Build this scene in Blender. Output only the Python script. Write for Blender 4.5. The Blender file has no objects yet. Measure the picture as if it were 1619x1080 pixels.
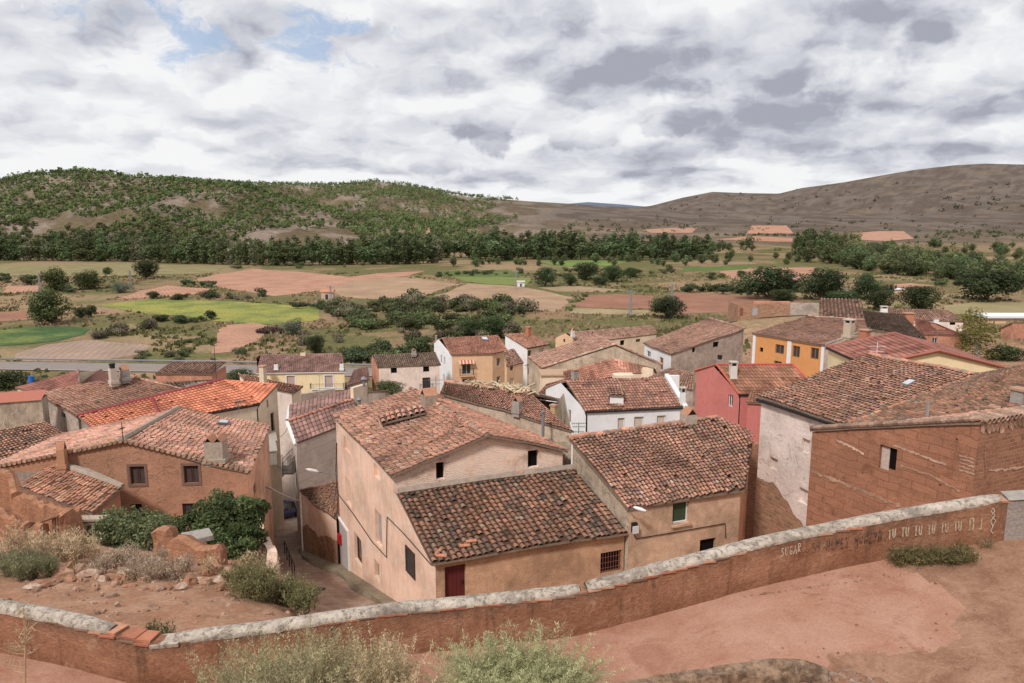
import bpy, math, random
import numpy as np
from mathutils import Vector, Matrix
from mathutils.geometry import delaunay_2d_cdt
random.seed(7); RS = np.random.RandomState(11)
# ------------------------------------------------------------------ scene, camera
scene = bpy.context.scene
COL = bpy.data.collections.new("village"); scene.collection.children.link(COL)
FPX = 1169.0; PITCH = math.radians(9.71); SP, CP = math.sin(PITCH), math.cos(PITCH)
cam = bpy.data.cameras.new("camera"); cam.sensor_width = 36; cam.lens = FPX/1619*36
cam.clip_start = .1; cam.clip_end = 30000
camo = bpy.data.objects.new("camera", cam); scene.collection.objects.link(camo)
camo.location = (0, 0, 0); camo.rotation_euler = (math.radians(90)-PITCH, 0, 0)
scene.camera = camo
scene.view_settings.view_transform = 'Standard'; scene.view_settings.look = 'None'
scene.view_settings.exposure = 0; scene.view_settings.gamma = 1
scene.cycles.max_bounces = 5; scene.cycles.diffuse_bounces = 3; scene.cycles.transparent_max_bounces = 4
scene.cycles.use_denoising = True
# the site survey: a sight line from the viewpoint over the village
def sight(px, py):
    xc = (px-810)/FPX; yc = (540-py)/FPX
    return np.array([xc, CP+yc*SP, -SP+yc*CP])
def P(px, py, z=None, Y=None):
    d = sight(px, py)
    s = (z/d[2]) if z is not None else (Y/d[1])
    return d*s
# ------------------------------------------------------------------ value noise
def _h(i, j, s):
    n = (i.astype(np.int64)*374761393 + j.astype(np.int64)*668265263 + s*1442695041) & 0x7fffffff
    n = ((n ^ (n >> 13))*1274126177) & 0x7fffffff
    return ((n ^ (n >> 16)) & 0xffff)/65535.0
def vn(x, y, s=0):
    x = np.asarray(x, float); y = np.asarray(y, float)
    i = np.floor(x); j = np.floor(y); f = x-i; g = y-j
    f = f*f*(3-2*f); g = g*g*(3-2*g)
    a = _h(i, j, s); b = _h(i+1, j, s); c = _h(i, j+1, s); d = _h(i+1, j+1, s)
    return (a*(1-f)+b*f)*(1-g)+(c*(1-f)+d*f)*g
def fbm(x, y, s=0, o=4):
    r = 0; a = .5; t = 0
    for k in range(o):
        r = r+a*vn(x, y, s+k*17); t += a; a *= .5; x = x*2.03; y = y*2.03
    return r/t
def sst(a, b, x):
    t = np.clip((np.asarray(x, float)-a)/(b-a), 0, 1); return t*t*(3-2*t)
# ------------------------------------------------------------------ node helper
class NT:
    def __init__(s, tree):
        s.t = tree; s.n = tree.nodes; s.l = tree.links
    def new(s, typ, **kw):
        n = s.n.new(typ)
        for k, v in kw.items(): setattr(n, k, v)
        return n
    def put(s, sock, v):
        if v is None: return
        if isinstance(v, bpy.types.NodeSocket): s.l.new(v, sock)
        else:
            if hasattr(sock.default_value, '__len__'):
                v = tuple(v) if hasattr(v, '__len__') else (v,)*3
                if len(sock.default_value) == 4 and len(v) == 3: v = (*v, 1)
            sock.default_value = v
    def noise(s, scale, detail=4, rough=.55, vec=None, dist=0, out='Fac', dim='3D'):
        n = s.new('ShaderNodeTexNoise', noise_dimensions=dim); s.put(n.inputs['Vector'], vec)
        n.inputs['Scale'].default_value = scale; n.inputs['Detail'].default_value = detail
        n.inputs['Roughness'].default_value = rough; n.inputs['Distortion'].default_value = dist
        return n.outputs[out]
    def voro(s, scale, vec=None, feat='F1', out='Distance', rnd=1):
        n = s.new('ShaderNodeTexVoronoi', feature=feat); s.put(n.inputs['Vector'], vec)
        n.inputs['Scale'].default_value = scale; n.inputs['Randomness'].default_value = rnd
        return n.outputs[out]
    def ramp(s, fac, stops):
        n = s.new('ShaderNodeValToRGB'); s.put(n.inputs['Fac'], fac)
        e = n.color_ramp.elements
        while len(e) < len(stops): e.new(.5)
        for k, (p, c) in enumerate(stops):
            e[k].position = p
            c = c if hasattr(c, '__len__') else (c, c, c)
            e[k].color = (*c, 1)
        return n.outputs['Color']
    def mix(s, fac, a, b, mode='MIX'):
        n = s.new('ShaderNodeMix', data_type='RGBA', blend_type=mode)
        s.put(n.inputs[0], fac); s.put(n.inputs[6], a); s.put(n.inputs[7], b)
        return n.outputs[2]
    def math(s, op, a, b=None, c=None, clamp=False):
        n = s.new('ShaderNodeMath', operation=op, use_clamp=clamp)
        s.put(n.inputs[0], a); s.put(n.inputs[1], b); s.put(n.inputs[2], c)
        return n.outputs[0]
    def map(s, v, a, b, c=0, d=1):
        n = s.new('ShaderNodeMapRange', interpolation_type='SMOOTHSTEP'); s.put(n.inputs[0], v)
        for k, q in zip((1, 2, 3, 4), (a, b, c, d)): n.inputs[k].default_value = q
        return n.outputs[0]
    def vmul(s, vec, v):
        n = s.new('ShaderNodeVectorMath', operation='MULTIPLY'); s.put(n.inputs[0], vec); s.put(n.inputs[1], v)
        return n.outputs[0]
    def pos(s): return s.new('ShaderNodeNewGeometry').outputs['Position']
    def uv(s): return s.new('ShaderNodeTexCoord').outputs['UV']
    def attr(s, name='Col'):
        return s.new('ShaderNodeAttribute', attribute_name=name).outputs['Color']
    def bump(s, h, strength=.5, dist=.02):
        n = s.new('ShaderNodeBump'); s.put(n.inputs['Height'], h)
        n.inputs['Strength'].default_value = strength; n.inputs['Distance'].default_value = dist
        return n.outputs[0]
def material(name, fn, rough=.9, metal=0, spec=.25):
    m = bpy.data.materials.new(name); m.use_nodes = True
    t = NT(m.node_tree); b = m.node_tree.nodes['Principled BSDF']
    b.inputs['Roughness'].default_value = rough; b.inputs['Metallic'].default_value = metal
    b.inputs['Specular IOR Level'].default_value = spec
    r = fn(t)
    if isinstance(r, tuple): c, nrm = r
    else: c, nrm = r, None
    t.put(b.inputs['Base Color'], c)
    if nrm is not None: t.put(b.inputs['Normal'], nrm)
    return m
def flat(name, c, rough=.8, metal=0, var=.12, sc=3, spec=.25):
    def f(t):
        n = t.noise(sc, 4, vec=t.pos())
        return t.mix(n, tuple(x*(1-var*1.6) for x in c), tuple(min(1, x*(1+var)) for x in c))
    return material(name, f, rough, metal, spec)
def wallmat(name, c, stain=(.25, .2, .17), amt=.5, streak=.35, bump=.5, bs=9, grime=.25, mot=1.0):
    def f(t):
        u = t.uv(); v2 = lambda *k: t.vmul(u, k)
        big = t.noise(.5, 5, .6, u, .3)
        col = t.mix(t.map(big, .32, .64), tuple(x*(1-.26*mot) for x in c), tuple(min(.88, x*(1+.14*mot)) for x in c))
        mid = t.noise(2.1, 7, .68, u, .3)
        col = t.mix(.5*mot, col, t.ramp(mid, [(.28, .27), (.5, .5), (.72, .78)]), 'OVERLAY')
        pat = t.noise(1.05, 8, .66, u, .9)                       # lost or patched plaster
        pm = t.map(pat, .56, .61)
        col = t.mix(t.math('MULTIPLY', pm, amt), col, stain)
        st = t.noise(1, 5, .65, v2(4.2, .22, 1)); st2 = t.noise(1, 4, .6, v2(11, .5, 1))
        col = t.mix(t.math('MULTIPLY', t.map(st, .5, .72), streak), col, tuple(x*.45 for x in c))
        col = t.mix(t.math('MULTIPLY', t.map(st2, .58, .74), streak*.6), col, tuple(min(.85, x*1.35) for x in c))
        sp = t.noise(1.3, 6, .72, v2(1.3, .7, 1), 1.2)
        col = t.mix(t.math('MULTIPLY', t.map(sp, .58, .68), grime), col, tuple(x*.5 for x in stain))
        fine = t.noise(bs*2.2, 4, .7, u)
        col = t.mix(.2+.35*mot, col, t.ramp(fine, [(.28, .28), (.5, .5), (.74, .76)]), 'OVERLAY')
        h = t.math('ADD', t.noise(bs, 5, .7, u), t.math('ADD', t.math('MULTIPLY', fine, .5), t.math('MULTIPLY', pm, -.4)))
        return col, t.bump(h, bump, .05)
    return material(name, f, .95, 0, .1)
def brickish(name, c, mortar, bw, bh, ms=.02, stain=(.2, .15, .12), bump=.6, warp=.12, holes=True, contrast=.25):
    def f(t):
        u = t.uv()
        wn = t.new('ShaderNodeVectorMath', operation='MULTIPLY_ADD')
        t.put(wn.inputs[0], t.noise(1.3, 3, .5, u, out='Color')); wn.inputs[1].default_value = (warp, warp, 0); t.put(wn.inputs[2], u)
        uu = wn.outputs[0]
        b = t.new('ShaderNodeTexBrick'); t.put(b.inputs['Vector'], uu)
        b.inputs['Scale'].default_value = 1; b.inputs['Brick Width'].default_value = bw; b.inputs['Row Height'].default_value = bh
        b.inputs['Mortar Size'].default_value = ms; b.inputs['Mortar Smooth'].default_value = .3
        t.put(b.inputs['Color1'], tuple(x*(1-contrast) for x in c)); t.put(b.inputs['Color2'], tuple(x*(1+contrast*.6) for x in c)); t.put(b.inputs['Mortar'], mortar)
        # worn joints: only where a noise allows, else plain wall
        plain = t.mix(.65, t.mix(t.map(t.noise(.7, 5, .65, u, .5), .32, .68), tuple(x*.62 for x in c), tuple(x*1.25 for x in c)), t.ramp(t.noise(3.2, 7, .72, u, .3), [(.28, .24), (.5, .5), (.72, .78)]), 'OVERLAY')
        wear = t.map(t.noise(.8, 4, .6, u), .34, .56)
        col = t.mix(wear, plain, b.outputs['Color'])
        med = t.noise(3.1, 6, .75, u, .6)
        col = t.mix(t.math('MULTIPLY', t.map(med, .58, .75), .55), col, stain)
        fine = t.noise(17, 5, .72, u)
        col = t.mix(.7, col, t.ramp(fine, [(.25, .2), (.5, .5), (.8, .8)]), 'OVERLAY')
        if holes:
            v = t.voro(1.15, t.vmul(u, (1, 1.2, 1)), rnd=.55)
            col = t.mix(t.map(v, .075, .04), col, (.03, .02, .015))
        h = t.math('ADD', t.math('MULTIPLY', b.outputs['Fac'], -.4), t.math('ADD', med, t.math('MULTIPLY', fine, .5)))
        return col, t.bump(h, bump, .04)
    return material(name, f, .96, 0, .08)
# ------------------------------------------------------------------ mesh builder
class MB:
    def __init__(s): s.V = []; s.F = []; s.C = []; s.U = []; s.MI = []; s.n = 0
    def add(s, V, F, col=None, mi=0, uv=None):
        V = np.asarray(V, float).reshape(-1, 3); k = len(V)
        s.V.append(V)
        F = [tuple(int(i)+s.n for i in f) for f in F] if not isinstance(F, np.ndarray) else (F+s.n).tolist()
        s.F += F; s.MI += [mi]*len(F)
        c = np.ones((k, 3)) if col is None else np.broadcast_to(np.asarray(col, float), (k, 3))
        s.C.append(c)
        s.U.append(np.asarray(uv, float) if uv is not None else np.stack([V[:, 0]*.8+V[:, 1]*.6, V[:, 2]], 1))
        s.n += k
    def box(s, c, size, rz=0, col=None, mi=0, taper=1, jit=0):
        x, y, z = [q/2 for q in size]; v = []
        for zz, k in ((-z, 1), (z, taper)):
            for xx, yy in ((-x, -y), (x, -y), (x, y), (-x, y)): v.append((xx*k, yy*k, zz))
        v = np.array(v)
        if jit: v += RS.uniform(-jit, jit, v.shape)
        cs, sn = math.cos(rz), math.sin(rz)
        w = np.stack([v[:, 0]*cs-v[:, 1]*sn, v[:, 0]*sn+v[:, 1]*cs, v[:, 2]], 1)+np.asarray(c, float)
        s.add(w, [(3, 2, 1, 0), (4, 5, 6, 7), (0, 1, 5, 4), (1, 2, 6, 5), (2, 3, 7, 6), (3, 0, 4, 7)], col, mi)
    def tube(s, pts, r, n=6, col=None, mi=0, cap=True):
        pts = [np.asarray(p, float) for p in pts]
        rr = r if hasattr(r, '__len__') else [r]*len(pts)
        V = []; up0 = np.array([0, 0, 1.])
        for i, p in enumerate(pts):
            d = pts[min(i+1, len(pts)-1)]-pts[max(i-1, 0)]; d = d/(np.linalg.norm(d)+1e-9)
            a = np.cross(d, up0)
            if np.linalg.norm(a) < .05: a = np.cross(d, np.array([1., 0, 0]))
            a /= np.linalg.norm(a); b = np.cross(d, a)
            for k in range(n):
                th = 2*math.pi*k/n; V.append(p+rr[i]*(a*math.cos(th)+b*math.sin(th)))
        F = []
        for i in range(len(pts)-1):
            for k in range(n):
                F.append((i*n+k, i*n+(k+1) % n, (i+1)*n+(k+1) % n, (i+1)*n+k))
        if cap: F.append(tuple(range(n))[::-1]); F.append(tuple((len(pts)-1)*n+k for k in range(n)))
        s.add(V, F, col, mi)
    def quadpatch(s, q, nu, nv, col=None, mi=0, flip=False, off=0):
        q = [np.asarray(p, float) for p in q]
        u, v = np.meshgrid(np.linspace(0, 1, nu+1), np.linspace(0, 1, nv+1))
        u = u.ravel()[:, None]; v = v.ravel()[:, None]
        V = (q[0]*(1-u)+q[1]*u)*(1-v)+(q[3]*(1-u)+q[2]*u)*v
        V[:, 2] += off
        F = [(j*(nu+1)+i, j*(nu+1)+i+1, (j+1)*(nu+1)+i+1, (j+1)*(nu+1)+i) for j in range(nv) for i in range(nu)]
        s.add(V, F, col, mi)
    def build(s, name, mats, parent=None, smooth=False, kind=None):
        me = bpy.data.meshes.new(name)
        V = np.concatenate(s.V) if s.V else np.zeros((0, 3))
        me.from_pydata(V.tolist(), [], s.F)
        mats = mats if isinstance(mats, (list, tuple)) else [mats]
        for m in mats: me.materials.append(m)
        if len(mats) > 1: me.polygons.foreach_set('material_index', s.MI)
        a = me.color_attributes.new('Col', 'FLOAT_COLOR', 'POINT')
        C = np.concatenate(s.C); a.data.foreach_set('color', np.concatenate([C, np.ones((len(C), 1))], 1).ravel())
        uvl = me.uv_layers.new(name='UVMap'); U = np.concatenate(s.U)
        li = np.empty(len(me.loops), np.int32); me.loops.foreach_get('vertex_index', li)
        uvl.data.foreach_set('uv', U[li].ravel())
        if smooth: me.polygons.foreach_set('use_smooth', [True]*len(me.polygons))
        me.update()
        return link(name, me, parent, kind)
def link(name, me, parent=None, kind=None):
    o = bpy.data.objects.new(name, me); COL.objects.link(o)
    if parent is not None:
        o.parent = parent; o.matrix_parent_inverse = Matrix.Translation(-Vector(parent.location)) if parent.rotation_euler.z == 0 else parent.matrix_basis.inverted()
    if kind: o['kind'] = kind
    return o
def tag(o, label, cat, group=None):
    o['label'] = label; o['category'] = cat
    if group: o['group'] = group
    return o
def thing(name, label, cat, loc=(0, 0, 0), group=None):
    o = bpy.data.objects.new(name, None); COL.objects.link(o); o.location = Vector([float(q) for q in loc]); o.empty_display_size = .3
    return tag(o, label, cat, group)
def copy_tree(o, loc, rz=0, sc=1, label=None):
    c = o.copy(); COL.objects.link(c)
    for ch in o.children:
        d = ch.copy(); COL.objects.link(d); d.parent = c
        for g in ch.children:
            e = g.copy(); COL.objects.link(e); e.parent = d
    c.location = Vector([float(q) for q in loc]); c.rotation_euler = (0, 0, rz)
    c.scale = (sc, sc, sc) if not hasattr(sc, '__len__') else sc
    if label: c['label'] = label
    return c
# ------------------------------------------------------------------ terrain height
def H0(x, y):
    x = np.asarray(x, float); y = np.asarray(y, float)
    z = np.interp(y, [-40, 0, 1.5, 9, 12.4, 14.2, 27, 41, 48, 66, 100, 140, 180, 1e5],
                  [10, -1.75, -2.7, -7.75, -8.6, -10.2, -16.7, -21.1, -22.9, -27.6, -29.6, -30.6, -31, -31])
    rise = 11*sst(5, 42, x)*(1-sst(128, 200, y))*sst(12, 20, y)
    z = z+2.2*np.exp(-((x-52)/15)**2-((y-124)/11)**2)+rise+0.9*sst(4, 10, x)*(1-sst(12, 16, y))*sst(5, 8, y)
    z = z+1.2*(fbm(x/60, y/60, 3)-.5)*sst(140, 200, y)*(1-sst(500, 600, y))*.6
    return z
CR1 = np.array([(-900, 315), (-400, 290), (-100, 296), (0, 287), (60, 279), (120, 273), (180, 277), (260, 285), (330, 290), (400, 300), (460, 318), (520, 335), (600, 356), (680, 385), (760, 400), (2600, 400)], float)
CR2 = np.array([(-900, 300), (0, 295), (200, 286), (290, 285), (390, 291), (470, 293), (540, 293), (600, 288), (650, 294), (690, 303), (740, 311), (850, 319), (950, 325), (1020, 329), (1100, 338), (2600, 338)], float)
CR3 = np.array([(-900, 340), (900, 340), (960, 334), (1030, 325), (1080, 312), (1125, 303), (1180, 305), (1230, 306), (1265, 297), (1330, 288), (1400, 275), (1440, 268), (1500, 261), (1550, 258), (1620, 260), (1750, 268), (2100, 290), (2600, 300)], float)
CR4 = np.array([(-900, 345), (850, 334), (895, 322), (930, 319), (985, 323), (1040, 328), (2600, 340)], float)
def elev(cr, px, hor=340.0):
    d = np.interp(px, cr[:, 0], cr[:, 1]); yc = (540-d)/FPX
    return (-SP+yc*CP)/(CP+yc*SP)      # rise per unit of forward distance
def H(x, y):
    x = np.asarray(x, float); y = np.asarray(y, float)
    z0 = H0(x, y); yy = np.maximum(y, 1.)
    px = 810+FPX*x/(yy*CP+.0*yy)*1.0
    n = fbm(x/120+3, y/160, 5, 4)-.5; gul = np.abs(fbm(x/70, y/260+9, 8, 4)-.5)*2
    gul2 = np.abs(fbm(x/300, y/900+2, 28, 5)-.5)*2
    def hill(cr, d0, D, d1, exp, amp, g):
        e = elev(cr, px); top = np.maximum(e*D, -31)
        t = np.clip((y-d0)/(D-d0), 0, 1); b = np.clip((y-D)/(d1-D), 0, 1)
        r = (-31+(top+31)*(t**exp))*(1-b*b*(3-2*b))+(-31)*b*b*(3-2*b)
        hh = np.clip((top+31)/60, 0, 1)
        return r-(amp*g-n*amp*.5)*np.sin(np.pi*np.clip(t, 0, 1))*hh*(sst(.12, .42, t) if D > 2000 else 1-sst(740, 860, px))
    z = z0
    far = y > 500
    h1 = hill(CR1, 540, 860, 1500, 1.0, 26, gul); h2 = hill(CR2, 620, 1350, 2600, 1.1, 40, gul)
    h3 = hill(CR3, 560, 2900, 5200, 1.55, 60, gul2); h4 = hill(CR4, 2500, 7000, 9000, 1.2, 60, gul2)
    zz = np.maximum(np.maximum(h1, h2), np.maximum(h3, h4))
    return np.where(far, np.maximum(z, zz), z)
def G(px, py, lo=60, hi=6000):
    d = sight(px, py); s = np.concatenate([np.linspace(lo, 700, 1300), np.geomspace(701, hi, 700)])
    z = H(d[0]/d[1]*s, s); k = np.where(d[2]/d[1]*s < z)[0]
    Yv = s[k[0]] if len(k) else hi
    return np.array([d[0]/d[1]*Yv, Yv, float(H(np.array([d[0]/d[1]*Yv]), np.array([Yv]))[0])])
# ------------------------------------------------------------------ materials
def f_tile(t):
    c = t.attr(); p = t.pos()
    n1 = t.noise(9, 5, .7, p); n2 = t.noise(.7, 5, .65, p, .5); n3 = t.noise(28, 3, .6, p)
    c = t.mix(.75, c, t.ramp(n1, [(.25, .22), (.5, .5), (.78, .8)]), 'OVERLAY')
    c = t.mix(t.math('MULTIPLY', t.map(n2, .52, .72), .42), c, (.085, .063, .05)); c = t.mix(t.math('MULTIPLY', t.map(t.noise(3.2, 5, .7, p), .58, .72), .5), c, (.06, .048, .04))
    c = t.mix(t.math('MULTIPLY', t.map(n3, .6, .75), .35), c, (.5, .42, .33))
    return c, t.bump(n1, .3, .01)
TILE = material('clay_tile', f_tile, .92, 0, .15)
NEWTILE = material('concrete_tile', lambda t: t.mix(.22, t.mix(t.math('MULTIPLY', t.map(t.noise(.8, 5, .65, t.pos(), .6), .5, .78), .25), t.attr(), (.2, .11, .085)), t.ramp(t.noise(6, 4, .6, t.pos()), [(.3, .35), (.7, .65)]), 'OVERLAY'), .75, 0, .25)
MORTAR = flat('mortar', (.36, .29, .23), .95, var=.3, sc=4)
VCOL = material('painted_colour', lambda t: t.mix(.5, t.attr(), t.ramp(t.noise(7, 5, .65, t.pos()), [(.3, .32), (.7, .68)]), 'OVERLAY'), .85)
WM = dict(
 salmon=wallmat('salmon_plaster', (.80, .555, .42), (.78, .66, .57), .65, .4, grime=.14, mot=.65),
 ochre=wallmat('ochre_render', (.53, .32, .20), (.42, .25, .155), .45, .25, .6, 11),
 ochre2=wallmat('pale_ochre_render', (.54, .36, .245), (.44, .31, .22), .4, .2, .35, 7),
 brown=wallmat('brown_render', (.42, .22, .14), (.37, .21, .135), .35, .12, .9, 5, grime=.06, mot=.45),
 pinkside=wallmat('pink_render', (.64, .38, .26), (.5, .3, .2), .4, .35),
 pinkwhite=wallmat('pinkish_white_plaster', (.74, .62, .55), (.64, .50, .42), .4, .12, .95, 4, grime=.05, mot=.55),
 white=wallmat('white_paint', (.80, .79, .79), (.6, .58, .56), .25, .12, .2, mot=.25),
 red=wallmat('red_paint', (.54, .19, .165), (.46, .13, .11), .35, .2, .25, grime=.06, mot=.25),
 orange=wallmat('orange_paint', (.62, .295, .115), (.55, .25, .10), .4, .2, .2, grime=.06, mot=.25),
 cream=wallmat('cream_render', (.76, .61, .45), (.6, .46, .32), .4, .25, .25, mot=.5),
 yellow=wallmat('yellow_paint', (.78, .64, .40), (.65, .5, .27), .3, .15, .15, grime=.06, mot=.25),
 tan=wallmat('tan_paint', (.70, .47, .30), (.55, .35, .2), .35, .18, .15, grime=.08, mot=.25),
 grey=wallmat('grey_render', (.42, .345, .29), (.28, .22, .18), .6, .4, .8),
 greypale=wallmat('pale_cement_render', (.58, .49, .43), (.42, .34, .29), .45, .3, .4),
 beige=wallmat('old_beige_plaster', (.50, .40, .30), (.33, .26, .2), .7, .5, .7),
 pinkpale=wallmat('pale_pink_plaster', (.74, .62, .54), (.55, .42, .35), .4, .25, .4, mot=.5),
 terracotta=wallmat('terracotta_render', (.48, .24, .16), (.45, .2, .12), .4, .2, .3, grime=.08),
 adobe=brickish('adobe_wall', (.365, .172, .105), (.27, .13, .082), 1.1, .36, .02, (.27, .135, .085), 1.0, .34, contrast=.13),
 adobe2=brickish('adobe_brick_wall', (.35, .178, .112), (.43, .26, .175), .36, .16, .018, (.3, .16, .1), .9, .12, holes=False),
 rubble=brickish('stone_rubble', (.37, .21, .135), (.36, .23, .15), .42, .2, .035, holes=False, warp=.3, contrast=.4),
 speckle=brickish('speckled_brick', (.84, .60, .465), (.87, .68, .56), .15, .075, .03, (.66, .49, .38), .9, .35, holes=False, contrast=.22),
 coursed=brickish('cement_courses', (.68, .58, .50), (.56, .47, .40), 9, .62, .03, (.42, .35, .3), .4, .05, holes=False, contrast=.06),
)
GLASS = material('window_glass', lambda t: t.mix(t.noise(2, 2, vec=t.pos()), (.02, .022, .025), (.06, .065, .07)), .12, 0, .6)
DARK = flat('dark_opening', (.012, .01, .009), 1, spec=0)
WOODB = flat('dark_brown_wood', (.075, .04, .032), .7, var=.3, sc=9)
WOODF = flat('brown_frame_paint', (.20, .115, .09), .8, var=.15)
BLIND = flat('cream_blind', (.62, .52, .42), .8, var=.1)
BLINDP = flat('pink_blind', (.50, .37, .33), .8, var=.1)
WHITE = flat('white_trim', (.74, .73, .71), .8, var=.1)
REDDOOR = flat('dark_red_paint', (.12, .022, .022), .6, var=.2)
GREEN = flat('green_paint', (.02, .085, .045), .6, var=.2)
GREENB = flat('green_blind', (.05, .075, .04), .8, var=.3, sc=6)
WOODM = flat('mid_wood', (.26, .14, .08), .8, var=.3, sc=8)
GREYSH = flat('grey_boards', (.38, .36, .36), .9, var=.2)
IRON = flat('black_iron', (.02, .02, .022), .6, .2)
STEEL = flat('grey_steel', (.24, .245, .255), .6, .3)
RUST = flat('brown_metal', (.22, .08, .06), .7)
CEMENT = flat('grey_cement', (.36, .32, .28), .95, var=.35, sc=6)
LIGHTG = flat('light_grey_plastic', (.62, .62, .62), .5)
# ------------------------------------------------------------------ roof tiles
PAL = dict(
 mixed=([(.46, .205, .12), (.40, .165, .095), (.52, .26, .16), (.28, .135, .09), (.55, .37, .25), (.15, .10, .075)], [.32, .26, .20, .12, .04, .06]),
 dark=([(.44, .195, .12), (.32, .155, .10), (.20, .12, .085), (.12, .085, .065), (.48, .235, .14), (.44, .32, .23)], [.27, .27, .21, .12, .09, .04]),
 brown=([(.56, .265, .175), (.47, .225, .15), (.36, .19, .135), (.22, .14, .11), (.64, .29, .18), (.55, .40, .31)], [.31, .27, .18, .10, .1, .04]),
 pink=([(.64, .30, .21), (.58, .255, .17), (.62, .36, .26), (.47, .22, .155), (.47, .38, .31), (.32, .22, .17)], [.34, .26, .19, .12, .05, .04]),
 red=([(.57, .255, .155), (.50, .21, .125), (.41, .185, .12), (.60, .35, .23), (.31, .18, .13)], [.3, .25, .2, .13, .12]),
 far=([(.56, .285, .195), (.49, .24, .165), (.36, .195, .14), (.56, .38, .29)], [.33, .3, .22, .15]),
 fardark=([(.30, .17, .12), (.23, .14, .10), (.17, .11, .085), (.40, .27, .19)], [.3, .3, .25, .15]),
 orange=([(.60, .205, .115), (.575, .195, .105), (.62, .22, .125)], [.4, .3, .3]),
 newred=([(.30, .122, .09), (.32, .132, .098), (.28, .112, .083)], [.4, .3, .3]),
 newbrown=([(.30, .14, .085), (.33, .155, .095), (.27, .125, .075)], [.4, .3, .3]),
 maroon=([(.285, .158, .128), (.305, .17, .138), (.262, .145, .118)], [.4, .3, .3]),
 redtile=([(.52, .24, .165), (.56, .265, .185), (.44, .20, .14), (.35, .19, .145)], [.35, .3, .25, .1]),
 village=([(.62, .275, .18), (.55, .235, .15), (.46, .20, .135), (.24, .15, .11), (.40, .28, .2)], [.33, .27, .2, .12, .08]))
def inpoly(pt, poly):
    x, y = pt[..., 0], pt[..., 1]; r = np.zeros(x.shape, bool); j = len(poly)-1
    for i in range(len(poly)):
        xi, yi = poly[i][0], poly[i][1]; xj, yj = poly[j][0], poly[j][1]
        c = ((yi > y) != (yj > y)) & (x < (xj-xi)*(y-yi)/((yj-yi) or 1e-9)+xi)
        r ^= c; j = i
    return r
def tiles(mb, q, pal='mixed', w=.225, l=.29, seg=4, clip=None, jit=1, lich=.5, h=.08, sag=.05, seed=0, base=True, fill=.98):
    rs = np.random.RandomState(seed+5)
    e0, e1, t1, t0 = [np.asarray(p, float) for p in q]
    Lw = max(np.linalg.norm(e1-e0), np.linalg.norm(t1-t0)); Ls = max(np.linalg.norm(t0-e0), np.linalg.norm(t1-e1))
    nc = max(2, int(round(Lw/w))); nr = max(2, int(round(Ls/l)))
    if np.cross(e1-e0, t0-e0)[2] < 0: e0, e1, t0, t1 = e1, e0, t1, t0
    def pos(u, v):
        u = u[..., None]; v = v[..., None]
        p = (e0*(1-u)+e1*u)*(1-v)+(t0*(1-u)+t1*u)*v
        p = p.copy(); p[..., 2] += sag*2*(fbm(p[..., 0]/2.6+seed, p[..., 1]/2.6, seed, 2)-.5)
        return p
    i, j = np.meshgrid(np.arange(nc), np.arange(nr)); i = i.ravel(); j = j.ravel()
    colj = rs.normal(0, .05*jit, nc); 
    u = (i+.5+colj[i]+rs.normal(0, .03*jit, len(i)))/nc
    sl = rs.normal(0, .09*jit, nc)
    v0 = (j-.06+sl[i]+rs.normal(0, .05*jit, len(i)))/nr; v1 = v0+1.14/nr
    pc = pos(u, (v0+v1)/2)
    keep = rs.rand(len(i)) < fill
    if clip is not None: keep &= inpoly(pc, clip)
    i, j, u, v0, v1, pc = i[keep], j[keep], u[keep], v0[keep], v1[keep], pc[keep]
    if len(i) == 0: return
    pL = pos(u, v0); pU = pos(u, v1)
    A = pos(u+.5/nc, v0)-pos(u-.5/nc, v0); sp = np.linalg.norm(A, axis=1); A /= sp[:, None]
    S = pU-pL; S /= np.linalg.norm(S, axis=1)[:, None]
    N = np.cross(A, S); N /= np.linalg.norm(N, axis=1)[:, None]
    yaw = rs.normal(0, .025*jit, len(i))
    pU = pU+A*(yaw*l)[:, None]
    lift = .03+rs.rand(len(i))*.022*jit
    th = np.linspace(0, math.pi, seg+1); k = seg+1
    hw = sp*(.415 if jit > .7 else .47 if jit > .3 else .5); V = np.empty((len(i), 2, k, 3))
    for a, (p, s_, hh, li) in enumerate(((pL, 1.0, h, lift), (pU, .80, h*.72, 0*lift))):
        V[:, a] = p[:, None]+A[:, None]*(np.cos(th)[None, :, None]*(hw*s_)[:, None, None])+N[:, None]*((np.sin(th)[None, :]*hh+li[:, None])[..., None])
    n = len(i); b = np.arange(n)[:, None]*(2*k); s_ = np.arange(seg)[None]
    F = np.stack([b+s_, b+s_+1, b+k+s_+1, b+k+s_], -1).reshape(-1, 4)
    cs, pr = PAL[pal]; cs = np.array(cs)
    clump = fbm(pc[:, 0]*1.1+seed*3, pc[:, 1]*1.1, seed+2, 3)
    pick = rs.choice(len(cs), n, p=np.array(pr)/sum(pr)); C = cs[pick]*(.86+.28*rs.rand(nc))[i][:, None]; C = C*.58+(cs*np.array(pr)[:, None]/sum(pr)).sum(0)*.42
    C = C*(.82+.36*rs.rand(n))[:, None]*(1+1.3*(clump-.5))[:, None]*(1+.5*(fbm(pc[:, 0]*.35+seed, pc[:, 1]*.35, seed+9, 3)-.5))[:, None]
    dk = np.clip((clump-.47)*5, 0, 1)*np.clip(lich*1.25, 0, 1)*(rs.rand(n)*.7+.3)
    C = C*(1-dk[:, None])+np.array([.075, .06, .05])*dk[:, None]
    C = C*(.94+.12*rs.rand(n, 3))*np.array([.97, 1.05, 1.08]) if jit > .45 else C*(.97+.06*rs.rand(n, 3))
    Cv = np.repeat(C, 2*k, 0).reshape(n, 2, k, 3).copy()
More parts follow.
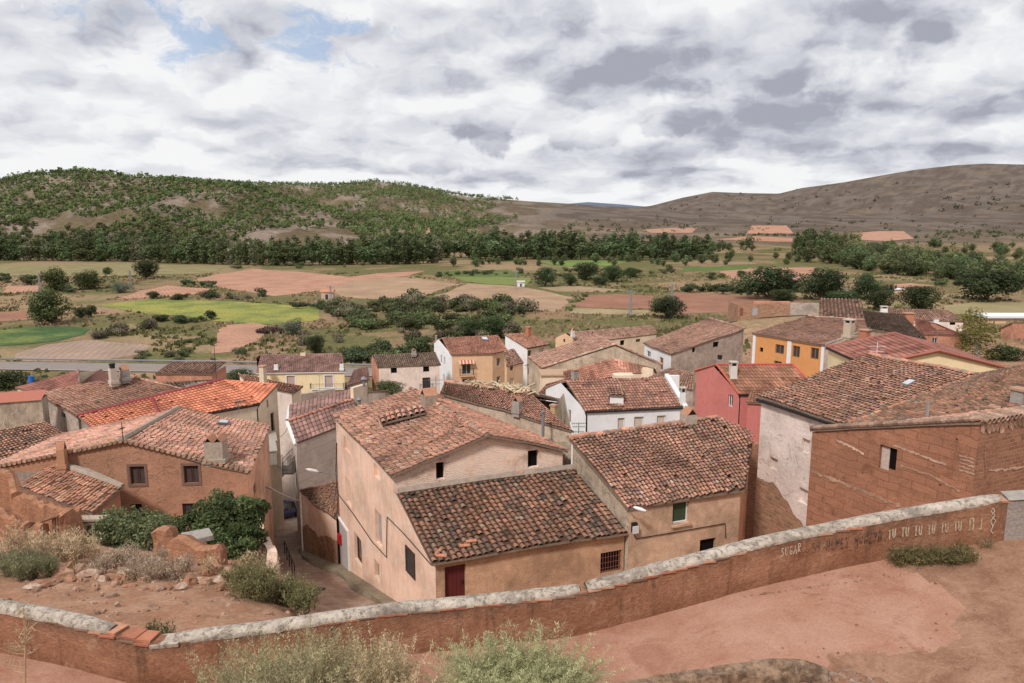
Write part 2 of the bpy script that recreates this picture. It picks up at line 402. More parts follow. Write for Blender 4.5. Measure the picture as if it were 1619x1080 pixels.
    Cv[:, 0] *= .92; ek = .55 if jit > .7 else .72; Cv[:, :, 0] *= ek; Cv[:, :, -1] *= ek
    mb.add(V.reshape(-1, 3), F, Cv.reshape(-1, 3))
    if base:
        m = 10
        if clip is None:
            uu, vv = np.meshgrid(np.linspace(0, 1, m+1), np.linspace(0, 1, m+1))
            B = pos(uu.ravel(), vv.ravel()); 
            F = [(r*(m+1)+c, r*(m+1)+c+1, (r+1)*(m+1)+c+1, (r+1)*(m+1)+c) for r in range(m) for c in range(m)]
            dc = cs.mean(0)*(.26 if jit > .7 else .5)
            mb.add(B, F, dc)
            B2 = B.copy(); B2[:, 2] -= .10
            mb.add(B2, [f[::-1] for f in F], (.16, .11, .08))
            rim = [c for c in range(m+1)]+[r*(m+1)+m for r in range(1, m+1)]+[m*(m+1)+c for c in range(m-1, -1, -1)]+[r*(m+1) for r in range(m-1, 0, -1)]
            K = len(rim); RV = np.concatenate([B[rim], B2[rim]])
            mb.add(RV, [(a, (a+1) % K, K+(a+1) % K, K+a) for a in range(K)][::1], (.22, .16, .12))
        else:
            cz = []
            for p in clip: cz.append(np.asarray(p, float)-np.array([0, 0, .01]))
            K = len(cz); top = np.array(cz); bot = top-np.array([0, 0, .12])
            mb.add(top, [tuple(range(K))], cs.mean(0)*.26); mb.add(bot, [tuple(range(K))[::-1]], (.16, .11, .08))
            mb.add(np.concatenate([top, bot]), [(a, (a+1) % K, K+(a+1) % K, K+a) for a in range(K)], (.22, .16, .12))
def ridge(mb, p0, p1, pal='mixed', r=.13, l=.38, seed=1, mortar=True, jit=1):
    rs = np.random.RandomState(seed); p0 = np.asarray(p0, float); p1 = np.asarray(p1, float)
    L = np.linalg.norm(p1-p0); n = max(1, int(L/l)); d = (p1-p0)/L
    a = np.cross(d, (0, 0, 1)); a /= np.linalg.norm(a); up = np.cross(a, d)
    cs, pr = PAL[pal]; cs = np.array(cs); th = np.linspace(-.15, math.pi+.15, 6)
    for k in range(n):
        c = cs[rs.choice(len(cs), p=np.array(pr)/sum(pr))]*(.75+.5*rs.rand())
        q0 = p0+d*(k*L/n); q1 = p0+d*((k+1.12)*L/n); o = rs.normal(0, .015*jit, 3)
        V = [q0+o+a*math.cos(x)*r*1.06+up*(math.sin(x)*r*.8+.06) for x in th]+[q1+o+a*math.cos(x)*r*.85+up*(math.sin(x)*r*.65+.045) for x in th]
        mb.add(V, [(m, m+1, 7+m, 6+m) for m in range(5)], c)
    if mortar:
        mb.tube([p0+up*.02, (p0+p1)/2+up*.02, p1+up*.02], r*.95, 6, (.34, .27, .21))
# ------------------------------------------------------------------ walls with real openings
def wall_hit(px, py, p0, n2):
    d = sight(px, py); s = (p0[0]*n2[0]+p0[1]*n2[1])/(d[0]*n2[0]+d[1]*n2[1]); return d*s
def tri_wall(poly, holes):
    verts = [Vector(p) for p in poly]; edges = [(i, (i+1) % len(poly)) for i in range(len(poly))]
    for (a, b, c, d) in holes:
        k = len(verts); verts += [Vector((a, b)), Vector((c, b)), Vector((c, d)), Vector((a, d))]
        edges += [(k, k+1), (k+1, k+2), (k+2, k+3), (k+3, k)]
    V, E, F, *_ = delaunay_2d_cdt(verts, edges, [], 0, 1e-5)
    V = np.array([(v[0], v[1]) for v in V]); out = []
    for f in F:
        c = V[list(f)].mean(0)
        if not inpoly(c[None], poly)[0]: continue
        if any(a < c[0] < cc and b < c[1] < d for (a, b, cc, d) in holes): continue
        p = V[list(f)]; ar = (p[1][0]-p[0][0])*(p[2][1]-p[0][1])-(p[2][0]-p[0][0])*(p[1][1]-p[0][1])
        out.append(tuple(f) if ar > 0 else tuple(f)[::-1])
    return V, out
class Frame2:            # local frame of one wall: u along, v up, n outward
    def __init__(s, p0, p1, cen):
        s.p0 = np.array([p0[0], p0[1], 0.]); d = np.array([p1[0]-p0[0], p1[1]-p0[1], 0.]); s.L = np.linalg.norm(d); s.u = d/s.L
        s.n = np.array([s.u[1], -s.u[0], 0.])
        if np.dot(s.n[:2], s.p0[:2]+d[:2]/2-np.asarray(cen[:2])) < 0: s.n = -s.n
    def at(s, u, v, o=0): return s.p0+s.u*u+np.array([0, 0, 1.])*v+s.n*o
    def px(s, px, py):
        h = wall_hit(px, py, s.p0, s.n); return float(np.dot(h-s.p0, s.u)), float(h[2])
    def rect(s, r):
        a = [s.px(r[0], r[1]), s.px(r[2], r[1]), s.px(r[2], r[3]), s.px(r[0], r[3])]
        us = sorted([(a[0][0]+a[3][0])/2, (a[1][0]+a[2][0])/2]); vs = sorted([(a[0][1]+a[1][1])/2, (a[2][1]+a[3][1])/2])
        return us[0], vs[0], us[1], vs[1]
def fbox(mb, fr, u0, v0, u1, v1, o0, o1, col=None, mi=0):
    V = [fr.at(u, v, o) for o in (o0, o1) for (u, v) in ((u0, v0), (u1, v0), (u1, v1), (u0, v1))]
    mb.add(V, [(3, 2, 1, 0), (4, 5, 6, 7), (0, 1, 5, 4), (1, 2, 6, 5), (2, 3, 7, 6), (3, 0, 4, 7)], col, mi)
def frame_ring(mb, fr, u0, v0, u1, v1, t, o0, o1, col=None):
    fbox(mb, fr, u0, v0, u0+t, v1, o0, o1, col); fbox(mb, fr, u1-t, v0, u1, v1, o0, o1, col)
    fbox(mb, fr, u0+t, v0, u1-t, v0+t, o0, o1, col); fbox(mb, fr, u0+t, v1-t, u1-t, v1, o0, o1, col)
def opening(root, fr, r, typ, depth):
    """joinery of one opening as parts of the house"""
    u0, v0, u1, v1 = r; w = u1-u0; o = -depth; g = .012
    def mk(nm, fn, mat, par=root):
        m = MB(); fn(m); return m.build(nm, mat, par)
    A = (u0+g, v0+g, u1-g, v1-g)
    if typ == 'dark':
        mk('window_opening', lambda m: fbox(m, fr, *A, o-.03, o), DARK)
    elif typ == 'glass':
        f = mk('window', lambda m: (frame_ring(m, fr, *A, .06, o-.02, o+.05), fbox(m, fr, (u0+u1)/2-.025, v0+.07, (u0+u1)/2+.025, v1-.07, o-.015, o+.045)), WHITE)
        mk('pane', lambda m: fbox(m, fr, u0+.07, v0+.07, u1-.07, v1-.07, o-.02, o+.005), GLASS, f)
    elif typ == 'wood':
        f = mk('window', lambda m: (frame_ring(m, fr, *A, .08, o-.02, o+.05), fbox(m, fr, (u0+u1)/2-.04, v0+.09, (u0+u1)/2+.04, v1-.09, o-.015, o+.045)), WOODM)
        mk('pane', lambda m: fbox(m, fr, u0+.09, v0+.09, u1-.09, v1-.09, o-.02, o+.005), GLASS, f)
    elif typ == 'dwood':
        f = mk('window', lambda m: (frame_ring(m, fr, *A, .08, o-.02, o+.05), fbox(m, fr, (u0+u1)/2-.04, v0+.09, (u0+u1)/2+.04, v1-.09, o-.015, o+.045)), WOODB)
        mk('pane', lambda m: fbox(m, fr, u0+.09, v0+.09, u1-.09, v1-.09, o-.02, o+.005), GLASS, f)
    elif typ in ('blind', 'blindp', 'greenb', 'halfgreen'):
        mt = dict(blind=BLIND, blindp=BLINDP, greenb=GREENB, halfgreen=GREENB)[typ]
        f = mk('window', lambda m: frame_ring(m, fr, *A, .05, o-.02, o+.06), WHITE if typ != 'halfgreen' else WOODM)
        def slats(m):
            n = max(4, int((v1-v0)/.07)); hh = (v1-v0-.1)/n
            lo = 0 if typ != 'halfgreen' else 0
            for k in range(lo, n): fbox(m, fr, u0+.06, v0+.05+k*hh, u1-.06, v0+.05+(k+.93)*hh, o-.01, o+.02+.006*(k % 2))
        mk('roller_blind', slats, mt, f)
    elif typ == 'shutter':
        f = mk('window_surround', lambda m: frame_ring(m, fr, u0-.12, v0-.12, u1+.12, v1+.12, .13, -.02, .03), WOODF)
        for a, b in ((u0+.02, (u0+u1)/2-.01), ((u0+u1)/2+.01, u1-.02)):
            def lv(m):
                frame_ring(m, fr, a, v0+.02, b, v1-.02, .07, o, o+.05)
                n = int((v1-v0-.18)/.06); 
                for k in range(n):
                    v = v0+.09+k*(v1-v0-.18)/n
                    V = [fr.at(a+.07, v, o+.035), fr.at(b-.07, v, o+.035), fr.at(b-.07, v+.055, o+.005), fr.at(a+.07, v+.055, o+.005)]
                    m.add(V, [(0, 1, 2, 3)])
            mk('shutter', lv, WOODB, f)
    elif typ == 'grille':
        f = mk('window', lambda m: frame_ring(m, fr, *A, .05, o-.02, o+.04), WOODM)
        mk('pane', lambda m: fbox(m, fr, u0+.06, v0+.06, u1-.06, v1-.06, o-.02, o), DARK, f)
        def bars(m):
            n = max(4, int(w/.13))
            for k in range(1, n): m.tube([fr.at(u0+w*k/n, v0+.01, -.03), fr.at(u0+w*k/n, v1-.01, -.03)], .012, 5)
            for k in (1, 2, 3): m.tube([fr.at(u0+.01, v0+(v1-v0)*k/4, -.03), fr.at(u1-.01, v0+(v1-v0)*k/4, -.03)], .01, 5)
        mk('window_grille', bars, RUST, f)
    elif typ in ('reddoor', 'greendoor', 'wooddoor', 'darkdoor', 'greyboard', 'white'):
        mt = dict(reddoor=REDDOOR, greendoor=GREEN, wooddoor=WOODM, darkdoor=WOODB, greyboard=GREYSH, white=BLIND)[typ]
        def dr(m):
            n = max(2, int(w/.16))
            for k in range(n): fbox(m, fr, u0+.015+(w-.03)*k/n, v0+.015, u0+.015+(w-.03)*(k+.94)/n, v1-.015, o-.03, o+.02+.004*(k % 2))
        f = mk('door' if 'door' in typ else 'boarded_window', dr, mt)
        if 'door' in typ: mk('handle', lambda m: fbox(m, fr, u1-.14, v0+1.0, u1-.09, v0+1.15, o+.025, o+.07), IRON, f)
# ------------------------------------------------------------------ houses
def house(name, label, pts, loop, roofs, wins=(), wmat='cream', segmat={}, inset=.22, drop=.7, ridges=(), cat='house', base=None, depth=.16, wallname='wall', k=1.0, topdrop=.10):
    """pts: key -> (px, py, z) sighted corners; loop: perimeter keys, '^X' = a peak inside a wall"""
    p = {}
    for key, v in pts.items(): p[key] = np.asarray(v, float) if isinstance(v, np.ndarray) else P(v[0], v[1], z=v[2]*k)
    corners = [c for c in loop if c[0] != '^']
    cen = np.mean([p[c] for c in corners], 0)
    loc = (cen[0], cen[1], float(H(cen[0], cen[1])) if base is None else base)
    root = thing(name, label, cat, loc)
    def ins(key):
        q = p[key.strip('^')].copy(); d = cen[:2]-q[:2]; L = np.linalg.norm(d)+1e-6
        q[:2] += d/L*min(inset, L*.3); q[2] -= topdrop; return q
    segs = []; cur = None
    lp = list(loop)+[loop[0]]
    for key in lp:
        if key[0] != '^':
            if cur: segs.append(cur+[key])
            cur = [key]
        else: cur.append(key)
    per = {}
    frames = []
    for si, s in enumerate(segs):
        q = [ins(x) for x in s]; fr = Frame2(q[0], q[-1], cen); frames.append(fr)
        b0 = (base if base is not None else float(H(q[0][0], q[0][1])))-drop; b1 = (base if base is not None else float(H(q[-1][0], q[-1][1])))-drop
        b0 = min(b0, q[0][2]-1); b1 = min(b1, q[-1][2]-1)
        poly = [(0, b0), (fr.L, b1), (fr.L, q[-1][2])]+[(float(np.clip(np.dot(x-fr.p0, fr.u), .05, fr.L-.05)), x[2]) for x in q[-2:0:-1]]+[(0, q[0][2])]
        holes = []; rec = []
        for w in wins:
            if w[0] != si: continue
            r = fr.rect(w[1:5]); typ = w[5]
            r = (max(r[0], .12), r[1], min(r[2], fr.L-.12), r[3])
            if r[2]-r[0] < .12: print('window too thin', name, w, r, fr.L); continue
            holes.append(r); rec.append((r, typ))
        V, F = tri_wall(poly, holes)
        mat = segmat.get(si, wmat); mb = per.setdefault(mat, MB())
        # winding so that the face looks outward
        W = np.array([fr.at(u, v) for u, v in V])
        nn = np.cross(fr.u, (0, 0, 1)); F = F if np.dot(nn, fr.n) > 0 else [f[::-1] for f in F]
        mb.add(W, F, uv=V+np.array([si*7.3, 0]))
        for (u0, v0, u1, v1), typ in rec:
            dp = depth if typ not in ('niche', 'niche_l') else .13
            c = [(u0, v0), (u1, v0), (u1, v1), (u0, v1)]
            R = [fr.at(*a) for a in c]+[fr.at(*a, -dp-.03) for a in c]
            mb.add(R, [(0, 1, 5, 4), (1, 2, 6, 5), (2, 3, 7, 6), (3, 0, 4, 7)]+([(4, 5, 6, 7)] if typ.startswith('niche') else []), uv=np.array([(a[0]+.1*(n > 3), a[1]+.1*(n > 3)) for n, a in enumerate(c+c)]))
            if not typ.startswith('niche'): opening(root, fr, (u0, v0, u1, v1), typ, dp)
    for mat, mb in per.items(): mb.build(wallname, WM[mat], root)
    rid = list(ridges)
    for ri, rf in enumerate(roofs):
        keys, pal = rf[0], rf[1]; kw = dict(rf[2]) if len(rf) > 2 else {}
        mb = MB()
        clip = kw.pop('clip', None)
        if clip: kw['clip'] = [p[c] for c in clip]
        mt = kw.pop('mat', TILE)
        kw.setdefault('seed', abs(hash(name)) % 1 + len(name)*7+ri*13)
        tiles(mb, [p[c] for c in keys], pal, **kw)
        for (a, b, pl) in [r for r in rid if len(r) < 4 or r[3] == ri][:99 if ri == 0 else 0]:
            ridge(mb, p[a], p[b], pl, seed=ri+3)
        mb.build('roof', mt, root)
    root_info = dict(root=root, p=p, frames=frames, cen=cen)
    return root_info
def chimney(hs, px, pyb, pyt, wpx, Y, kind='tiles', mat=CEMENT, d=None, rz=None):
    if isinstance(Y, str): Y = float(onroof(hs, Y, px, pyb)[1])
    b = P(px, pyb, Y=Y); top = P(px, pyt, Y=Y)
    w = wpx/FPX*np.dot(b, (0, CP, -SP)); d = d or w*.9
    if rz is None:
        fr = hs['frames'][0]; rz = math.atan2(fr.u[1], fr.u[0])
    h = top[2]-b[2]; m = MB(); root = hs['root']
    body = h*(.66 if kind == 'tiles' else .78 if kind == 'twin' else .9)
    z0 = b[2]-.35
    m.box((b[0], b[1], z0+(body+.35)/2), (w, d, body+.35), rz, None, 0, .95, .01)
    m.box((b[0], b[1], z0+.30), (w*1.22, d*1.22, .22), rz)
    o = m.build('chimney', mat, root)
    z1 = z0+body+.35
    c = MB(); cs, sn = math.cos(rz), math.sin(rz)
    def loc(x, y, z): return (b[0]+x*cs-y*sn, b[1]+x*sn+y*cs, z)
    hh = max(.12, h-body)
    if kind in ('tiles', 'twin'):
        for cx in ((0,) if kind == 'tiles' else (-w*.25, w*.25)):
            ww = w*.46 if kind == 'tiles' else w*.24
            for sx in (-1, 1):
                V = [loc(cx+sx*ww, -d*.5, z1+.002), loc(cx+sx*ww, d*.5, z1+.002), loc(cx, d*.5, z1+hh), loc(cx, -d*.5, z1+hh)]
                V2 = [loc(cx+sx*ww*.8, -d*.5, z1+.002), loc(cx+sx*ww*.8, d*.5, z1+.002), loc(cx, d*.5, z1+hh*.8), loc(cx, -d*.5, z1+hh*.8)]
                c.add(V+V2, [(0, 1, 2, 3), (7, 6, 5, 4), (0, 3, 7, 4), (1, 5, 6, 2)], (.42, .21, .13))
            for yy in (-.42, .42): c.add([loc(cx-ww*.8, d*yy, z1+.004), loc(cx+ww*.8, d*yy, z1+.004), loc(cx, d*yy, z1+hh*.8)], [(0, 1, 2)], (.015, .012, .01))  # near-black triangles paint the shade inside the cap openings
        c.build('chimney_cap', VCOL, o)
    elif kind == 'pot':
        c.tube([loc(0, 0, z1), loc(0, 0, z1+hh*2.2)], w*.36, 10, (.02, .02, .022)); c.tube([loc(0, 0, z1+hh*2.2), loc(0, 0, z1+hh*2.2+.08)], w*.44, 10, (.02, .02, .022))
        c.build('chimney_pot', VCOL, o)
    elif kind == 'slot':
        for sx in (-1, 1):
            for sy in (-1, 1): c.box(loc(sx*w*.4, sy*d*.4, z1+.14), (w*.2, d*.2, .28), rz, (.45, .4, .34))
        c.box(loc(0, 0, z1+.32), (w*1.15, d*1.15, .1), rz, (.5, .45, .38)); c.box(loc(0, 0, z1+.1), (w*.6, d*.6, .2), rz, (.02, .02, .02))
        c.build('chimney_cap', VCOL, o)
    else:
        c.box(loc(0, 0, z1+.04), (w*1.2, d*1.2, .1), rz, (.42, .25, .17)); c.build('chimney_cap', VCOL, o)
    return o
def skylight(hs, quad, Yk, nm='skylight'):
    """a roof window lying on the roof: four sighted corners on the roof plane through three roof keys"""
    a, b, c = [hs['p'][x] for x in Yk]; n = np.cross(b-a, c-a); n /= np.linalg.norm(n); n = n if n[2] > 0 else -n
    V = []
    for (x, y) in quad:
        d = sight(x, y); V.append(d*(np.dot(a, n)/np.dot(d, n)))
    V = np.array(V); m = MB(); top = V+n*.20; bot = V-n*.05
    m.add(np.concatenate([bot, top]), [(0, 1, 5, 4), (1, 2, 6, 5), (2, 3, 7, 6), (3, 0, 4, 7), (4, 5, 6, 7)])
    o = m.build(nm, STEEL, hs['root']); g = MB(); cc = top.mean(0); g.add(cc+(top-cc)*.82+n*.012, [(0, 1, 2, 3)]); g.build('pane', SKYG, o)
SKYG = material('roof_glass', lambda t: t.mix(t.noise(1.5, 2, vec=t.pos()), (.45, .48, .52), (.6, .62, .66)), .15, 0, .8)
def onroof(hs, keys, px, py):
    a, b, c = [hs['p'][x] for x in keys]; n = np.cross(b-a, c-a); n /= np.linalg.norm(n)
    d = sight(px, py); return d*(np.dot(a, n)/np.dot(d, n))
def gutter(hs, a, b, off=.0, mat=IRON, r=.07, down=None):
    p = hs['p']; m = MB(); A = p[a].copy(); B = p[b].copy(); A[2] -= .08; B[2] -= .08
    m.tube([A, B], r, 6)
    o = m.build('gutter', mat, hs['root'])
    if down is not None:
        q = A if down == 0 else B; cen = hs['cen']; dd = cen[:2]-q[:2]; dd /= np.linalg.norm(dd)
        m = MB(); q2 = q.copy(); q2[:2] += dd*.2; q2[2] -= .35
        m.tube([q, q2, q2-np.array([0, 0, 5.])], r*.8, 6); m.build('downpipe', mat, hs['root'])
def balcony(hs, si, rect, mat=IRON, solid=False, out=.7, slab=True, slabmat=None):
    fr = hs['frames'][si]; u0, v0, u1, v1 = fr.rect(rect); m = MB(); root = hs['root']
    if slab:
        s = MB(); fbox(s, fr, u0, v0-.14, u1, v0, .01, out+.05); s.build('balcony_slab', slabmat or WHITE, root)
    n = max(5, int((u1-u0)/.12))
    for k in range(n+1):
        u = u0+.03+(u1-u0-.06)*k/n; m.tube([fr.at(u, v0, out), fr.at(u, v1, out)], .012, 4, cap=False)
    for k in range(5):
        for u in (u0+.03, u1-.03): m.tube([fr.at(u, v0, .05+out*k/5), fr.at(u, v1, .05+out*k/5)], .012, 4, cap=False)
    for v in (v1, v0+.06): m.tube([fr.at(u0+.03, v, .02), fr.at(u0+.03, v, out), fr.at(u1-.03, v, out), fr.at(u1-.03, v, .02)], .02, 4)
    m.build('balcony_railing', mat, root)
# ================================================================== THE HOUSES
def A(*v): return np.array(v, float)
def dn(p, dz): return p+A(0, 0, dz)
# --- main house: long street wall, gable and lean-to
eA = P(525, 657, z=-11.7); eB = P(618, 753, z=-11.7); rF = P(770, 688, z=-10.2); rB = P(650, 615, z=-10.2); eC = P(899, 713, z=-11.5)
eD = eC+(rB-rF)*1.0
lt0 = P(628, 779, z=-12.42); lt1 = P(906, 741, z=-12.42); le0 = P(684, 893, z=-13.95); le1 = P(994, 841, z=-13.95)
MAIN = house('village_house', 'large salmon plastered house with a long street wall, brick gable and dark tiled lean-to',
  dict(A=eA, B=eB, K=rF, R=rB, C=eC, D=eD), ['A', 'B', '^K', 'C', 'D', '^R'],
  [(('A', 'B', 'K', 'R'), 'brown', dict(w=.21, l=.28, lich=.45, sag=.12, jit=1.25)), (('C', 'D', 'R', 'K'), 'village', dict(w=.21, l=.28, lich=.35, sag=.10, jit=1.2))],
  wins=[(0, 544, 694, 555, 714, 'niche_l'), (0, 547, 758, 555, 797, 'white'), (0, 594, 810, 604, 862, 'greyboard'), (0, 561, 848, 572, 890, 'dwood'), (0, 593, 888, 600, 915, 'greendoor'),
        (0, 592, 737, 602, 757, 'niche_l'), (1, 690, 731, 703, 758, 'dark'), (1, 835, 712, 852, 739, 'dark')],
  wmat='salmon', segmat={1: 'speckle'}, ridges=[('K', 'R', 'brown')], inset=.3, depth=.22)
rt = MAIN['root']
m = MB(); tiles(m, [le0, le1, lt1, lt0], 'dark', w=.27, l=.29, seg=6, h=.11, lich=.85, sag=.10, jit=1.25, seed=4)
for k, (x, y, r) in enumerate(((735, 868, .2), (745, 861, .3), (698, 884, -.1), (693, 878, 1.2), (820, 752, .1))):   # loose tiles lying on the roof
    n = np.cross(le1-le0, lt0-le0); n /= np.linalg.norm(n); d = sight(x, y); q = d*(np.dot(le0, n)/np.dot(d, n))+n*.16
    m.tube([q-A(math.cos(r), math.sin(r), -.1)*.22, q+A(math.cos(r), math.sin(r), .1)*.22], .075, 6, (.52, .235, .14))
m.build('lean_to_roof', TILE, rt)
# lean-to walls
cenL = (le0+lt1)/2; w0 = le0+(lt0-le0)*.06; w1 = le1+(lt1-le1)*.06
W0 = w0+(w1-w0)*.025; W1 = w1
fr = Frame2(W0, W1, cenL); m = MB(); zb = float(H(W0[0], W0[1]))-1.2; rects = [(fr.rect((704, 894, 737, 962)), 'reddoor'), (fr.rect((950, 872, 983, 905)), 'grille')]
V, F = tri_wall([(0, zb), (fr.L, zb), (fr.L, W1[2]-.14), (0, W0[2]-.14)], [r for r, _ in rects])
m.add(np.array([fr.at(u, v) for u, v in V]), F, uv=V)
for (u0, v0, u1, v1), ty in rects:
    c = [(u0, v0), (u1, v0), (u1, v1), (u0, v1)]
    m.add([fr.at(*a) for a in c]+[fr.at(*a, -.2) for a in c], [(0, 1, 5, 4), (1, 2, 6, 5), (2, 3, 7, 6), (3, 0, 4, 7)], uv=c+[(a[0]+.1, a[1]) for a in c])
    opening(rt, fr, (u0, v0, u1, v1), ty, .16)
m.build('lean_to_wall', WM['ochre'], rt)
m = MB(); T0 = eB+(lt0-le0)*.0; fr0 = MAIN['frames'][0]
a0 = fr0.p0+fr0.u*fr0.L; a0[2] = 0; q = A(a0[0], a0[1], 0); fs = Frame2(q, W0, cenL)   # side wall continuing the street wall
poly = [(0, zb-1), (fs.L, zb-1), (fs.L, W0[2]-.12), (0, lt0[2]-.05)]
rw = fs.rect((643, 869, 657, 909)); V, F = tri_wall(poly, [])
nn = np.cross(fs.u, (0, 0, 1)); F = F if np.dot(nn, fs.n) > 0 else [f[::-1] for f in F]
m.add(np.array([fs.at(u, v) for u, v in V]), F, uv=V+A(3.1, 0)); m.build('lean_to_side_wall', WM['salmon'], rt)
def stuck_window(rt, fs, rw, nm='window'):
    u0, v0, u1, v1 = rw; m = MB(); frame_ring(m, fs, u0, v0, u1, v1, .09, -.02, .05); w = m.build(nm, WOODB, rt)
    m = MB(); fbox(m, fs, u0+.09, v0+.09, u1-.09, v1-.09, -.02, .02); m.build('pane', GLASS, w)
stuck_window(rt, fs, rw)
m = MB(); m.tube([lt0+A(.1, -.05, .08), lt0*.5+lt1*.5+A(0, -.05, .12), lt1+A(0, -.05, .08)], [.17, .16, .17], 6); m.build('mortar_flashing', MORTAR, rt)
chimney(MAIN, 679, 644, 613, 24, 39.6, 'tiles', flat('stone_chimney', (.38, .29, .23), .95, var=.4, sc=5))
# small roof dormer with a row of pale tiles
dq = [onroof(MAIN, 'ABK', *q) for q in ((602, 678), (672, 657), (664, 642), (596, 660))]
m = MB(); dq[2] = dq[1]+(dq[2]-dq[1])*.45; dq[3] = dq[0]+(dq[3]-dq[0])*.45; up = [dn(dq[0], .42), dn(dq[1], .28), dn(dq[2], .30), dn(dq[3], .44)]
m.add([dq[0], dq[1], up[1], up[0], dq[3], up[3]], [(0, 1, 2, 3), (0, 3, 5, 4)], uv=[(0, 0), (2, 0), (2, .5), (0, .5), (-.5, 0), (-.5, .5)])
do = m.build('roof_hatch', WM['salmon'], rt)
m = MB(); tiles(m, [up[0]+(up[0]-up[3])*.4, up[1]+(up[1]-up[2])*.4, up[2], up[3]], 'pink', w=.30, l=.6, seed=3, lich=.3, h=.12, sag=.02); m.build('hatch_roof', TILE, do)
# cables run along the street wall, parts of the house
m = MB(); f0 = MAIN['frames'][0]
def onw(x, y, fr=f0, o=.05):
    h = wall_hit(x, y, fr.p0, fr.n); return h+fr.n*o
m.tube([onw(*q) for q in ((534, 778), (560, 812), (590, 856), (613, 881), (614, 817), (640, 843))]+[onw(x, y, fs) for x, y in ((662, 868), (684, 893))], .022, 5)
m.tube([onw(*q) for q in ((534, 700), (533, 745), (535, 778))], .03, 5)
m.build('wall_cable', IRON, rt)
# white door surround on the street wall with red letter box
ur = f0.rect((534, 826, 553, 905)); m = MB(); fbox(m, f0, ur[0], ur[1], ur[0]+.14, ur[3], .0, .09); fbox(m, f0, ur[2]-.14, ur[1], ur[2], ur[3], 0, .09); fbox(m, f0, ur[0]+.14, ur[3]-.14, ur[2]-.14, ur[3], 0, .09)
ds = m.build('door_surround', WHITE, rt); m = MB(); fbox(m, f0, ur[0]+.14, ur[1], ur[2]-.14, ur[3]-.14, .0, .02, (.42, .38, .36)); fbox(m, f0, ur[0]+.16, ur[1], ur[0]+.5, ur[3]-.2, .02, .04, (.05, .03, .03)); m.build('door', VCOL, ds)
m = MB(); lb = onw(540, 851, o=.1); fbox(m, f0, np.dot(lb-f0.p0, f0.u)-.22, lb[2]-.28, np.dot(lb-f0.p0, f0.u)+.22, lb[2]+.28, .02, .2, (.4, .015, .02)); m.build('letter_box', VCOL, rt)

# --- rear pink roof behind main house
b0 = P(696, 620, z=-10.15); b1 = P(908, 681, z=-10.75); b2 = P(838, 621, z=-9.5); b3 = P(704, 604, z=-9.75)
REAR = house('village_house', 'house behind the big salmon house, broad pinkish tiled roof with a straw coloured ridge',
  dict(a=b0, b=b1, c=b2, d=b3, e=b2+A(1.9, 3.4, -1.3), f=b3+A(1.9, 3.6, -1.3)), ['a', 'b', '^c', 'e', 'f', '^d'],
  [(('a', 'b', 'c', 'd'), 'pink', dict(w=.225, lich=.35, sag=.12)), (('e', 'f', 'd', 'c'), 'far', dict(w=.27))], wmat='beige', ridges=[('d', 'c', 'far')])
m = MB()
for k in range(140):
    t_ = RS.rand(); q = b3+(b2-b3)*(.35+.65*t_)+RS.normal(0, .22, 3)*A(1, 1, .3)+A(.1, .1, .13); d = RS.normal(0, 1, 3); d[2] *= .3; d /= np.linalg.norm(d)
    m.tube([q-d*.25, q+d*.25], .05, 4, A(.50, .40, .26)*(.7+.5*RS.rand()))
m.build('straw_ridge', VCOL, REAR['root'])
chimney(REAR, 819, 648, 626, 13, 38.5, 'tiles', CEMENT); chimney(REAR, 876, 661, 640, 9, 38, 'flat', flat('yellow_brick', (.55, .38, .2), .9))
m = MB(); q = P(859, 690, Y=36.2); m.tube([q, dn(q, 1.25)], .075, 8); m.tube([dn(q, 1.25), dn(q, 1.33)], .12, 8); m.build('flue_pipe', STEEL, REAR['root'])

# --- brown roofed house right of the lean-to
c0 = P(992, 802, z=-12.76); c1 = P(1178, 774, z=-12.76); c2 = P(1190, 703, z=-12.2); c3 = P(1133, 660, z=-11.03); c4 = P(900, 693, z=-11.03)
c1x = c1+(c1-c0)*.42; c3x = c3+(c3-c4)*.22
FRONT = house('village_house', 'pale ochre house with a brown tiled roof and a green window blind beside the lean-to',
  dict(a=c0, b=c1, c=c2, d=c3, e=c4, bx=c1x, dx=c3x), ['a', 'b', 'c', 'd', 'e'],
  [(('a', 'bx', 'dx', 'e'), 'brown', dict(w=.235, l=.29, seg=6, h=.098, lich=.6, sag=.12, jit=1.25, clip=['a', 'b', 'c', 'd', 'e']))],
  wins=[(0, 1064, 794, 1089, 827, 'greenb'), (0, 1107, 852, 1132, 872, 'dark')], wmat='ochre2', segmat={4: 'beige', 1: 'pinkside'}, inset=.2, ridges=[('d', 'e', 'brown'), ('c', 'd', 'brown')])
chimney(FRONT, 1089, 676, 643, 21, 38.6, 'tiles', flat('pale_chimney_stone', (.46, .38, .31), .95, var=.35, sc=6))
m = MB(); f = FRONT['frames'][0]
m.tube([onw(*q, f) for q in ((1003, 846), (1005, 851), (1060, 842), (1146, 827), (1147, 850))], .02, 5); fbox(m, f, *[np.dot(onw(998, 840, f)-f.p0, f.u), onw(998, 840, f)[2]-.02], np.dot(onw(1006, 832, f)-f.p0, f.u), onw(1006, 832, f)[2]+.22, .01, .14)
m.build('wall_cable', IRON, FRONT['root'])
m = MB(); u0, v0, u1, v1 = f.rect((998, 830, 1007, 841)); fbox(m, f, u0, v0, u1, v1, .14, .2); m.build('meter_box', LIGHTG, FRONT['root'])
m = MB(); u0, v0, u1, v1 = f.rect((1062, 828, 1092, 830)); fbox(m, f, u0, v0-.04, u1, v0+.05, 0, .12); m.build('window_sill', WM['ochre2'], FRONT['root'])

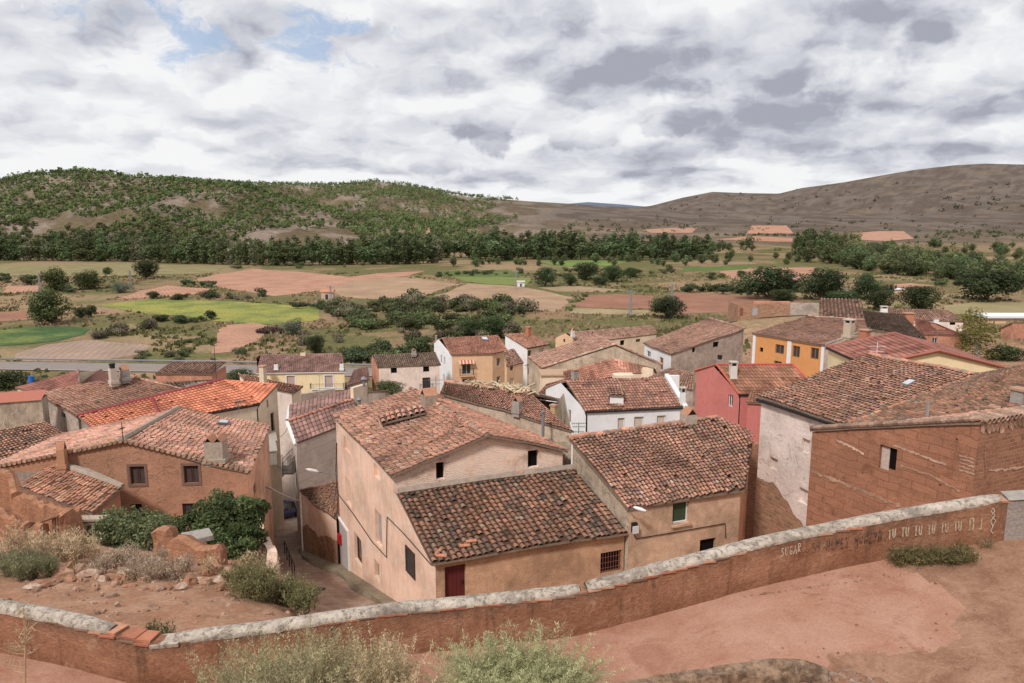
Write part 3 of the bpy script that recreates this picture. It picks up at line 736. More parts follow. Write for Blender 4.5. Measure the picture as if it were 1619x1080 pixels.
# --- pinkish white tall house on the right and its second darker roof
d0 = P(1197, 627, z=-9.6); d1 = P(1334, 671, z=-9.5); d2 = P(1547, 593, z=-7.8); d3 = P(1375, 561, z=-7.8)
BIG = house('village_house', 'tall pinkish white plastered house with stone lower wall under the widest lichened tile roof',
  dict(a=d0, b=d1, c=d2, d=d3, e=d2+A(5.5, 2.4, -1.4), f=d3+A(5.5, 2.4, -1.4)), ['a', 'b', '^c', 'e', 'f', '^d'] if False else ['a', 'b', 'c', 'd'],
  [(('a', 'b', 'c', 'd'), 'brown', dict(w=.225, l=.28, lich=.6, sag=.10)), (('e', 'f', 'd', 'c'), 'far', dict(w=.28))],
  wins=[(0, 1217, 724, 1230, 742, 'niche'), (0, 1268, 694, 1281, 716, 'niche'), (0, 1263, 773, 1280, 797, 'niche')],
  wmat='pinkwhite', ridges=[('d', 'c', 'brown')], inset=.25)
f = BIG['frames'][0]
m = MB(); L = f.L; kp = [(0, -14.0), (.12, -14.05), (.3, -14.2), (.5, -14.9), (.66, -15.3), (.7, -16.3), (.8, -16.5), (1.0, -16.9)]; prof = [(x_, float(np.interp(x_, [q[0] for q in kp], [q[1] for q in kp])+.7*(fbm(np.array([x_*9]), np.array([2.]), 4, 4)[0]-.5))) for x_ in np.linspace(0, 1, 70)]
V = []; 
for t_, v in prof: V += [f.at(t_*L, -22, .035), f.at(t_*L, v, .035)]
UV = []
for t_, v in prof: UV += [(t_*L, -22), (t_*L, v)]
n_ = len(prof); F = [(2*i, 2*i+2, 2*i+3, 2*i+1) for i in range(n_-1)]
m.add(V, F, uv=UV); m.build('stone_base_wall', WM['rubble'], BIG['root'])
x0 = P(1547, 593, z=-7.74); x1 = P(1340, 671, z=-9.42); x2 = P(1655, 651, z=-8.05); x3 = P(1625, 578, z=-6.95)
m = MB(); tiles(m, [x1, x0, x3, x2], 'dark', w=.225, l=.28, lich=.7, sag=.08, seed=21); ridge(m, x3, x2, 'dark'); m.build('upper_roof', TILE, BIG['root'])
m = MB(); ridge(m, x1, x0, 'dark', r=.1, mortar=True); m.build('roof_valley', TILE, BIG['root'])
skylight(BIG, ((1425, 612), (1438, 605), (1450, 607), (1436, 615)), 'abc')
m = MB(); m.tube([dn(d0, -.17), dn(d1, -.17)], .075, 6); m.build('dark_fascia', IRON, BIG['root'])

# --- adobe house in front, right
top_l = P(1281, 679, z=-10.15); top_c = P(1551, 667, Y=27.1); top_r = top_c+A(7.3, 3.4, .05)
back_r = top_r+(top_l-top_c); 
ADOBE = house('adobe_house', 'bare adobe house with one deep window and weathered mud walls, right behind the graffiti wall',
  dict(a=top_l, b=top_c, c=top_r, d=back_r), ['a', 'b', 'c', 'd'],
  [(('a', 'd', 'c', 'b'), 'pink', dict(w=.26, lich=.5, l=.4))],
  wins=[(0, 1390, 706, 1418, 745, 'niche'), (0, 1379, 838, 1402, 850, 'wood')], wmat='adobe', segmat={1: 'adobe2'}, inset=.12, topdrop=.12)
f = ADOBE['frames'][0]
# dark half of the window recess, plaster bands, patch of brick at the corner
u0, v0, u1, v1 = f.rect((1404, 706, 1418, 745)); m = MB(); fbox(m, f, u0, v0+.05, u1-.015, v1-.04, -.16, -.13); m.build('window_opening', DARK, ADOBE['root'])
u0, v0, u1, v1 = f.rect((1390, 706, 1404, 745)); m = MB(); fbox(m, f, u0+.02, v0+.03, u1-.01, v1-.03, -.2, -.12, (.50, .40, .34)); m.build('plaster_reveal', VCOL, ADOBE['root'])
def wstrip(nm, fr, pts, hw, mat, root, o=.022, seed=0):
    m = MB(); rs = np.random.RandomState(seed)
    P2 = [np.array([np.dot(h-fr.p0, fr.u), h[2]]) for h in [wall_hit(x, y, fr.p0, fr.n) for x, y in pts]]
    Q = []
    for a, b in zip(P2[:-1], P2[1:]):
        n = max(2, int(np.linalg.norm(b-a)/.09))
        for k in range(n): Q.append(a+(b-a)*k/n)
    Q.append(P2[-1]); V = []
    for q in Q:
        V += [fr.at(q[0], q[1]-hw*(.1+1.5*rs.rand()), o), fr.at(q[0]+rs.normal(0, .03), q[1]+hw*(.1+1.5*rs.rand()), o*.9)]
    m.add(V, [(2*i, 2*i+2, 2*i+3, 2*i+1) for i in range(len(Q)-1)], uv=np.array([(np.dot(v-fr.p0, fr.u), v[2]) for v in V])); m.build(nm, mat, root)
BAND = wallmat('lime_band', (.60, .40, .29), (.38, .24, .16), .6, .2, .9, 12); BAND2 = wallmat('mud_band', (.47, .29, .2), (.33, .19, .12), .6, .2, .9, 12)
for k, (pts, hw, mt) in enumerate((([(1322, 696), (1345, 706), (1367, 717)], .06, BAND), ([(1412, 704), (1450, 717), (1497, 735)], .05, BAND), ([(1284, 745), (1330, 762), (1380, 783), (1425, 800)], .085, BAND2), ([(1424, 736), (1470, 750), (1518, 776)], .05, BAND2))):
    wstrip('plaster_band', f, pts, hw, mt, ADOBE['root'], seed=k)
for k in range(5): wstrip('plaster_band', f, [(1518, 720+k*5.6), (1541, 726+k*6)], .035, BAND, ADOBE['root'], seed=20+k)
f1 = ADOBE['frames'][1]
wstrip('plaster_band', f1, [(1551, 676), (1585, 672), (1625, 666)], .22, BAND, ADOBE['root'], seed=40); wstrip('plaster_band', f1, [(1562, 744), (1590, 742), (1640, 735)], .06, BAND, ADOBE['root'], seed=41)
wstrip('plaster_band', f1, [(1557, 718), (1559, 752)], .2, BAND2, ADOBE['root'], seed=42)
for (x, y, n_, d_) in ((1555, 664, 14, 4.9),):        # row of eave tile ends
    m = MB()
    for k in range(24):
        q = f1.at(.15+k*.27, top_c[2]+.03, 0); m.tube([q+f1.n*.28, q-f1.n*.5+A(0, 0, .02)], [.10, .085], 8, A(.40, .26, .19)*(.7+.5*RS.rand()), cap=False)
    m.build('eave_tiles', TILE, ADOBE['root'])
m = MB(); 
for k in range(34):
    q = f.at(f.L*(k+.5)/34, top_l[2]+(top_c[2]-top_l[2])*(k+.5)/34+.10, .06); d = (f.u*f.L+A(0, 0, top_c[2]-top_l[2])); d /= np.linalg.norm(d)
    m.tube([q-d*.17, q+d*.17+A(0, 0, .03)], [.12, .10], 7, A(.36, .24, .18)*(.6+.6*RS.rand()))
m.build('verge_tiles', TILE, ADOBE['root'])
chimney(ADOBE, 1609, 658, 612, 20, 31, 'flat', CEMENT)
m = MB(); q = P(1466, 655, Y=31.5); m.box(dn(q, .15), (.12, .12, .9), 0, None, 0, .7); m.build('roof_post', CEMENT, ADOBE['root'])

# --- low adobe wall in the gap between two houses
g0 = P(1176, 712, z=-13.3); g1 = P(1203, 716, z=-13.2); m = MB(); fr = Frame2(g0, g1, (g0[0], g0[1]+5))
V = [fr.at(-.3, -21), fr.at(fr.L+.5, -21), fr.at(fr.L+.5, -12.7), fr.at(-.3, -12.9)]; V += [v-fr.n*.5 for v in V]
m.add(V, [(0, 1, 2, 3), (3, 2, 6, 7), (0, 3, 7, 4), (1, 5, 6, 2), (5, 4, 7, 6)], uv=[(0, 0), (3, 0), (3, 8), (0, 8)]*2)
tag(m.build('adobe_wall', WM['adobe2']), 'narrow bare adobe wall filling the gap beside the pinkish white house', 'wall')

# --- left house with brown shutters
s0 = P(395, 746, z=-13.15); s1 = P(428, 673, z=-13.1); sp = P(195, 697, z=-11.35); sr = P(283, 647, z=-11.35); sl = P(-20, 741, z=-12.75); sl2 = sl+A(.3, 5.8, 0)
LEFT = house('village_house', 'brown rendered house with two dark shuttered windows and a rosy roof above the ivy',
  dict(a=s0, b=s1, k=sp, r=sr, c=sl, d=sl2), ['b', 'a', '^k', 'c', 'd', '^r'],
  [(('a', 'b', 'r', 'k'), 'pink', dict(w=.2, l=.28, lich=.25, sag=.14, jit=1.3)), (('c', 'd', 'r', 'k'), 'pink', dict(w=.225, l=.30, lich=.3))],
  wins=[(1, 206, 737, 230, 766, 'shutter'), (1, 291, 736, 315, 764, 'shutter'), (1, 207, 797, 225, 815, 'dark'), (1, 289, 796, 312, 820, 'dwood'), (0, 401, 764, 405, 784, 'dark')],
  wmat='brown', segmat={0: 'pinkside'}, inset=.15, drop=3.2)
m = MB(); m.tube([sp+A(0, 0, .1), (sp+sr)/2+A(0, 0, .1), sr+A(0, 0, .1)], [.16, .14, .16], 6); m.build('mortar_ridge', MORTAR, LEFT['root'])
chimney(LEFT, 343, 724, 688, 29, 'abr', 'twin', flat('old_cement', (.42, .34, .27), .95, var=.35, sc=6), rz=.06)
chimney(LEFT, 100, 735, 697, 13, 35.9, 'tiles', flat('ochre_chimney', (.45, .24, .14), .95))
skylight(LEFT, ((343, 673), (359, 674), (362, 669), (346, 668)), 'abr')
f = LEFT['frames'][1]
for j in range(2):   # eave tile ends along the gable verge
    m = MB(); a, b = (s0, sp) if j == 0 else (sp, sl); n = int(np.linalg.norm(b-a)/.26)
    for k in range(n):
        q = a+(b-a)*(k+.5)/n; m.tube([q+f.n*.05+A(0, 0, .0), q-f.n*.4], [.095, .08], 7, A(.40, .25, .17)*(.7+.5*RS.rand()))
    m.build('verge_tiles', TILE, LEFT['root'])
m = MB(); fbox(m, f, np.dot(wall_hit(96, 770, f.p0, f.n)-f.p0, f.u), -18, f.L, wall_hit(96, 738, f.p0, f.n)[2]-.25, .005, .03); m.build('grey_wall_patch', WM['grey'], LEFT['root'])

# --- tiled shed in front of left house
h0 = P(146, 814, z=-13.9); h1 = P(26, 768, z=-13.3); h2 = P(86, 735, z=-12.7); h3 = P(194, 772, z=-13.25)
SHED = house('shed', 'low shed with bright orange red old tiles, against the brown shuttered house', dict(a=h0, b=h1, c=h2, d=h3, a2=P(155, 812, z=-13.9)), ['a', 'b', 'c', 'd'],
  [(('b', 'a', 'd', 'c'), 'red', dict(w=.215, l=.30, lich=.2, sag=.12, jit=1.4))], wmat='brown', segmat={0: 'adobe2', 3: 'brown'}, inset=.15, cat='shed', ridges=[])
m = MB(); m.tube([h2+A(0, .05, .1), (h2+h3)/2+A(0, .05, .16), h3+A(0, .05, .08)], [.15, .22, .14], 6); m.build('mortar_flashing', MORTAR, SHED['root'])

# --- orange roofed house, cream gable on the street
o0 = P(157, 685, z=-13.9); o1 = P(411, 638, z=-13.9); o2 = P(352, 601, z=-12.75); o3 = P(124, 658, z=-13.25); o4 = P(441, 607, z=-13.05)
ORANGE = house('village_house', 'cream house with the new bright orange tiled roof', dict(a=o0, b=o1, c=o2, d=o3, e=o4), ['a', 'b', 'e', 'c', 'd'],
  [(('a', 'b', 'c', 'd'), 'orange', dict(w=.30, l=.40, jit=.25, lich=.12, sag=.02, h=.07, mat=NEWTILE, clip=['a', 'b', 'c', 'd'])), (('b', 'e', 'e', 'c'), 'orange', dict(w=.30, l=.40, jit=.25, lich=.1, sag=.01, h=.07, mat=NEWTILE))] if False else
  [(('a', 'b', 'c', 'd'), 'orange', dict(w=.30, l=.40, jit=.25, lich=.12, sag=.02, h=.07, mat=NEWTILE))],
  wins=[(1, 422, 632, 425, 645, 'dark'), (1, 429, 652, 435, 694, 'dwood')], wmat='cream', segmat={4: 'grey'}, inset=.15)
m = MB(); tiles(m, [o1, o4, o4+(o2-o4)*.9, o2+(o1-o2)*.02], 'orange', w=.30, l=.40, jit=.2, lich=.1, sag=.02, h=.07, seed=8)
m.build('side_roof', NEWTILE, ORANGE['root'])
gutter(ORANGE, 'a', 'b', down=1)
m = MB(); m.tube([dn(o3, .05), dn(o2, .05)], .11, 6, (.30, .06, .07)); a_ = o3+(o2-o3)*.47; b_ = o0+(o1-o0)*.36; m.tube([dn(a_, .08), dn(b_, .08)], .09, 6, (.26, .05, .06)); m.build('red_flashing', VCOL, ORANGE['root'])
# --- dark tiled house left of it
j0 = P(60, 624, z=-13.25); j1 = P(121, 658, z=-13.25); j2 = P(290, 617, z=-13.05); j3 = P(200, 594, z=-12.15); j2b = P(175, 600, z=-12.0)
DARKH = house('village_house', 'old grey house with a dark mottled tile roof beside the bright orange roof', dict(a=j0, b=j1, c=j2, d=j3), ['a', 'b', 'c', 'd'],
  [(('a', 'b', 'c', 'd'), 'brown', dict(w=.225, lich=.45, sag=.14))], wins=[(0, 98, 653, 104, 661, 'dark')], wmat='grey', ridges=[('c', 'd', 'far')])
chimney(DARKH, 180, 603, 580, 11, 53.5, 'pot', flat('pale_chimney', (.55, .46, .38), .9)); chimney(DARKH, 198, 598, 577, 13, 54.3, 'tiles', CEMENT)
# --- low dark roof further left, beige wall, garden
n0 = P(-20, 747, z=-13.3); n1 = P(125, 697, z=-13.2); n2 = P(72, 667, z=-12.2); n3 = P(-60, 691, z=-12.2)
LOW = house('village_house', 'low house under dark old tiles at the left edge, behind the brown shuttered house', dict(a=n0, b=n1, c=n2, d=n3), ['a', 'b', 'c', 'd'], [(('a', 'b', 'c', 'd'), 'brown', dict(w=.225, lich=.65, sag=.12))], wmat='grey')
w0 = P(-60, 634, z=-12.0); w1 = P(66, 632, z=-12.3)
m = MB(); fr = Frame2(w0, w1, (w0[0], w0[1]+9)); 
V = [fr.at(0, -19), fr.at(fr.L, -19), fr.at(fr.L, -12.3), fr.at(0, -12.3)]; V2 = [v-fr.n*1.6 for v in V]
m.add(V+V2, [(0, 1, 2, 3), (1, 5, 6, 2), (5, 4, 7, 6)], uv=[(0, 0), (9, 0), (9, 7), (0, 7)]+[(5, 0), (14, 0), (14, 7), (5, 7)])
rtb = thing('outbuilding', 'flat roofed outbuilding with a tall stained beige wall at the left edge', 'outbuilding', (w1[0]-4, w1[1]+2, -19)); m.build('wall', WM['beige'], rtb)
m = MB(); m.quadpatch([dn(V[3]+fr.n*.1, .0), dn(V[2]+fr.n*.1, 0), dn(V2[2], .35), dn(V2[3], .35)], 6, 3, (.42, .15, .1)); m.build('roof', NEWTILE, rtb)
# --- red brown hipped roof beyond
k0 = P(24, 613, z=-17.2); k1 = P(104, 632, z=-17.2); k2 = P(126, 607, z=-16.1); k3 = P(124, 586, z=-15.9); k4 = P(182, 600, z=-16.9); k5 = P(160, 583, z=-16.3)
HIP = house('village_house', 'bungalow with a red brown hipped roof near the road, far left', dict(a=k0, b=k1, c=k2, d=k3, e=k4, f=k5), ['a', 'b', 'e', 'f', 'd'],
  [(('a', 'b', 'c', 'd'), 'newred', dict(w=.3, l=.42, jit=.2, lich=.05, h=.06, mat=NEWTILE)), (('b', 'e', 'd', 'c'), 'newred', dict(w=.3, l=.42, jit=.2, lich=.05, h=.06, mat=NEWTILE))] if False else
  [(('a', 'b', 'c', 'd'), 'newred', dict(w=.3, l=.42, jit=.2, lich=.05, h=.06, mat=NEWTILE)), (('b', 'e', 'f', 'c'), 'newred', dict(w=.3, l=.42, jit=.2, lich=.05, h=.06, mat=NEWTILE))], wmat='cream', ridges=[('c', 'd', 'newred')])
# --- low brick outbuilding
q0 = P(245, 603, z=-18); q1 = P(336, 602, z=-18); 
SB = house('outbuilding', 'long low terracotta brick outbuilding behind the orange roof', dict(a=q0, b=q1, c=q1+A(.5, 4, .9), d=q0+A(-.5, 4, .9)), ['a', 'b', 'c', 'd'], [(('a', 'b', 'c', 'd'), 'far', dict(w=.3))], wmat='terracotta', cat='outbuilding') if False else None
m = MB(); a = P(246, 590, z=-16.6); b = P(335, 590, z=-16.6); fr = Frame2(a, b, (a[0], a[1]+5))
rtq = thing('outbuilding', 'long low brick red outbuilding behind the orange roof', 'outbuilding', (a[0]+3, a[1]+2, -22))
V = [fr.at(0, -23), fr.at(fr.L, -23), fr.at(fr.L, -16.6), fr.at(0, -16.6)]; V2 = [v-fr.n*4 for v in V]; m.add(V+V2, [(0, 1, 2, 3), (1, 5, 6, 2), (0, 3, 7, 4)], uv=[(0, 0), (7, 0), (7, 6), (0, 6)]*2); m.build('wall', WM['terracotta'], rtq)
m = MB(); tiles(m, [V[3]+fr.n*.15, V[2]+fr.n*.15, dn(V2[2], .4), dn(V2[3], .4)], 'far', w=.3, seed=2); m.build('roof', TILE, rtq)
z0 = P(268, 618, z=-14.6); z1 = P(345, 607, z=-14.6); z2 = P(336, 600, z=-13.9); z3 = P(258, 604, z=-13.9)
GT = house('shed', 'small shed with grey weathered tiles between the dark and the orange roofs', dict(a=z0, b=z1, c=z2, d=z3), ['a', 'b', 'c', 'd'], [(('a', 'b', 'c', 'd'), 'fardark', dict(w=.30, h=.11, lich=.3, seg=5))], wmat='grey', cat='shed')
# --- cream house behind orange roof
v0 = P(421, 606, z=-14.6); v1 = P(464, 622, z=-15.2); v2 = P(480, 611, z=-15.1); v3 = P(376, 590, z=-13.9); v0b = P(400, 612, z=-15)
CREAM = house('village_house', 'narrow cream house with a weathered tile roof just beyond the orange roof', dict(a=P(392, 606, z=-14.7), b=v1, c=v2, d=v3), ['a', 'b', 'c', 'd'], [(('a', 'b', 'c', 'd'), 'village', dict(w=.27, lich=.3))], wmat='cream', segmat={0: 'pinkpale'}, inset=.2)
chimney(CREAM, 417, 606, 577, 9, 58, 'flat', flat('cream_chimney', (.68, .55, .4), .9))
# --- balcony house on the narrow street
y0 = A(-16.5, 46.0, -16.2); y1 = A(-21.4, 58.5, -18.2)
NARROW = house('village_house', 'narrow grey house with a walled balcony on the left of the lane', dict(a=y0, b=y1, c=y1+A(-4.5, -1.3, .4), d=y0+A(-4.5, -1.3, .4)), ['a', 'b', 'c', 'd'], [(('a', 'b', 'c', 'd'), 'village', dict(w=.27))], wmat='greypale', segmat={0: 'beige'}, inset=.1)
for (x, y, Y_) in ((426, 716, 49.5), (427, 700, 54)):
    q = P(x, y, Y=Y_); m = MB(); m.box(q, (.9, 2.6, .95), math.atan2(-4.7, 12.5)*-.9+.0 if False else .36, (.36, .31, .27)); m.box(q+A(0, 0, .5), (1.0, 2.7, .08), .36, (.42, .37, .32)); m.build('walled_balcony', VCOL, NARROW['root'])
# --- maroon corrugated roof house right of the lane
kk = .88; r0 = P(455, 667, z=-15.7*kk); r1 = P(559, 631.5, z=-15.7*kk); r3 = P(468, 701, z=-16.6*kk); r4 = P(458, 641, z=-16.5*kk); r5 = P(561, 615, z=-16.5*kk); r2x = r3+(r1-r0)*.96
MAROON = house('village_house', 'house with a maroon corrugated roof and banded cement side wall right of the lane', dict(a=r3, b=r2x, c=r1, d=r0, e=r4, f=r5), ['a', 'b', '^c', 'f', 'e', '^d'],
  [(('a', 'b', 'c', 'd'), 'maroon', dict(w=.42, l=.62, jit=.1, lich=.05, sag=.02, h=.05, mat=NEWTILE)), (('f', 'e', 'd', 'c'), 'maroon', dict(w=.42, l=.62, jit=.1, lich=.05, sag=.02, h=.05, mat=NEWTILE))],
  wmat='greypale', segmat={0: 'coursed'}, inset=.2, wins=[])
m = MB(); m.tube([dn(r4, -.1), dn(r0, -.05), dn(r3, -.1)], .13, 6); m.build('white_verge', WHITE, MAROON['root'])
m = MB(); ridge(m, r0, r1, 'redtile', r=.16, mortar=False); m.build('ridge_tiles', NEWTILE, MAROON['root'])
ta = P(560, 640, Y=54.5); tb = P(582, 634, Y=55.9); fr = Frame2(ta, tb, (ta[0], ta[1]+4)); m = MB(); fbox(m, fr, 0, -19, fr.L, P(571, 611, Y=55)[2], -.3, 0); m.build('parapet', WM['cream'], MAROON['root'])
for (x, y) in ((576, 600), (569, 632)):
    m = MB(); q = P(x, y+12, Y=54); m.tube([q, dn(q, .55)], .1, 8); m.tube([dn(q, .5), dn(q, .62), dn(q, .78)], [.12, .26, .12], 10); m.build('roof_vent', STEEL, MAROON['root'])
# --- small tiled annex before it
ANNEX = house('shed', 'small orange annex with collapsed old tiles between the lane and the salmon house', dict(a=P(475, 777, z=-18.0), b=P(533, 822, z=-18.1), c=P(538, 760, z=-16.6), d=P(492, 769, z=-17.3)), ['a', 'b', 'c', 'd'],
  [(('a', 'b', 'c', 'd'), 'dark', dict(w=.225, jit=2.2, lich=.4, sag=.2))], wmat='terracotta', segmat={0: 'salmon'}, inset=.1, cat='shed', drop=1.5)
f = ANNEX['frames'][0]; m = MB(); V = []; UVs = []
for k in range(61):
    t_ = k/60; b_ = float(H(*f.at(t_*f.L, 0)[:2])); V += [f.at(t_*f.L, b_-1, .03), f.at(t_*f.L, b_+1.3+1.5*float(fbm(np.array([t_*3.1]), np.array([.4]), 6, 4)[0]), .03)]; UVs += [(t_*f.L, b_), (t_*f.L, b_+2)]
m.add(V, [(2*i, 2*i+2, 2*i+3, 2*i+1) for i in range(60)], uv=UVs); m.build('stone_base_wall', WM['rubble'], ANNEX['root'])

# --- white house centre
w0 = P(926, 650, z=-13.5); w1 = P(1080, 643.5, z=-13.5); w2 = P(1051, 597.5, z=-12.2); w3 = P(895, 602, z=-12.2); w4 = P(860, 613, z=-13.2); w5 = w2+(w4-w3)
WHITEH = house('village_house', 'bright white house with tiled roof, white dormer and gutter in the centre', dict(a=w0, b=w1, c=w2, d=w3, e=w4, f=w5), ['a', 'b', '^c', 'f', 'e', '^d'],
  [(('a', 'b', 'c', 'd'), 'redtile', dict(w=.235, l=.36, jit=.5, lich=.5, sag=.03, h=.08)), (('f', 'e', 'd', 'c'), 'redtile', dict(w=.26, jit=.5))],
  wins=[(0, 977, 661, 988, 685, 'blind'), (0, 1003, 659, 1018, 684, 'blind'), (0, 1039, 657, 1053, 680, 'blind'), (3, 899, 648, 903, 668, 'wood')], wmat='white', inset=.18)
gutter(WHITEH, 'a', 'b', down=0)
cc = [onroof(WHITEH, 'abd', x, y) for x, y in ((965, 637), (984, 640), (984, 625), (963, 622))]
m = MB(); b = cc[0]; m.box(cc[0]+A(.45, .35, .12), (.95, 1.0, .9), .02); dm = m.build('dormer', WM['white'], WHITEH['root'])
m = MB(); c = cc[0]+A(.45, .35, .62); tiles(m, [c+A(-.55, -.6, 0), c+A(.55, -.6, 0), c+A(.55, .9, .35), c+A(-.55, .9, .35)], 'pink', w=.22, l=.3, seed=2); m.build('dormer_roof', TILE, dm)
m = MB(); m.box(cc[0]+A(-.04, .3, .2), (.04, .5, .5)); m.build('dormer_window', GLASS, dm)
m = MB(); g0_, g1_ = w1+A(.05, -.1, .1), w2+A(.05, .2, .28); m.add([g0_, g0_+A(.3, 0, 0), g1_+A(.3, 0, 0), g1_, dn(g0_, -1.6), dn(g0_, -1.6)+A(.3, 0, 0), dn(g1_, -1.6)+A(.3, 0, 0), dn(g1_, -1.6)], [(0, 1, 2, 3), (4, 0, 3, 7), (1, 5, 6, 2), (0, 4, 5, 1), (2, 6, 7, 3)]); m.box(g1_+A(.75, .6, -1.2), (1.0, .25, 1.9), .03); m.build('gable_parapet', WM['white'], WHITEH['root'])
chimney(WHITEH, 1079, 645, 617, 8, 51.5, 'slot', WM['white'])
# --- red house
e0 = P(1169, 623, z=-14.2); e1 = e0+A(6.6, .1, 0); e2 = P(1254, 577, z=-12.4); e3 = P(1133, 577, z=-12.4); e4 = P(1099, 586, z=-13.2)
RED = house('village_house', 'red painted house with a smooth brown roof and white topped chimney', dict(a=e0, b=e1, c=e2, d=e3, e=e4, f=e2+A(-1.3, 1.8, -.8)), ['a', 'b', '^c', 'f', 'e', '^d'],
  [(('a', 'b', 'c', 'd'), 'newbrown', dict(w=.3, l=.42, jit=.08, lich=.02, sag=.01, h=.018, mat=NEWTILE)), (('f', 'e', 'd', 'c'), 'newbrown', dict(w=.3, l=.42, jit=.12, h=.04, mat=NEWTILE))],
  wins=[(3, 1151.5, 624, 1159, 643, 'glass')], wmat='red', inset=.15)
m = MB(); m.tube([dn(e3, .05), dn(e2, .05)], .09, 6, (.5, .1, .08)); m.tube([dn(e0, .02), dn(e3, .05), dn(e4, .02)], .08, 6, (.5, .12, .08)); m.tube([dn(e2, .05), dn(e1, .03)], .08, 6, (.5, .1, .08)); m.build('red_ridge', VCOL, RED['root'])
gutter(RED, 'a', 'b', down=0); chimney(RED, 1159, 598, 576, 11, 59.7, 'slot', flat('white_chimney', (.66, .6, .54), .9)); chimney(RED, 1138, 577, 567, 9, 61.5, 'pot', CEMENT)
x0 = P(1180, 636, z=-14.6); x1 = P(1215, 637, z=-14.6); 
RANX = house('shed', 'red painted side block with a small tiled top, against the pinkish white house', dict(a=x0, b=x1, c=x1+A(.2, 2.2, .9), d=x0+A(1.2, 2.2, .9)), ['a', 'b', 'c', 'd'], [(('a', 'b', 'c', 'd'), 'newbrown', dict(w=.3, mat=NEWTILE, jit=.2, h=.05))], wmat='red', cat='house')
# --- ochre orange house
k = 1.1
a0 = P(1189, 527, z=-12*k); a1 = P(1305, 546, z=-12*k); a2 = P(1408, 509, z=-10.6*k); a3 = P(1279, 500, z=-10.6*k)
OCH = house('village_house', 'orange painted house with white pilasters and brown window frames', dict(a=a0, b=a1, c=a2, d=a3), ['a', 'b', 'c', 'd'],
  [(('a', 'b', 'c', 'd'), 'far', dict(w=.27, lich=.3, sag=.12))],
  wins=[(0, 1201.5, 549.5, 1207, 556.5, 'dark'), (0, 1226, 545, 1240, 559.5, 'wood'), (0, 1253.5, 547, 1265, 565, 'wood'), (0, 1282, 550, 1295, 568, 'wood'), (0, 1224, 571, 1236, 585, 'wood')], wmat='orange', segmat={1: 'greypale'}, inset=.2, ridges=[('c', 'd', 'far')])
f = OCH['frames'][0]
for x in (1191.5, 1248, 1302.5):
    u, v = f.px(x, 560); m = MB(); top = a0[2]+(a1[2]-a0[2])*u/f.L-.2; fbox(m, f, max(0, u-.25), -24, min(f.L, u+.25), top, .0, .07); m.build('pilaster', WHITE, OCH['root'])
chimney(OCH, 1342, 531, 508, 13, 73, 'slot', flat('beige_chimney', (.5, .42, .32), .9)); chimney(OCH, 1366.5, 543, 520, 13, 72, 'flat', flat('brick_chimney', (.42, .17, .1), .9))
m = MB(); m.quadpatch([dn(a1, -.3), dn(a2, -.3), dn(a2, .25), dn(a1, .25)], 6, 1); m.build('verge_parapet', WM['greypale'], OCH['root'])
# --- cream house with red brown roof
z0 = P(1307, 549, z=-11); z1 = P(1372, 578.5, z=-11); z2 = P(1485, 555, z=-9.8); z3 = P(1415, 527, z=-9.8); z4 = P(1588, 581, z=-11); z5 = z4+(z3-z2)
CR2H = house('village_house', 'cream house with a red brown ribbed roof and plain gable, behind the widest tile roof', dict(a=z0, b=z1, c=z2, d=z3, e=z4, f=z5), ['a', 'b', '^c', 'e', 'f', '^d'],
  [(('a', 'b', 'c', 'd'), 'newred', dict(w=.34, l=.45, jit=.12, lich=.05, sag=.01, h=.06, mat=NEWTILE)), (('e', 'f', 'd', 'c'), 'newred', dict(w=.34, l=.45, jit=.12, h=.06, mat=NEWTILE))], wmat='yellow', inset=.2)
m = MB(); m.tube([dn(z1, .03), dn(z2, .05), dn(z4, .03)], .12, 6, (.34, .125, .095)); m.tube([dn(z3, .05), dn(z2, .05)], .1, 6, (.34, .125, .095)); m.tube([dn(z0, .05), dn(z3, .05)], .1, 6, (.34, .125, .095)); m.build('verge_trim', VCOL, CR2H['root'])
gutter(CR2H, 'a', 'b')
# --- grey barn
k = 1.2
q0 = P(1017, 543, z=-14*k); q1 = P(1061, 561, z=-14*k); q2 = P(1179, 519, z=-12*k); q3 = P(1122, 503, z=-12*k)
BARN = house('barn', 'tall grey cement barn with a pinkish old tile roof and small dark holes', dict(a=q0, b=q1, c=q2, d=q3), ['a', 'b', 'c', 'd'], [(('a', 'b', 'c', 'd'), 'far', dict(w=.27, lich=.35, sag=.14))],
  wins=[(1, 1095, 550, 1100, 557.5, 'dark'), (1, 1128, 540.5, 1137, 549, 'dark'), (0, 1023, 555, 1029, 565, 'glass'), (0, 1043, 565, 1049, 585, 'wooddoor')], wmat='grey', segmat={0: 'white'}, inset=.2, cat='barn', ridges=[('c', 'd', 'far')])
# --- long low salmon house
k = 1.25
q0 = P(916, 543, z=-16.5*k); q1 = P(1040, 528, z=-16.5*k); q2 = P(1031, 514.5, z=-15.4*k); q3 = P(898, 525.5, z=-15.4*k); q4 = P(877, 533, z=-16.2*k)
LONG = house('village_house', 'long low salmon house with a white chimney at its gable, behind the roofless looking barn', dict(a=q0, b=q1, c=q2, d=q3, e=q4, f=q2+(q4-q3)), ['a', 'b', '^c', 'f', 'e', '^d'],
  [(('a', 'b', 'c', 'd'), 'far', dict(w=.3, lich=.3)), (('f', 'e', 'd', 'c'), 'far', dict(w=.34))], wins=[(0, 981, 538, 988, 546, 'dark'), (0, 1006, 536, 1013, 541, 'wood'), (3, 891, 536, 894, 541, 'dark')], wmat='tan', segmat={0: 'cream'}, inset=.2)
LONG['root']['label'] = 'long low salmon house with a white chimney on its gable, backed by dry fields'
chimney(LONG, 906, 531, 518, 5, 119, 'tiles', flat('white_chimney_b', (.7, .64, .58), .9))
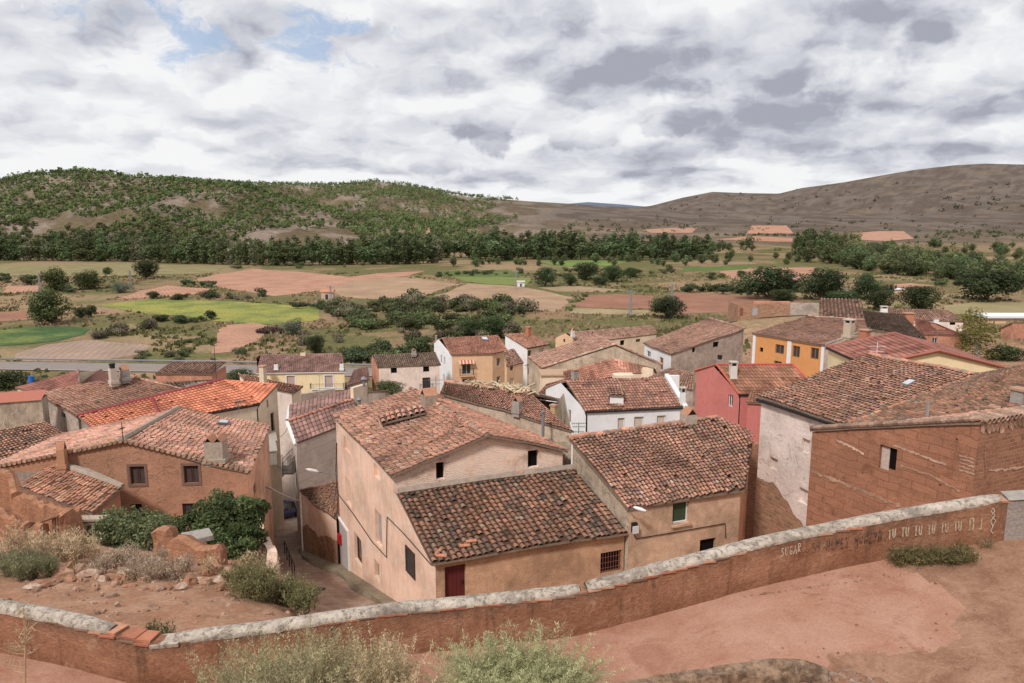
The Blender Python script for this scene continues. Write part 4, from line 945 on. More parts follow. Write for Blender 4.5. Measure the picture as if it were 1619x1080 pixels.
# --- big beige gabled barn
k = 1.15
q0 = P(857, 582, z=-15.5*k); q1 = P(973, 545, z=-13.2*k); q2 = P(1047, 577, z=-15.3*k); bk = A(-1.5, 7, 0)
BGB = house('barn', 'broad beige rubble barn gable with patched tile verges', dict(a=q0, k=q1, b=q2, c=q2+bk, r=q1+bk, d=q0+bk), ['a', '^k', 'b', 'c', '^r', 'd'],
  [(('a', 'd', 'r', 'k'), 'far', dict(w=.28, lich=.4)), (('b', 'c', 'r', 'k'), 'far', dict(w=.28, lich=.3))], wmat='beige', inset=.12, cat='barn')
m = MB(); ridge(m, dn(q1, .05), dn(q2, .05), 'redtile', r=.16); ridge(m, dn(q0, .03), dn(q1, .03), 'far', r=.16); m.build('verge_tiles', TILE, BGB['root'])
# --- low red roofs between
k = 1.08
q0 = P(893, 609, z=-15.3*k); q1 = P(990, 592, z=-15.3*k); q2 = P(968, 567, z=-14*k); q3 = P(891, 587, z=-14*k); q4 = P(1041, 589, z=-14.7*k)
LR = house('village_house', 'low house with a red ribbed roof in front of the broad beige barn', dict(a=q0, b=q1, c=q2, d=q3), ['a', 'b', 'c', 'd'], [(('a', 'b', 'c', 'd'), 'redtile', dict(w=.3, jit=.3, lich=.3))], wmat='cream', inset=.2)
chimney(LR, 909, 602, 583, 9, 70.5, 'flat', CEMENT)
k0_ = P(1000, 596, z=-15.6*k)
SM = house('village_house', 'small cream house under a smooth pink roof beside the red ribbed roof', dict(a=P(974, 590, z=-15.2*k), b=P(1040, 590, z=-15.0*k), c=P(1036, 582, z=-14.4*k), d=P(972, 567, z=-14*k)), ['a', 'b', 'c', 'd'], [(('a', 'b', 'c', 'd'), 'redtile', dict(w=.34, jit=.1, lich=.0, h=.03, mat=NEWTILE))], wmat='cream', inset=.2)
m = MB(); q = P(986, 597, Y=70); m.box((q[0], q[1], q[2]-.3), (1.9, 1.2, 1.3), .1); m.build('cream_wing', WM['cream'], SM['root'])
q0 = P(1012, 603, z=-15.5); q1 = P(1098, 618, z=-15.9); q2 = P(1098, 590, z=-14.6); q3 = P(1060, 581, z=-14.5)
BR = house('village_house', 'low house with a rough brown tile roof between the white house and the red house', dict(a=q0, b=q1, c=q2, d=q3), ['a', 'b', 'c', 'd'], [(('a', 'b', 'c', 'd'), 'far', dict(w=.27, lich=.55, sag=.12))], wmat='grey', inset=.15)
q0 = P(836, 640, z=-15.6); q1 = P(872, 633, z=-15.4); q2 = P(902, 597, z=-14.4); q3 = P(864, 607, z=-14.6)
RL = house('village_house', 'low house with a plain red tile roof just left of the white house', dict(a=q0, b=q1, c=q2, d=q3), ['a', 'b', 'c', 'd'], [(('a', 'b', 'c', 'd'), 'redtile', dict(w=.28, jit=.5, lich=.3))], wmat='beige', inset=.15)
q = P(878, 606, Y=75); m = MB(); m.box((q[0], q[1], -18.2), (3.0, 2.5, 4), .05); 
CB = thing('village_house', 'little pale cream building below the beige barn, left of the red ribbed roof', 'house', (q[0], q[1], -22)); m.build('wall', WM['cream'], CB); m = MB(); m.box((q[0], q[1], -16.1), (3.3, 2.8, .16), .05, (.45, .3, .2)); m.build('roof', VCOL, CB)

# --- orange beige house with balcony, far centre
q0 = P(713, 561, z=-21.7); q1 = P(781, 559, z=-21.7); q2 = P(788, 530.5, z=-19.9); q3 = P(699, 534.5, z=-19.9); q4 = P(684, 542, z=-20.9); q5 = P(803, 553.5, z=-21.6)
TAN = house('village_house', 'tan house with white side wall, red tiled roof and an awning over its balcony', dict(a=q0, b=q1, g=q5, c=q2, d=q3, e=q4, f=q2+A(-1, 4, -1)), ['a', 'b', 'g', '^c', 'f', 'e', '^d'] if False else ['a', 'b', 'g', 'f', 'e', '^d'],
  [(('a', 'b', 'c', 'd'), 'redtile', dict(w=.3, jit=.4, lich=.15)), (('e', 'f', 'c', 'd'), 'redtile', dict(w=.32, jit=.4))],
  wins=[(0, 731, 574, 745, 592, 'glass'), (0, 731, 599, 745, 606, 'glass'), (1, 786, 566, 791.5, 579, 'glass'), (1, 786, 595, 791.5, 608, 'glass'), (4, 697, 561, 699.5, 575, 'glass'), (4, 702, 564, 704.5, 577, 'glass'), (4, 701, 592, 703.5, 604, 'glass')],
  wmat='tan', segmat={4: 'white', 3: 'white'}, inset=.3)
m = MB(); tiles(m, [q1, q5, q5+(q2-q5)*.94, q2+(q1-q2)*.06], 'redtile', w=.3, jit=.4, lich=.15); m.build('hip_roof', TILE, TAN['root'])
balcony(TAN, 0, (727, 582, 749, 592.5), IRON, slabmat=WM['tan'])
m = MB(); f = TAN['frames'][0]; u0, v0, u1, v1 = f.rect((726, 569, 750, 574)); n = 9
for i in range(n): 
    a, b = u0+(u1-u0)*i/n, u0+(u1-u0)*(i+1)/n; m.add([f.at(a, v1, .02), f.at(b, v1, .02), f.at(b, v0, .8), f.at(a, v0, .8)], [(0, 1, 2, 3)], (.45, .12, .09) if i % 2 else (.62, .45, .33))
m.build('awning', VCOL, TAN['root'])
m = MB(); u, v = f.px(779, 606); fbox(m, f, u-.22, v-.15, u+.22, v+.15, .01, .04, (.05, .12, .45)); m.build('street_sign', VCOL, TAN['root'])
chimney(TAN, 690, 540, 530, 3.5, 121, 'flat', CEMENT); skylight(TAN, ((763, 538), (773, 539), (770, 534), (761, 534)), 'abd')
# --- white and cream house right of it
q0 = P(834, 550.5, z=-22.5); q1 = P(870, 544, z=-22.5); q2 = P(838, 526.5, z=-20.6); q3 = P(797, 528.5, z=-20.6)
WC = house('village_house', 'tall cream house with white side wall and a brick chimney, right of the tan house', dict(a=q0, b=q1, c=q2, d=q3), ['a', 'b', 'c', 'd'], [(('a', 'b', 'c', 'd'), 'village', dict(w=.3, jit=.6, lich=.25))],
  wins=[(0, 835, 554, 840, 566, 'wood'), (0, 853, 550, 860, 561, 'white'), (0, 835, 581, 840, 592, 'dwood'), (0, 833, 607, 840, 618, 'dark'), (0, 844, 602, 849, 613, 'dwood'), (0, 854, 601, 859, 610, 'dwood'), (0, 855, 578, 860, 587, 'dwood')], wmat='cream', segmat={3: 'white'}, inset=.25)
gutter(WC, 'a', 'b'); chimney(WC, 836, 530, 516, 7, 129, 'flat', flat('brick_chimney_b', (.45, .18, .1), .9))
f = WC['frames'][0]; m = MB(); m.tube([onw(830, 578, f), onw(845, 573, f), onw(869, 567, f)], .06, 5); m.build('wall_cable', IRON, WC['root'])
m = MB(); fbox(m, f, .02, -34, f.L-.02, f.px(845, 586)[1], .0, .03); 
q0 = P(801, 579, z=-22.6); q1 = P(829, 573.5, z=-22.6); q2 = P(813, 551, z=-20.4); q3 = P(797, 555, z=-20.4)
LT = house('village_house', 'lower ochre house with a dark brown roof wedged beside the tan house', dict(a=q0, b=q1, c=q2, d=q3), ['a', 'b', 'c', 'd'], [(('a', 'b', 'c', 'd'), 'far', dict(w=.3, lich=.6))], wins=[(0, 807, 579, 812, 586, 'wood'), (0, 806, 598, 813, 613, 'white')], wmat='tan', inset=.15)
# --- pale pink house with dark roof
q0 = P(597, 581, z=-22.4); q1 = P(698, 577, z=-22.4); q2 = P(689, 557, z=-21.0); q3 = P(591, 561.5, z=-21.0); q4 = P(585, 567, z=-21.6)
PP = house('village_house', 'pale pink house with a dark lichened roof and brick gable, left of the tan house', dict(a=q0, b=q1, c=q2, d=q3, e=q4, f=q2+(q4-q3)), ['a', 'b', '^c', 'f', 'e', '^d'],
  [(('a', 'b', 'c', 'd'), 'fardark', dict(w=.3, lich=.5)), (('f', 'e', 'd', 'c'), 'fardark', dict(w=.32))], wins=[(0, 618.5, 581.5, 628, 590, 'dark'), (0, 669.5, 579, 679, 588, 'dark'), (0, 668.5, 597, 681, 618, 'dwood')], wmat='pinkpale', segmat={3: 'terracotta'}, inset=.25)
balcony(PP, 0, (664, 606, 685, 617), IRON); chimney(PP, 655, 560, 551, 7, 111, 'tiles', CEMENT)
# --- yellow house
q0 = P(405, 590, z=-24.5); q1 = P(547, 588, z=-24.5); q2 = P(541, 559, z=-22.7); q3 = P(413, 561, z=-22.7)
YEL = house('village_house', 'yellow house with a brown roof, white trimmed windows and long balcony near the road', dict(a=q0, b=q1, c=q2, d=q3, e=q1+A(-4.6, 13.3, 0), f=q0+A(-4.6, 13.3, 0)), ['a', 'b', '^c', 'e', 'f', '^d'],
  [(('a', 'b', 'c', 'd'), 'maroon', dict(w=.3, l=.4, jit=.2, lich=.05, sag=.02, h=.06, mat=NEWTILE)), (('e', 'f', 'd', 'c'), 'maroon', dict(w=.3, jit=.2, mat=NEWTILE))],
  wins=[(0, 454, 594, 467, 613, 'blindp'), (0, 514, 593.5, 527, 613, 'blindp')], wmat='yellow', inset=.3, drop=2)
f = YEL['frames'][0]
for r in ((454, 594, 467, 613), (514, 593.5, 527, 613)):
    u0, v0, u1, v1 = f.rect(r); m = MB(); frame_ring(m, f, u0-.14, v0-.1, u1+.14, v1+.14, .15, -.01, .05); m.build('window_surround', WHITE, YEL['root'])
balcony(YEL, 0, (492, 605, 545, 613), IRON, slabmat=WHITE, out=.9); gutter(YEL, 'a', 'b', mat=WHITE)
chimney(YEL, 416, 595, 577, 9, 112, 'flat', flat('cream_chimney_b', (.7, .6, .45), .9)); chimney(YEL, 437.5, 584, 571, 6, 115, 'tiles', WHITE); chimney(YEL, 541, 583, 570, 6, 115, 'tiles', WHITE); chimney(YEL, 480, 562, 554, 8, 120, 'tiles', WM['cream'])
# --- dark lean roofs beside the yellow house
q0 = P(548, 610, z=-24.3); q1 = P(585, 600, z=-24.3); q2 = P(582, 578, z=-23); q3 = P(560, 585, z=-23)
MK = house('shed', 'dark maroon ribbed shed roof between the yellow and the pale pink houses', dict(a=q0, b=q1, c=q2, d=q3), ['a', 'b', 'c', 'd'], [(('a', 'b', 'c', 'd'), 'maroon', dict(w=.4, l=.6, jit=.1, mat=NEWTILE))], wmat='grey', cat='shed')
q0 = P(582, 625, z=-19.3); q1 = P(618, 619, z=-19.3); 
MK2 = house('shed', 'red ribbed shed roof behind the ridge of the salmon house', dict(a=q0, b=q1, c=P(612, 616, z=-18.6), d=P(580, 619, z=-18.6)), ['a', 'b', 'c', 'd'], [(('a', 'b', 'c', 'd'), 'newred', dict(w=.4, l=.6, jit=.1, mat=NEWTILE))], wmat='grey', cat='shed')
q0 = P(474, 632, z=-24.9); q1 = P(530, 622, z=-24.9); m = MB(); fr = Frame2(q0, q1, (q0[0], q0[1]+4)); fbox(m, fr, 0, -31, fr.L, -24.2, -.4, 0)
tag(m.build('garden_wall', WM['grey']), 'low grey wall under the balcony of the yellow house', 'wall')
# --- far right roofs
k = 1.0
q0 = P(1297, 503, z=-12.0); q1 = P(1370, 505, z=-12.0); q2 = P(1362, 474, z=-10.7); q3 = P(1297, 472, z=-10.6)
R1 = house('barn', 'barn with a steep roof of standing grey and orange tile rows, behind the orange house', dict(a=q0, b=q1, c=q2, d=q3), ['a', 'b', 'c', 'd'], [(('a', 'b', 'c', 'd'), 'far', dict(w=.42, l=.5, h=.14, lich=.55, seg=5))], wmat='grey', cat='barn')
q0 = P(1372, 518, z=-12); q1 = P(1466, 537, z=-12); q2 = P(1427, 497, z=-11.1); q3 = P(1364, 491, z=-10.9)
R2 = house('barn', 'barn with a dark grey brown tile roof, right of the steep roofed barn', dict(a=q0, b=q1, c=q2, d=q3), ['a', 'b', 'c', 'd'], [(('a', 'b', 'c', 'd'), 'fardark', dict(w=.34, l=.45, lich=.5))], wmat='beige', cat='barn')
q0 = P(1403, 505, z=-17); q1 = P(1526, 509, z=-17); q2 = P(1500, 490, z=-15.6); q3 = P(1405, 488, z=-15.6)
R3 = house('village_house', 'pale house with a brown hipped roof near the far right fields', dict(a=q0, b=q1, c=q2, d=q3), ['a', 'b', 'c', 'd'], [(('a', 'b', 'c', 'd'), 'far', dict(w=.34, lich=.4))], wins=[(0, 1502, 509.5, 1511, 514, 'dark')], wmat='pinkpale')
chimney(R3, 1397, 501, 486, 10, 119, 'slot', WHITE); chimney(R3, 1480, 512, 503, 7, 116, 'flat', WHITE)
q0 = P(1462, 529, z=-15.1); q1 = P(1526, 530, z=-15.1); q2 = P(1483, 512, z=-13.8); q3 = P(1446, 503, z=-13.6); q4 = P(1440, 508, z=-14.6)
R4 = house('village_house', 'salmon red house with a red brown hipped roof, left of the yellow green poplar', dict(a=q0, b=q1, c=q2, d=q3), ['a', 'b', 'c', 'd'], [(('a', 'b', 'c', 'd'), 'newred', dict(w=.32, jit=.2, lich=.1, mat=NEWTILE, h=.06))], wins=[(0, 1474, 534, 1483, 543, 'glass')], wmat='terracotta')
chimney(R4, 1436, 509, 494, 13, 95, 'flat', flat('brick_chimney_c', (.45, .2, .12), .9))
q0 = P(1581, 518, z=-17); q1 = P(1660, 518, z=-17); q2 = P(1640, 509, z=-15.9); q3 = P(1600, 510, z=-15.9)
R5 = house('village_house', 'red brick house with cream bands at the right edge', dict(a=q0, b=q1, c=q2, d=q3), ['a', 'b', 'c', 'd'], [(('a', 'b', 'c', 'd'), 'newred', dict(w=.34, jit=.2, mat=NEWTILE, h=.05))], wins=[(0, 1592, 521, 1599, 529, 'glass'), (0, 1615, 544, 1625, 554, 'glass')], wmat='terracotta')
f = R5['frames'][0]; u0, v0, u1, v1 = f.rect((1583, 531, 1619, 534)); m = MB(); fbox(m, f, .02, v0, f.L, v1, 0, .06); m.build('cream_band', WM['cream'], R5['root'])
# long white roofed shed and low shed
for (x0, x1, y, yb, lab) in ((1562, 1640, 502, 512, 'long shed with a white sheet roof at the right edge'), (1407, 1428, 458, 463, 'small white roofed shed among the dark trees')):
    a = G(x0, yb); b = G(x1, yb); b[1] = a[1]; b[0] = P(x1, yb, Y=a[1])[0]; h = P(x0, y, Y=a[1])[2]; rr = thing('shed', lab, 'shed', (a+b)/2)
    m = MB(); c = (a+b)/2; L = b[0]-a[0]; m.box((c[0], c[1]+2, (a[2]+h)/2-.2), (L, 4, h-a[2]+.4)); m.build('wall', WM['tan'], rr)
    m = MB(); m.box((c[0], c[1]+2, h+.1), (L+.8, 5, .35), 0, (.72, .73, .75)); m.build('roof', VCOL, rr)
# roofless ruin behind orange house
a = G(1166, 500); b = G(1250, 503); Yr = 130; a = P(1167, 501, Y=Yr); b = P(1249, 503, Y=Yr); fr = Frame2(a, b, (a[0], a[1]+5)); rr = thing('ruined_house', 'roofless low stone ruin with a red door and pale shutter in the dry grass', 'ruin', ((a+b)/2))
zt = P(1200, 480, Y=Yr)[2]; m = MB(); V, F = tri_wall([(0, a[2]-2), (fr.L, a[2]-2), (fr.L, zt), (fr.L*.6, zt+.15), (fr.L*.35, zt), (fr.L*.3, zt-.5), (0, zt-.3)], [])
m.add(np.array([fr.at(u, v) for u, v in V]), F, uv=V); V4 = [fr.at(0, a[2]-2), fr.at(0, a[2]-2, -6), fr.at(0, zt-.3, -6), fr.at(0, zt-.3)]; m.add(V4, [(0, 1, 2, 3)], uv=[(0, 0), (6, 0), (6, 3), (0, 3)]); m.build('wall', WM['rubble'], rr)
for r, mt, nm in (((1170, 487, 1175, 499), RUST, 'door'), ((1190, 487, 1198, 499), GREYSH, 'shutter')):
    u0, v0, u1, v1 = fr.rect(r); m = MB(); fbox(m, fr, u0, v0, u1, v1, .01, .06); m.build(nm, mt, rr)
m = MB(); m.box(fr.at(fr.L*.65, zt+.12, -.4), (fr.L*.7, .9, .35), math.atan2(fr.u[1], fr.u[0]), None, 0, 1, .05); m.build('brick_coping', WM['terracotta'], rr)
a = P(1249, 479, Y=140); b = P(1295, 479, Y=140); m = MB(); m.box(((a[0]+b[0])/2, 140, a[2]-2), (b[0]-a[0], .5, 4)); tag(m.build('garden_wall', WM['grey']), 'long plain grey wall beyond the stone ruin', 'wall')
# ================================================================== GROUND
def f_ground(t):
    c = t.attr('Col'); p = t.pos()
    n1 = t.noise(.05, 6, .65, p, .5); n2 = t.noise(.6, 6, .7, p); n3 = t.noise(4, 5, .7, p)
    c = t.mix(t.math('MULTIPLY', t.map(n2, .5, .7), .55), c, t.mix(.6, c, (.36, .28, .155), 'MIX'))
    c = t.mix(t.math('MULTIPLY', t.map(n1, .52, .68), .5), c, (.14, .135, .05))
    c = t.mix(.8, c, t.ramp(t.noise(.9, 7, .75, p), [(.28, .2), (.5, .5), (.74, .82)]), 'OVERLAY')
    c = t.mix(.5, c, t.ramp(n3, [(.25, .25), (.5, .5), (.75, .75)]), 'OVERLAY')
    return c, t.bump(t.math('ADD', n2, t.math('MULTIPLY', n3, .4)), .6, .12)
GROUND = material('dry_earth_and_grass', f_ground, .97, 0, .05)
def f_hill(t):
    c = t.attr('Col'); p = t.pos()
    n1 = t.noise(.012, 7, .68, p, .8); n2 = t.noise(.09, 7, .75, p, .4)
    c = t.mix(t.math('MULTIPLY', t.map(n1, .5, .66), .6), c, t.mix(.7, c, (.27, .195, .13)))
    c = t.mix(t.math('MULTIPLY', t.map(n2, .55, .68), .5), c, t.mix(.6, c, (.09, .085, .045)))
    c = t.mix(.7, c, t.ramp(t.noise(.22, 6, .75, p), [(.28, .22), (.5, .5), (.74, .8)]), 'OVERLAY')
    return c, t.bump(n2, .8, 3)
HILLM = material('hill_scrub', f_hill, .97, 0, .03)
sv = np.sinh(np.linspace(-1.9, 1.9, 620))/math.sinh(1.9)*1.9
Yv = np.concatenate([np.linspace(-28, 2, 12), np.linspace(3, 80, 160), np.linspace(81, 320, 130), np.geomspace(324, 1500, 170), np.geomspace(1530, 9500, 70)])
yy, ss = np.meshgrid(Yv, sv, indexing='ij'); xx = ss*(yy+30)
ZZ = H(xx, yy)
d2 = fbm(xx/45, yy/45, 41, 4); d3 = fbm(xx/14, yy/14, 42, 3)
C = np.empty(xx.shape+(3,)); 
tan_, olive, soil, dirt = A(.285, .205, .118), A(.135, .125, .052), A(.32, .19, .125), A(.34, .20, .13)
w = sst(.38, .54, d2)[..., None]; C[:] = tan_*(1-w)+olive*w
w = sst(.55, .66, d3)[..., None]*.6; C = C*(1-w)+soil*w
w = (1-sst(100, 135, yy))[..., None]; C = C*(1-w)+dirt*w
# hills: left pine hill floor, right grey brown mountain
hl = sst(.8, 6, ZZ-H0(xx, yy))[..., None]
pxs = 810+FPX*xx/np.maximum(yy, 1)/CP
rocky = sst(.46, .62, fbm(xx/26, yy/40, 77, 5))[..., None]
ch = A(.15, .115, .07)*(1-rocky)+A(.27, .21, .165)*rocky
far = sst(900, 2200, yy)[..., None]; right = sst(690, 960, pxs+120*(fbm(xx/80, yy/80, 87, 3)-.5))[..., None]
ch2 = A(.118, .092, .074)*(1-rocky*.7)+A(.19, .155, .13)*rocky*.7
ch = ch*(1-right)+ch2*right
lowf = sst(1100, 600, yy)[..., None]*right; ch = ch*(1-lowf*.6)+(A(.20, .14, .09)+A(.16, .11, .065)*sst(.48, .62, fbm(xx/260, yy/45, 83, 4))[..., None]-A(.09, .05, .035)*sst(.52, .64, fbm(xx/200, yy/60, 85, 4))[..., None])*lowf*.6
vfar = sst(4500, 6500, yy)[..., None]; ch = ch*(1-vfar)+A(.12, .16, .22)*vfar  # farthest hills tinted bluish: distance haze put into their colour
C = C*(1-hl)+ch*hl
n0, n1 = xx.shape
V = np.stack([xx, yy, ZZ], -1).reshape(-1, 3)
idx = np.arange(n0*n1).reshape(n0, n1)
def gridmesh(rows, name, mat, kind):
    r0, r1 = rows; sub = idx[r0:r1]
    F = np.stack([sub[:-1, :-1], sub[:-1, 1:], sub[1:, 1:], sub[1:, :-1]], -1).reshape(-1, 4)-sub[0, 0]
    m = MB(); m.add(V[sub[0, 0]:sub[-1, -1]+1], F, C.reshape(-1, 3)[sub[0, 0]:sub[-1, -1]+1]); return m.build(name, mat, None, True, kind)
rsplit = int(np.searchsorted(Yv, 560))
gridmesh((0, rsplit+1), 'ground', GROUND, 'structure'); gridmesh((rsplit, n0), 'hills', HILLM, 'structure')

# ---- fields laid on the valley floor
def f_field(furrow):
    def f(t):
        c = t.attr(); p = t.pos()
        c = t.mix(.6, c, t.ramp(t.noise(.09, 6, .65, p, .4), [(.3, .34), (.5, .5), (.7, .66)]), 'OVERLAY')
        c = t.mix(.5, c, t.ramp(t.noise(1.2, 6, .75, p), [(.3, .28), (.5, .5), (.7, .72)]), 'OVERLAY')
        w = t.new('ShaderNodeTexWave'); t.put(w.inputs['Vector'], t.uv()); w.inputs['Scale'].default_value = furrow; w.inputs['Distortion'].default_value = 3; w.inputs['Detail'].default_value = 3; w.inputs['Detail Scale'].default_value = .6
        c = t.mix(.16, c, t.ramp(w.outputs['Fac'], [(0, .3), (1, .66)]), 'OVERLAY')
        return c, t.bump(w.outputs['Fac'], .4, .2)
    return f
FIELD = material('ploughed_field', f_field(.085), .97, 0, .03); FINE = material('stubble_field', f_field(.2), .97, 0, .03)
CROP = material('flowering_crop', lambda t: t.mix(.8, t.mix(t.map(t.noise(.06, 5, .65, t.pos()), .4, .62), t.attr(), (.17, .20, .065)), t.ramp(t.noise(1, 6, .75, t.vmul(t.pos(), (1.6, .5, 1))), [(.28, .24), (.5, .5), (.72, .76)]), 'OVERLAY'), .97, 0, .03)
FIELD_POLYS = []
def field(poly, col, lab=None, ang=None, off=.05, mat=None, kind='field'):
    W = np.array([G(x, y) for x, y in poly]); cen = W.mean(0); L = np.ptp(W[:, :2], axis=0).max()
    step = max(4, L/28); B = []
    for a, b in zip(W, np.roll(W, -1, 0)):
        n = max(1, int(np.linalg.norm((b-a)[:2])/step))
        for k in range(n): B.append(a[:2]+(b-a)[:2]*k/n)
    B = np.array(B); nrm = B-cen[:2]; r = np.linalg.norm(nrm, axis=1)[:, None]
    B = B+nrm/r*((fbm(B[:, 0]/9, B[:, 1]/9, 12, 3)-.5)*min(4, L*(.05 if cen[1] < 520 else .012)))[:, None]
    gx, gy = np.meshgrid(np.arange(B[:, 0].min(), B[:, 0].max(), step), np.arange(B[:, 1].min(), B[:, 1].max(), step))
    I = np.stack([gx.ravel(), gy.ravel()], 1); I = I[inpoly(I, B)]
    vs = [Vector(q) for q in B]+[Vector(q) for q in I]
    Vv, E, F, *_ = delaunay_2d_cdt(vs, [(i, (i+1) % len(B)) for i in range(len(B))], [], 0, 1e-4)
    X = np.array([(v[0], v[1]) for v in Vv]); F = [f for f in F if inpoly(X[list(f)].mean(0)[None], B)[0]]
    z = H(X[:, 0], X[:, 1])+off+(.25 if cen[1] > 520 else 0)
    F = [f if np.cross(X[f[1]]-X[f[0]], X[f[2]]-X[f[0]]) > 0 else tuple(f)[::-1] for f in [tuple(f) for f in F]]
    a = ang if ang is not None else .35; U = np.stack([X[:, 0]*math.cos(a)+X[:, 1]*math.sin(a), -X[:, 0]*math.sin(a)+X[:, 1]*math.cos(a)], 1)
    m = MB(); m.add(np.column_stack([X, z]), F, col, uv=U); m.build(kind, mat or FINE, None, False, 'structure'); FIELD_POLYS.append(B)
SOIL, TANF, BRN, YG = (.42, .235, .16), (.37, .25, .165), (.30, .155, .105), (.30, .285, .08)
for k, (poly, col, ang, mat) in enumerate([
 ([(310, 443), (345, 434), (400, 425), (470, 430), (545, 437), (578, 441), (522, 458), (435, 468), (350, 456)], SOIL, .5, FINE),
 ([(182, 474), (222, 460), (265, 452), (335, 457), (325, 464), (265, 469)], SOIL, .5, FINE),
 ([(157, 484), (233, 473), (333, 476), (420, 480), (510, 487), (503, 507), (460, 512), (413, 513), (343, 509), (285, 500), (233, 496)], YG, .2, CROP),
 ([(-60, 530), (0, 523), (50, 517), (110, 516), (146, 521), (133, 530), (90, 540), (40, 545), (-60, 552)], (.07, .115, .05), .1, CROP),
 ([(6, 465), (10, 452), (66, 452), (60, 461)], SOIL, .5, FINE),
 ([(23, 560), (75, 545), (140, 537), (240, 547), (215, 563), (160, 570), (57, 573), (20, 571)], (.33, .235, .18), .3, FINE),
 ([(-40, 500), (40, 490), (55, 505), (-40, 512)], BRN, .2, FINE),
 ([(345, 528), (352, 515), (400, 511), (425, 516), (405, 540), (370, 556), (335, 560)], SOIL, .9, FINE),
 ([(520, 458), (560, 445), (625, 437), (727, 450), (690, 462), (655, 473), (600, 474), (540, 470)], TANF, 1.2, FINE),
 ([(545, 439), (600, 432), (673, 429), (640, 437), (580, 443)], SOIL, .5, FINE),
 ([(675, 474), (740, 448), (823, 453), (870, 462), (905, 470), (884, 494), (823, 490), (773, 484)], TANF, 1.2, FINE),
 ([(908, 485), (927, 467), (980, 465), (1034, 468), (1029, 489), (965, 488)], BRN, 1.25, FIELD),
 ([(900, 496), (910, 488), (1027, 491), (1020, 499)], (.33, .26, .15), .3, FINE),
 ([(707, 438), (770, 437), (840, 440), (833, 452), (775, 450), (740, 446)], (.19, .22, .075), .3, CROP),
 ([(680, 434), (720, 428), (800, 427), (838, 434), (800, 438), (720, 438)], (.12, .15, .055), .3, FINE),
 ([(1062, 463), (1130, 464), (1210, 470), (1290, 477), (1230, 485), (1165, 493), (1070, 497)], BRN, .9, FIELD),
 ([(1079, 423), (1189, 420), (1180, 426), (1079, 429)], (.11, .16, .05), .3, FINE),
 ([(1136, 429), (1210, 424), (1292, 423), (1279, 443), (1200, 446), (1162, 443)], SOIL, .7, FINE),
 ([(1014, 364), (1060, 361), (1104, 360), (1094, 369), (1030, 369)], (.40, .235, .165), .3, FINE),
 ([(1181, 370), (1189, 357), (1244, 357), (1256, 370)], (.43, .235, .16), .3, FINE),
 ([(1129, 379), (1190, 374), (1254, 377), (1253, 383), (1190, 382)], (.41, .215, .145), .3, FINE),
 ([(1350, 369), (1390, 366), (1429, 366), (1446, 378), (1400, 382), (1364, 380)], (.43, .245, .17), .3, FINE),
 ([(643, 370), (655, 357), (681, 358), (680, 370)], (.42, .245, .17), .3, FINE),
 ([(1490, 484), (1540, 478), (1640, 478), (1640, 500), (1570, 499), (1500, 497)], (.30, .25, .135), .3, FINE),
 ([(850, 413), (930, 411), (1000, 414), (960, 421), (880, 422)], (.17, .22, .07), .3, FINE),
 ([(850, 455), (905, 452), (990, 459), (960, 462), (880, 461)], (.33, .24, .15), .3, FINE),
 ([(1395, 451), (1440, 448), (1480, 452), (1440, 456)], SOIL, .3, FINE),
 ([(0, 436), (0, 420), (180, 417), (370, 420), (330, 432), (180, 437)], (.25, .215, .11), .3, FINE),
]): field(poly, col, None, ang, .05+.012*(k % 5), mat)

# ---- road with guard rail
def strip(rows, name, mat, kind='structure', col=None, nx=6, zf=None, uvs=1):
    """rows: (left xyz, right xyz) lines of a ribbon"""
    m = MB(); V = []; U = []; l = 0
    for r, (a, b) in enumerate(rows):
        if r: l += np.linalg.norm(np.asarray(a)-rows[r-1][0])
        for k in range(nx+1):
            V.append(np.asarray(a)+(np.asarray(b)-np.asarray(a))*k/nx); U.append((k/nx*np.linalg.norm(np.asarray(b)-np.asarray(a)), l))
    F = [(r*(nx+1)+k, r*(nx+1)+k+1, (r+1)*(nx+1)+k+1, (r+1)*(nx+1)+k) for r in range(len(rows)-1) for k in range(nx)]
    m.add(V, F, col, uv=U); return m.build(name, mat, None, True, kind)
ASPH = flat('pale_asphalt', (.27, .225, .20), .95, var=.15, sc=.5)
RX = np.linspace(-150, 60, 60); RY = np.interp(RX, [-150, -104, -60, 0, 60], [152, 149, 146, 139, 132])
rows = [((x, y-4, float(H(x, y-4))+.18), (x, y+4, float(H(x, y+4))+.22)) for x, y in zip(RX, RY)]
strip(rows, 'road', ASPH); 
rows = [((x, y-3.7, float(H(x, y-3.7))+.196), (x, y-3.58, float(H(x, y-3.58))+.198)) for x, y in zip(RX, RY)]; strip(rows, 'road_line', WHITE, nx=1)
gr = thing('guard_rail', 'grey steel guard rail along the far side of the valley road', 'guard rail', (-70, 151, -30.4))
m = MB(); pr = []
for x, y in zip(RX[8:46], RY[8:46]): pr.append(A(x, y+4.6, float(H(x, y+4.6))+.75))
for a, b in zip(pr[:-1], pr[1:]):
    m.add([a+A(0, 0, -.17), b+A(0, 0, -.17), b+A(0, -.07, -.07), a+A(0, -.07, -.07), a, b, a+A(0, -.07, .07), b+A(0, -.07, .07), a+A(0, 0, .17), b+A(0, 0, .17)], [(0, 1, 2, 3), (3, 2, 5, 4), (4, 5, 7, 6), (6, 7, 9, 8)])
m.build('rail', STEEL, gr)
for q in pr[::1]: m = MB(); m.box((q[0], q[1]+.1, q[2]-.35), (.12, .1, .9)); m.build('post', STEEL, gr)

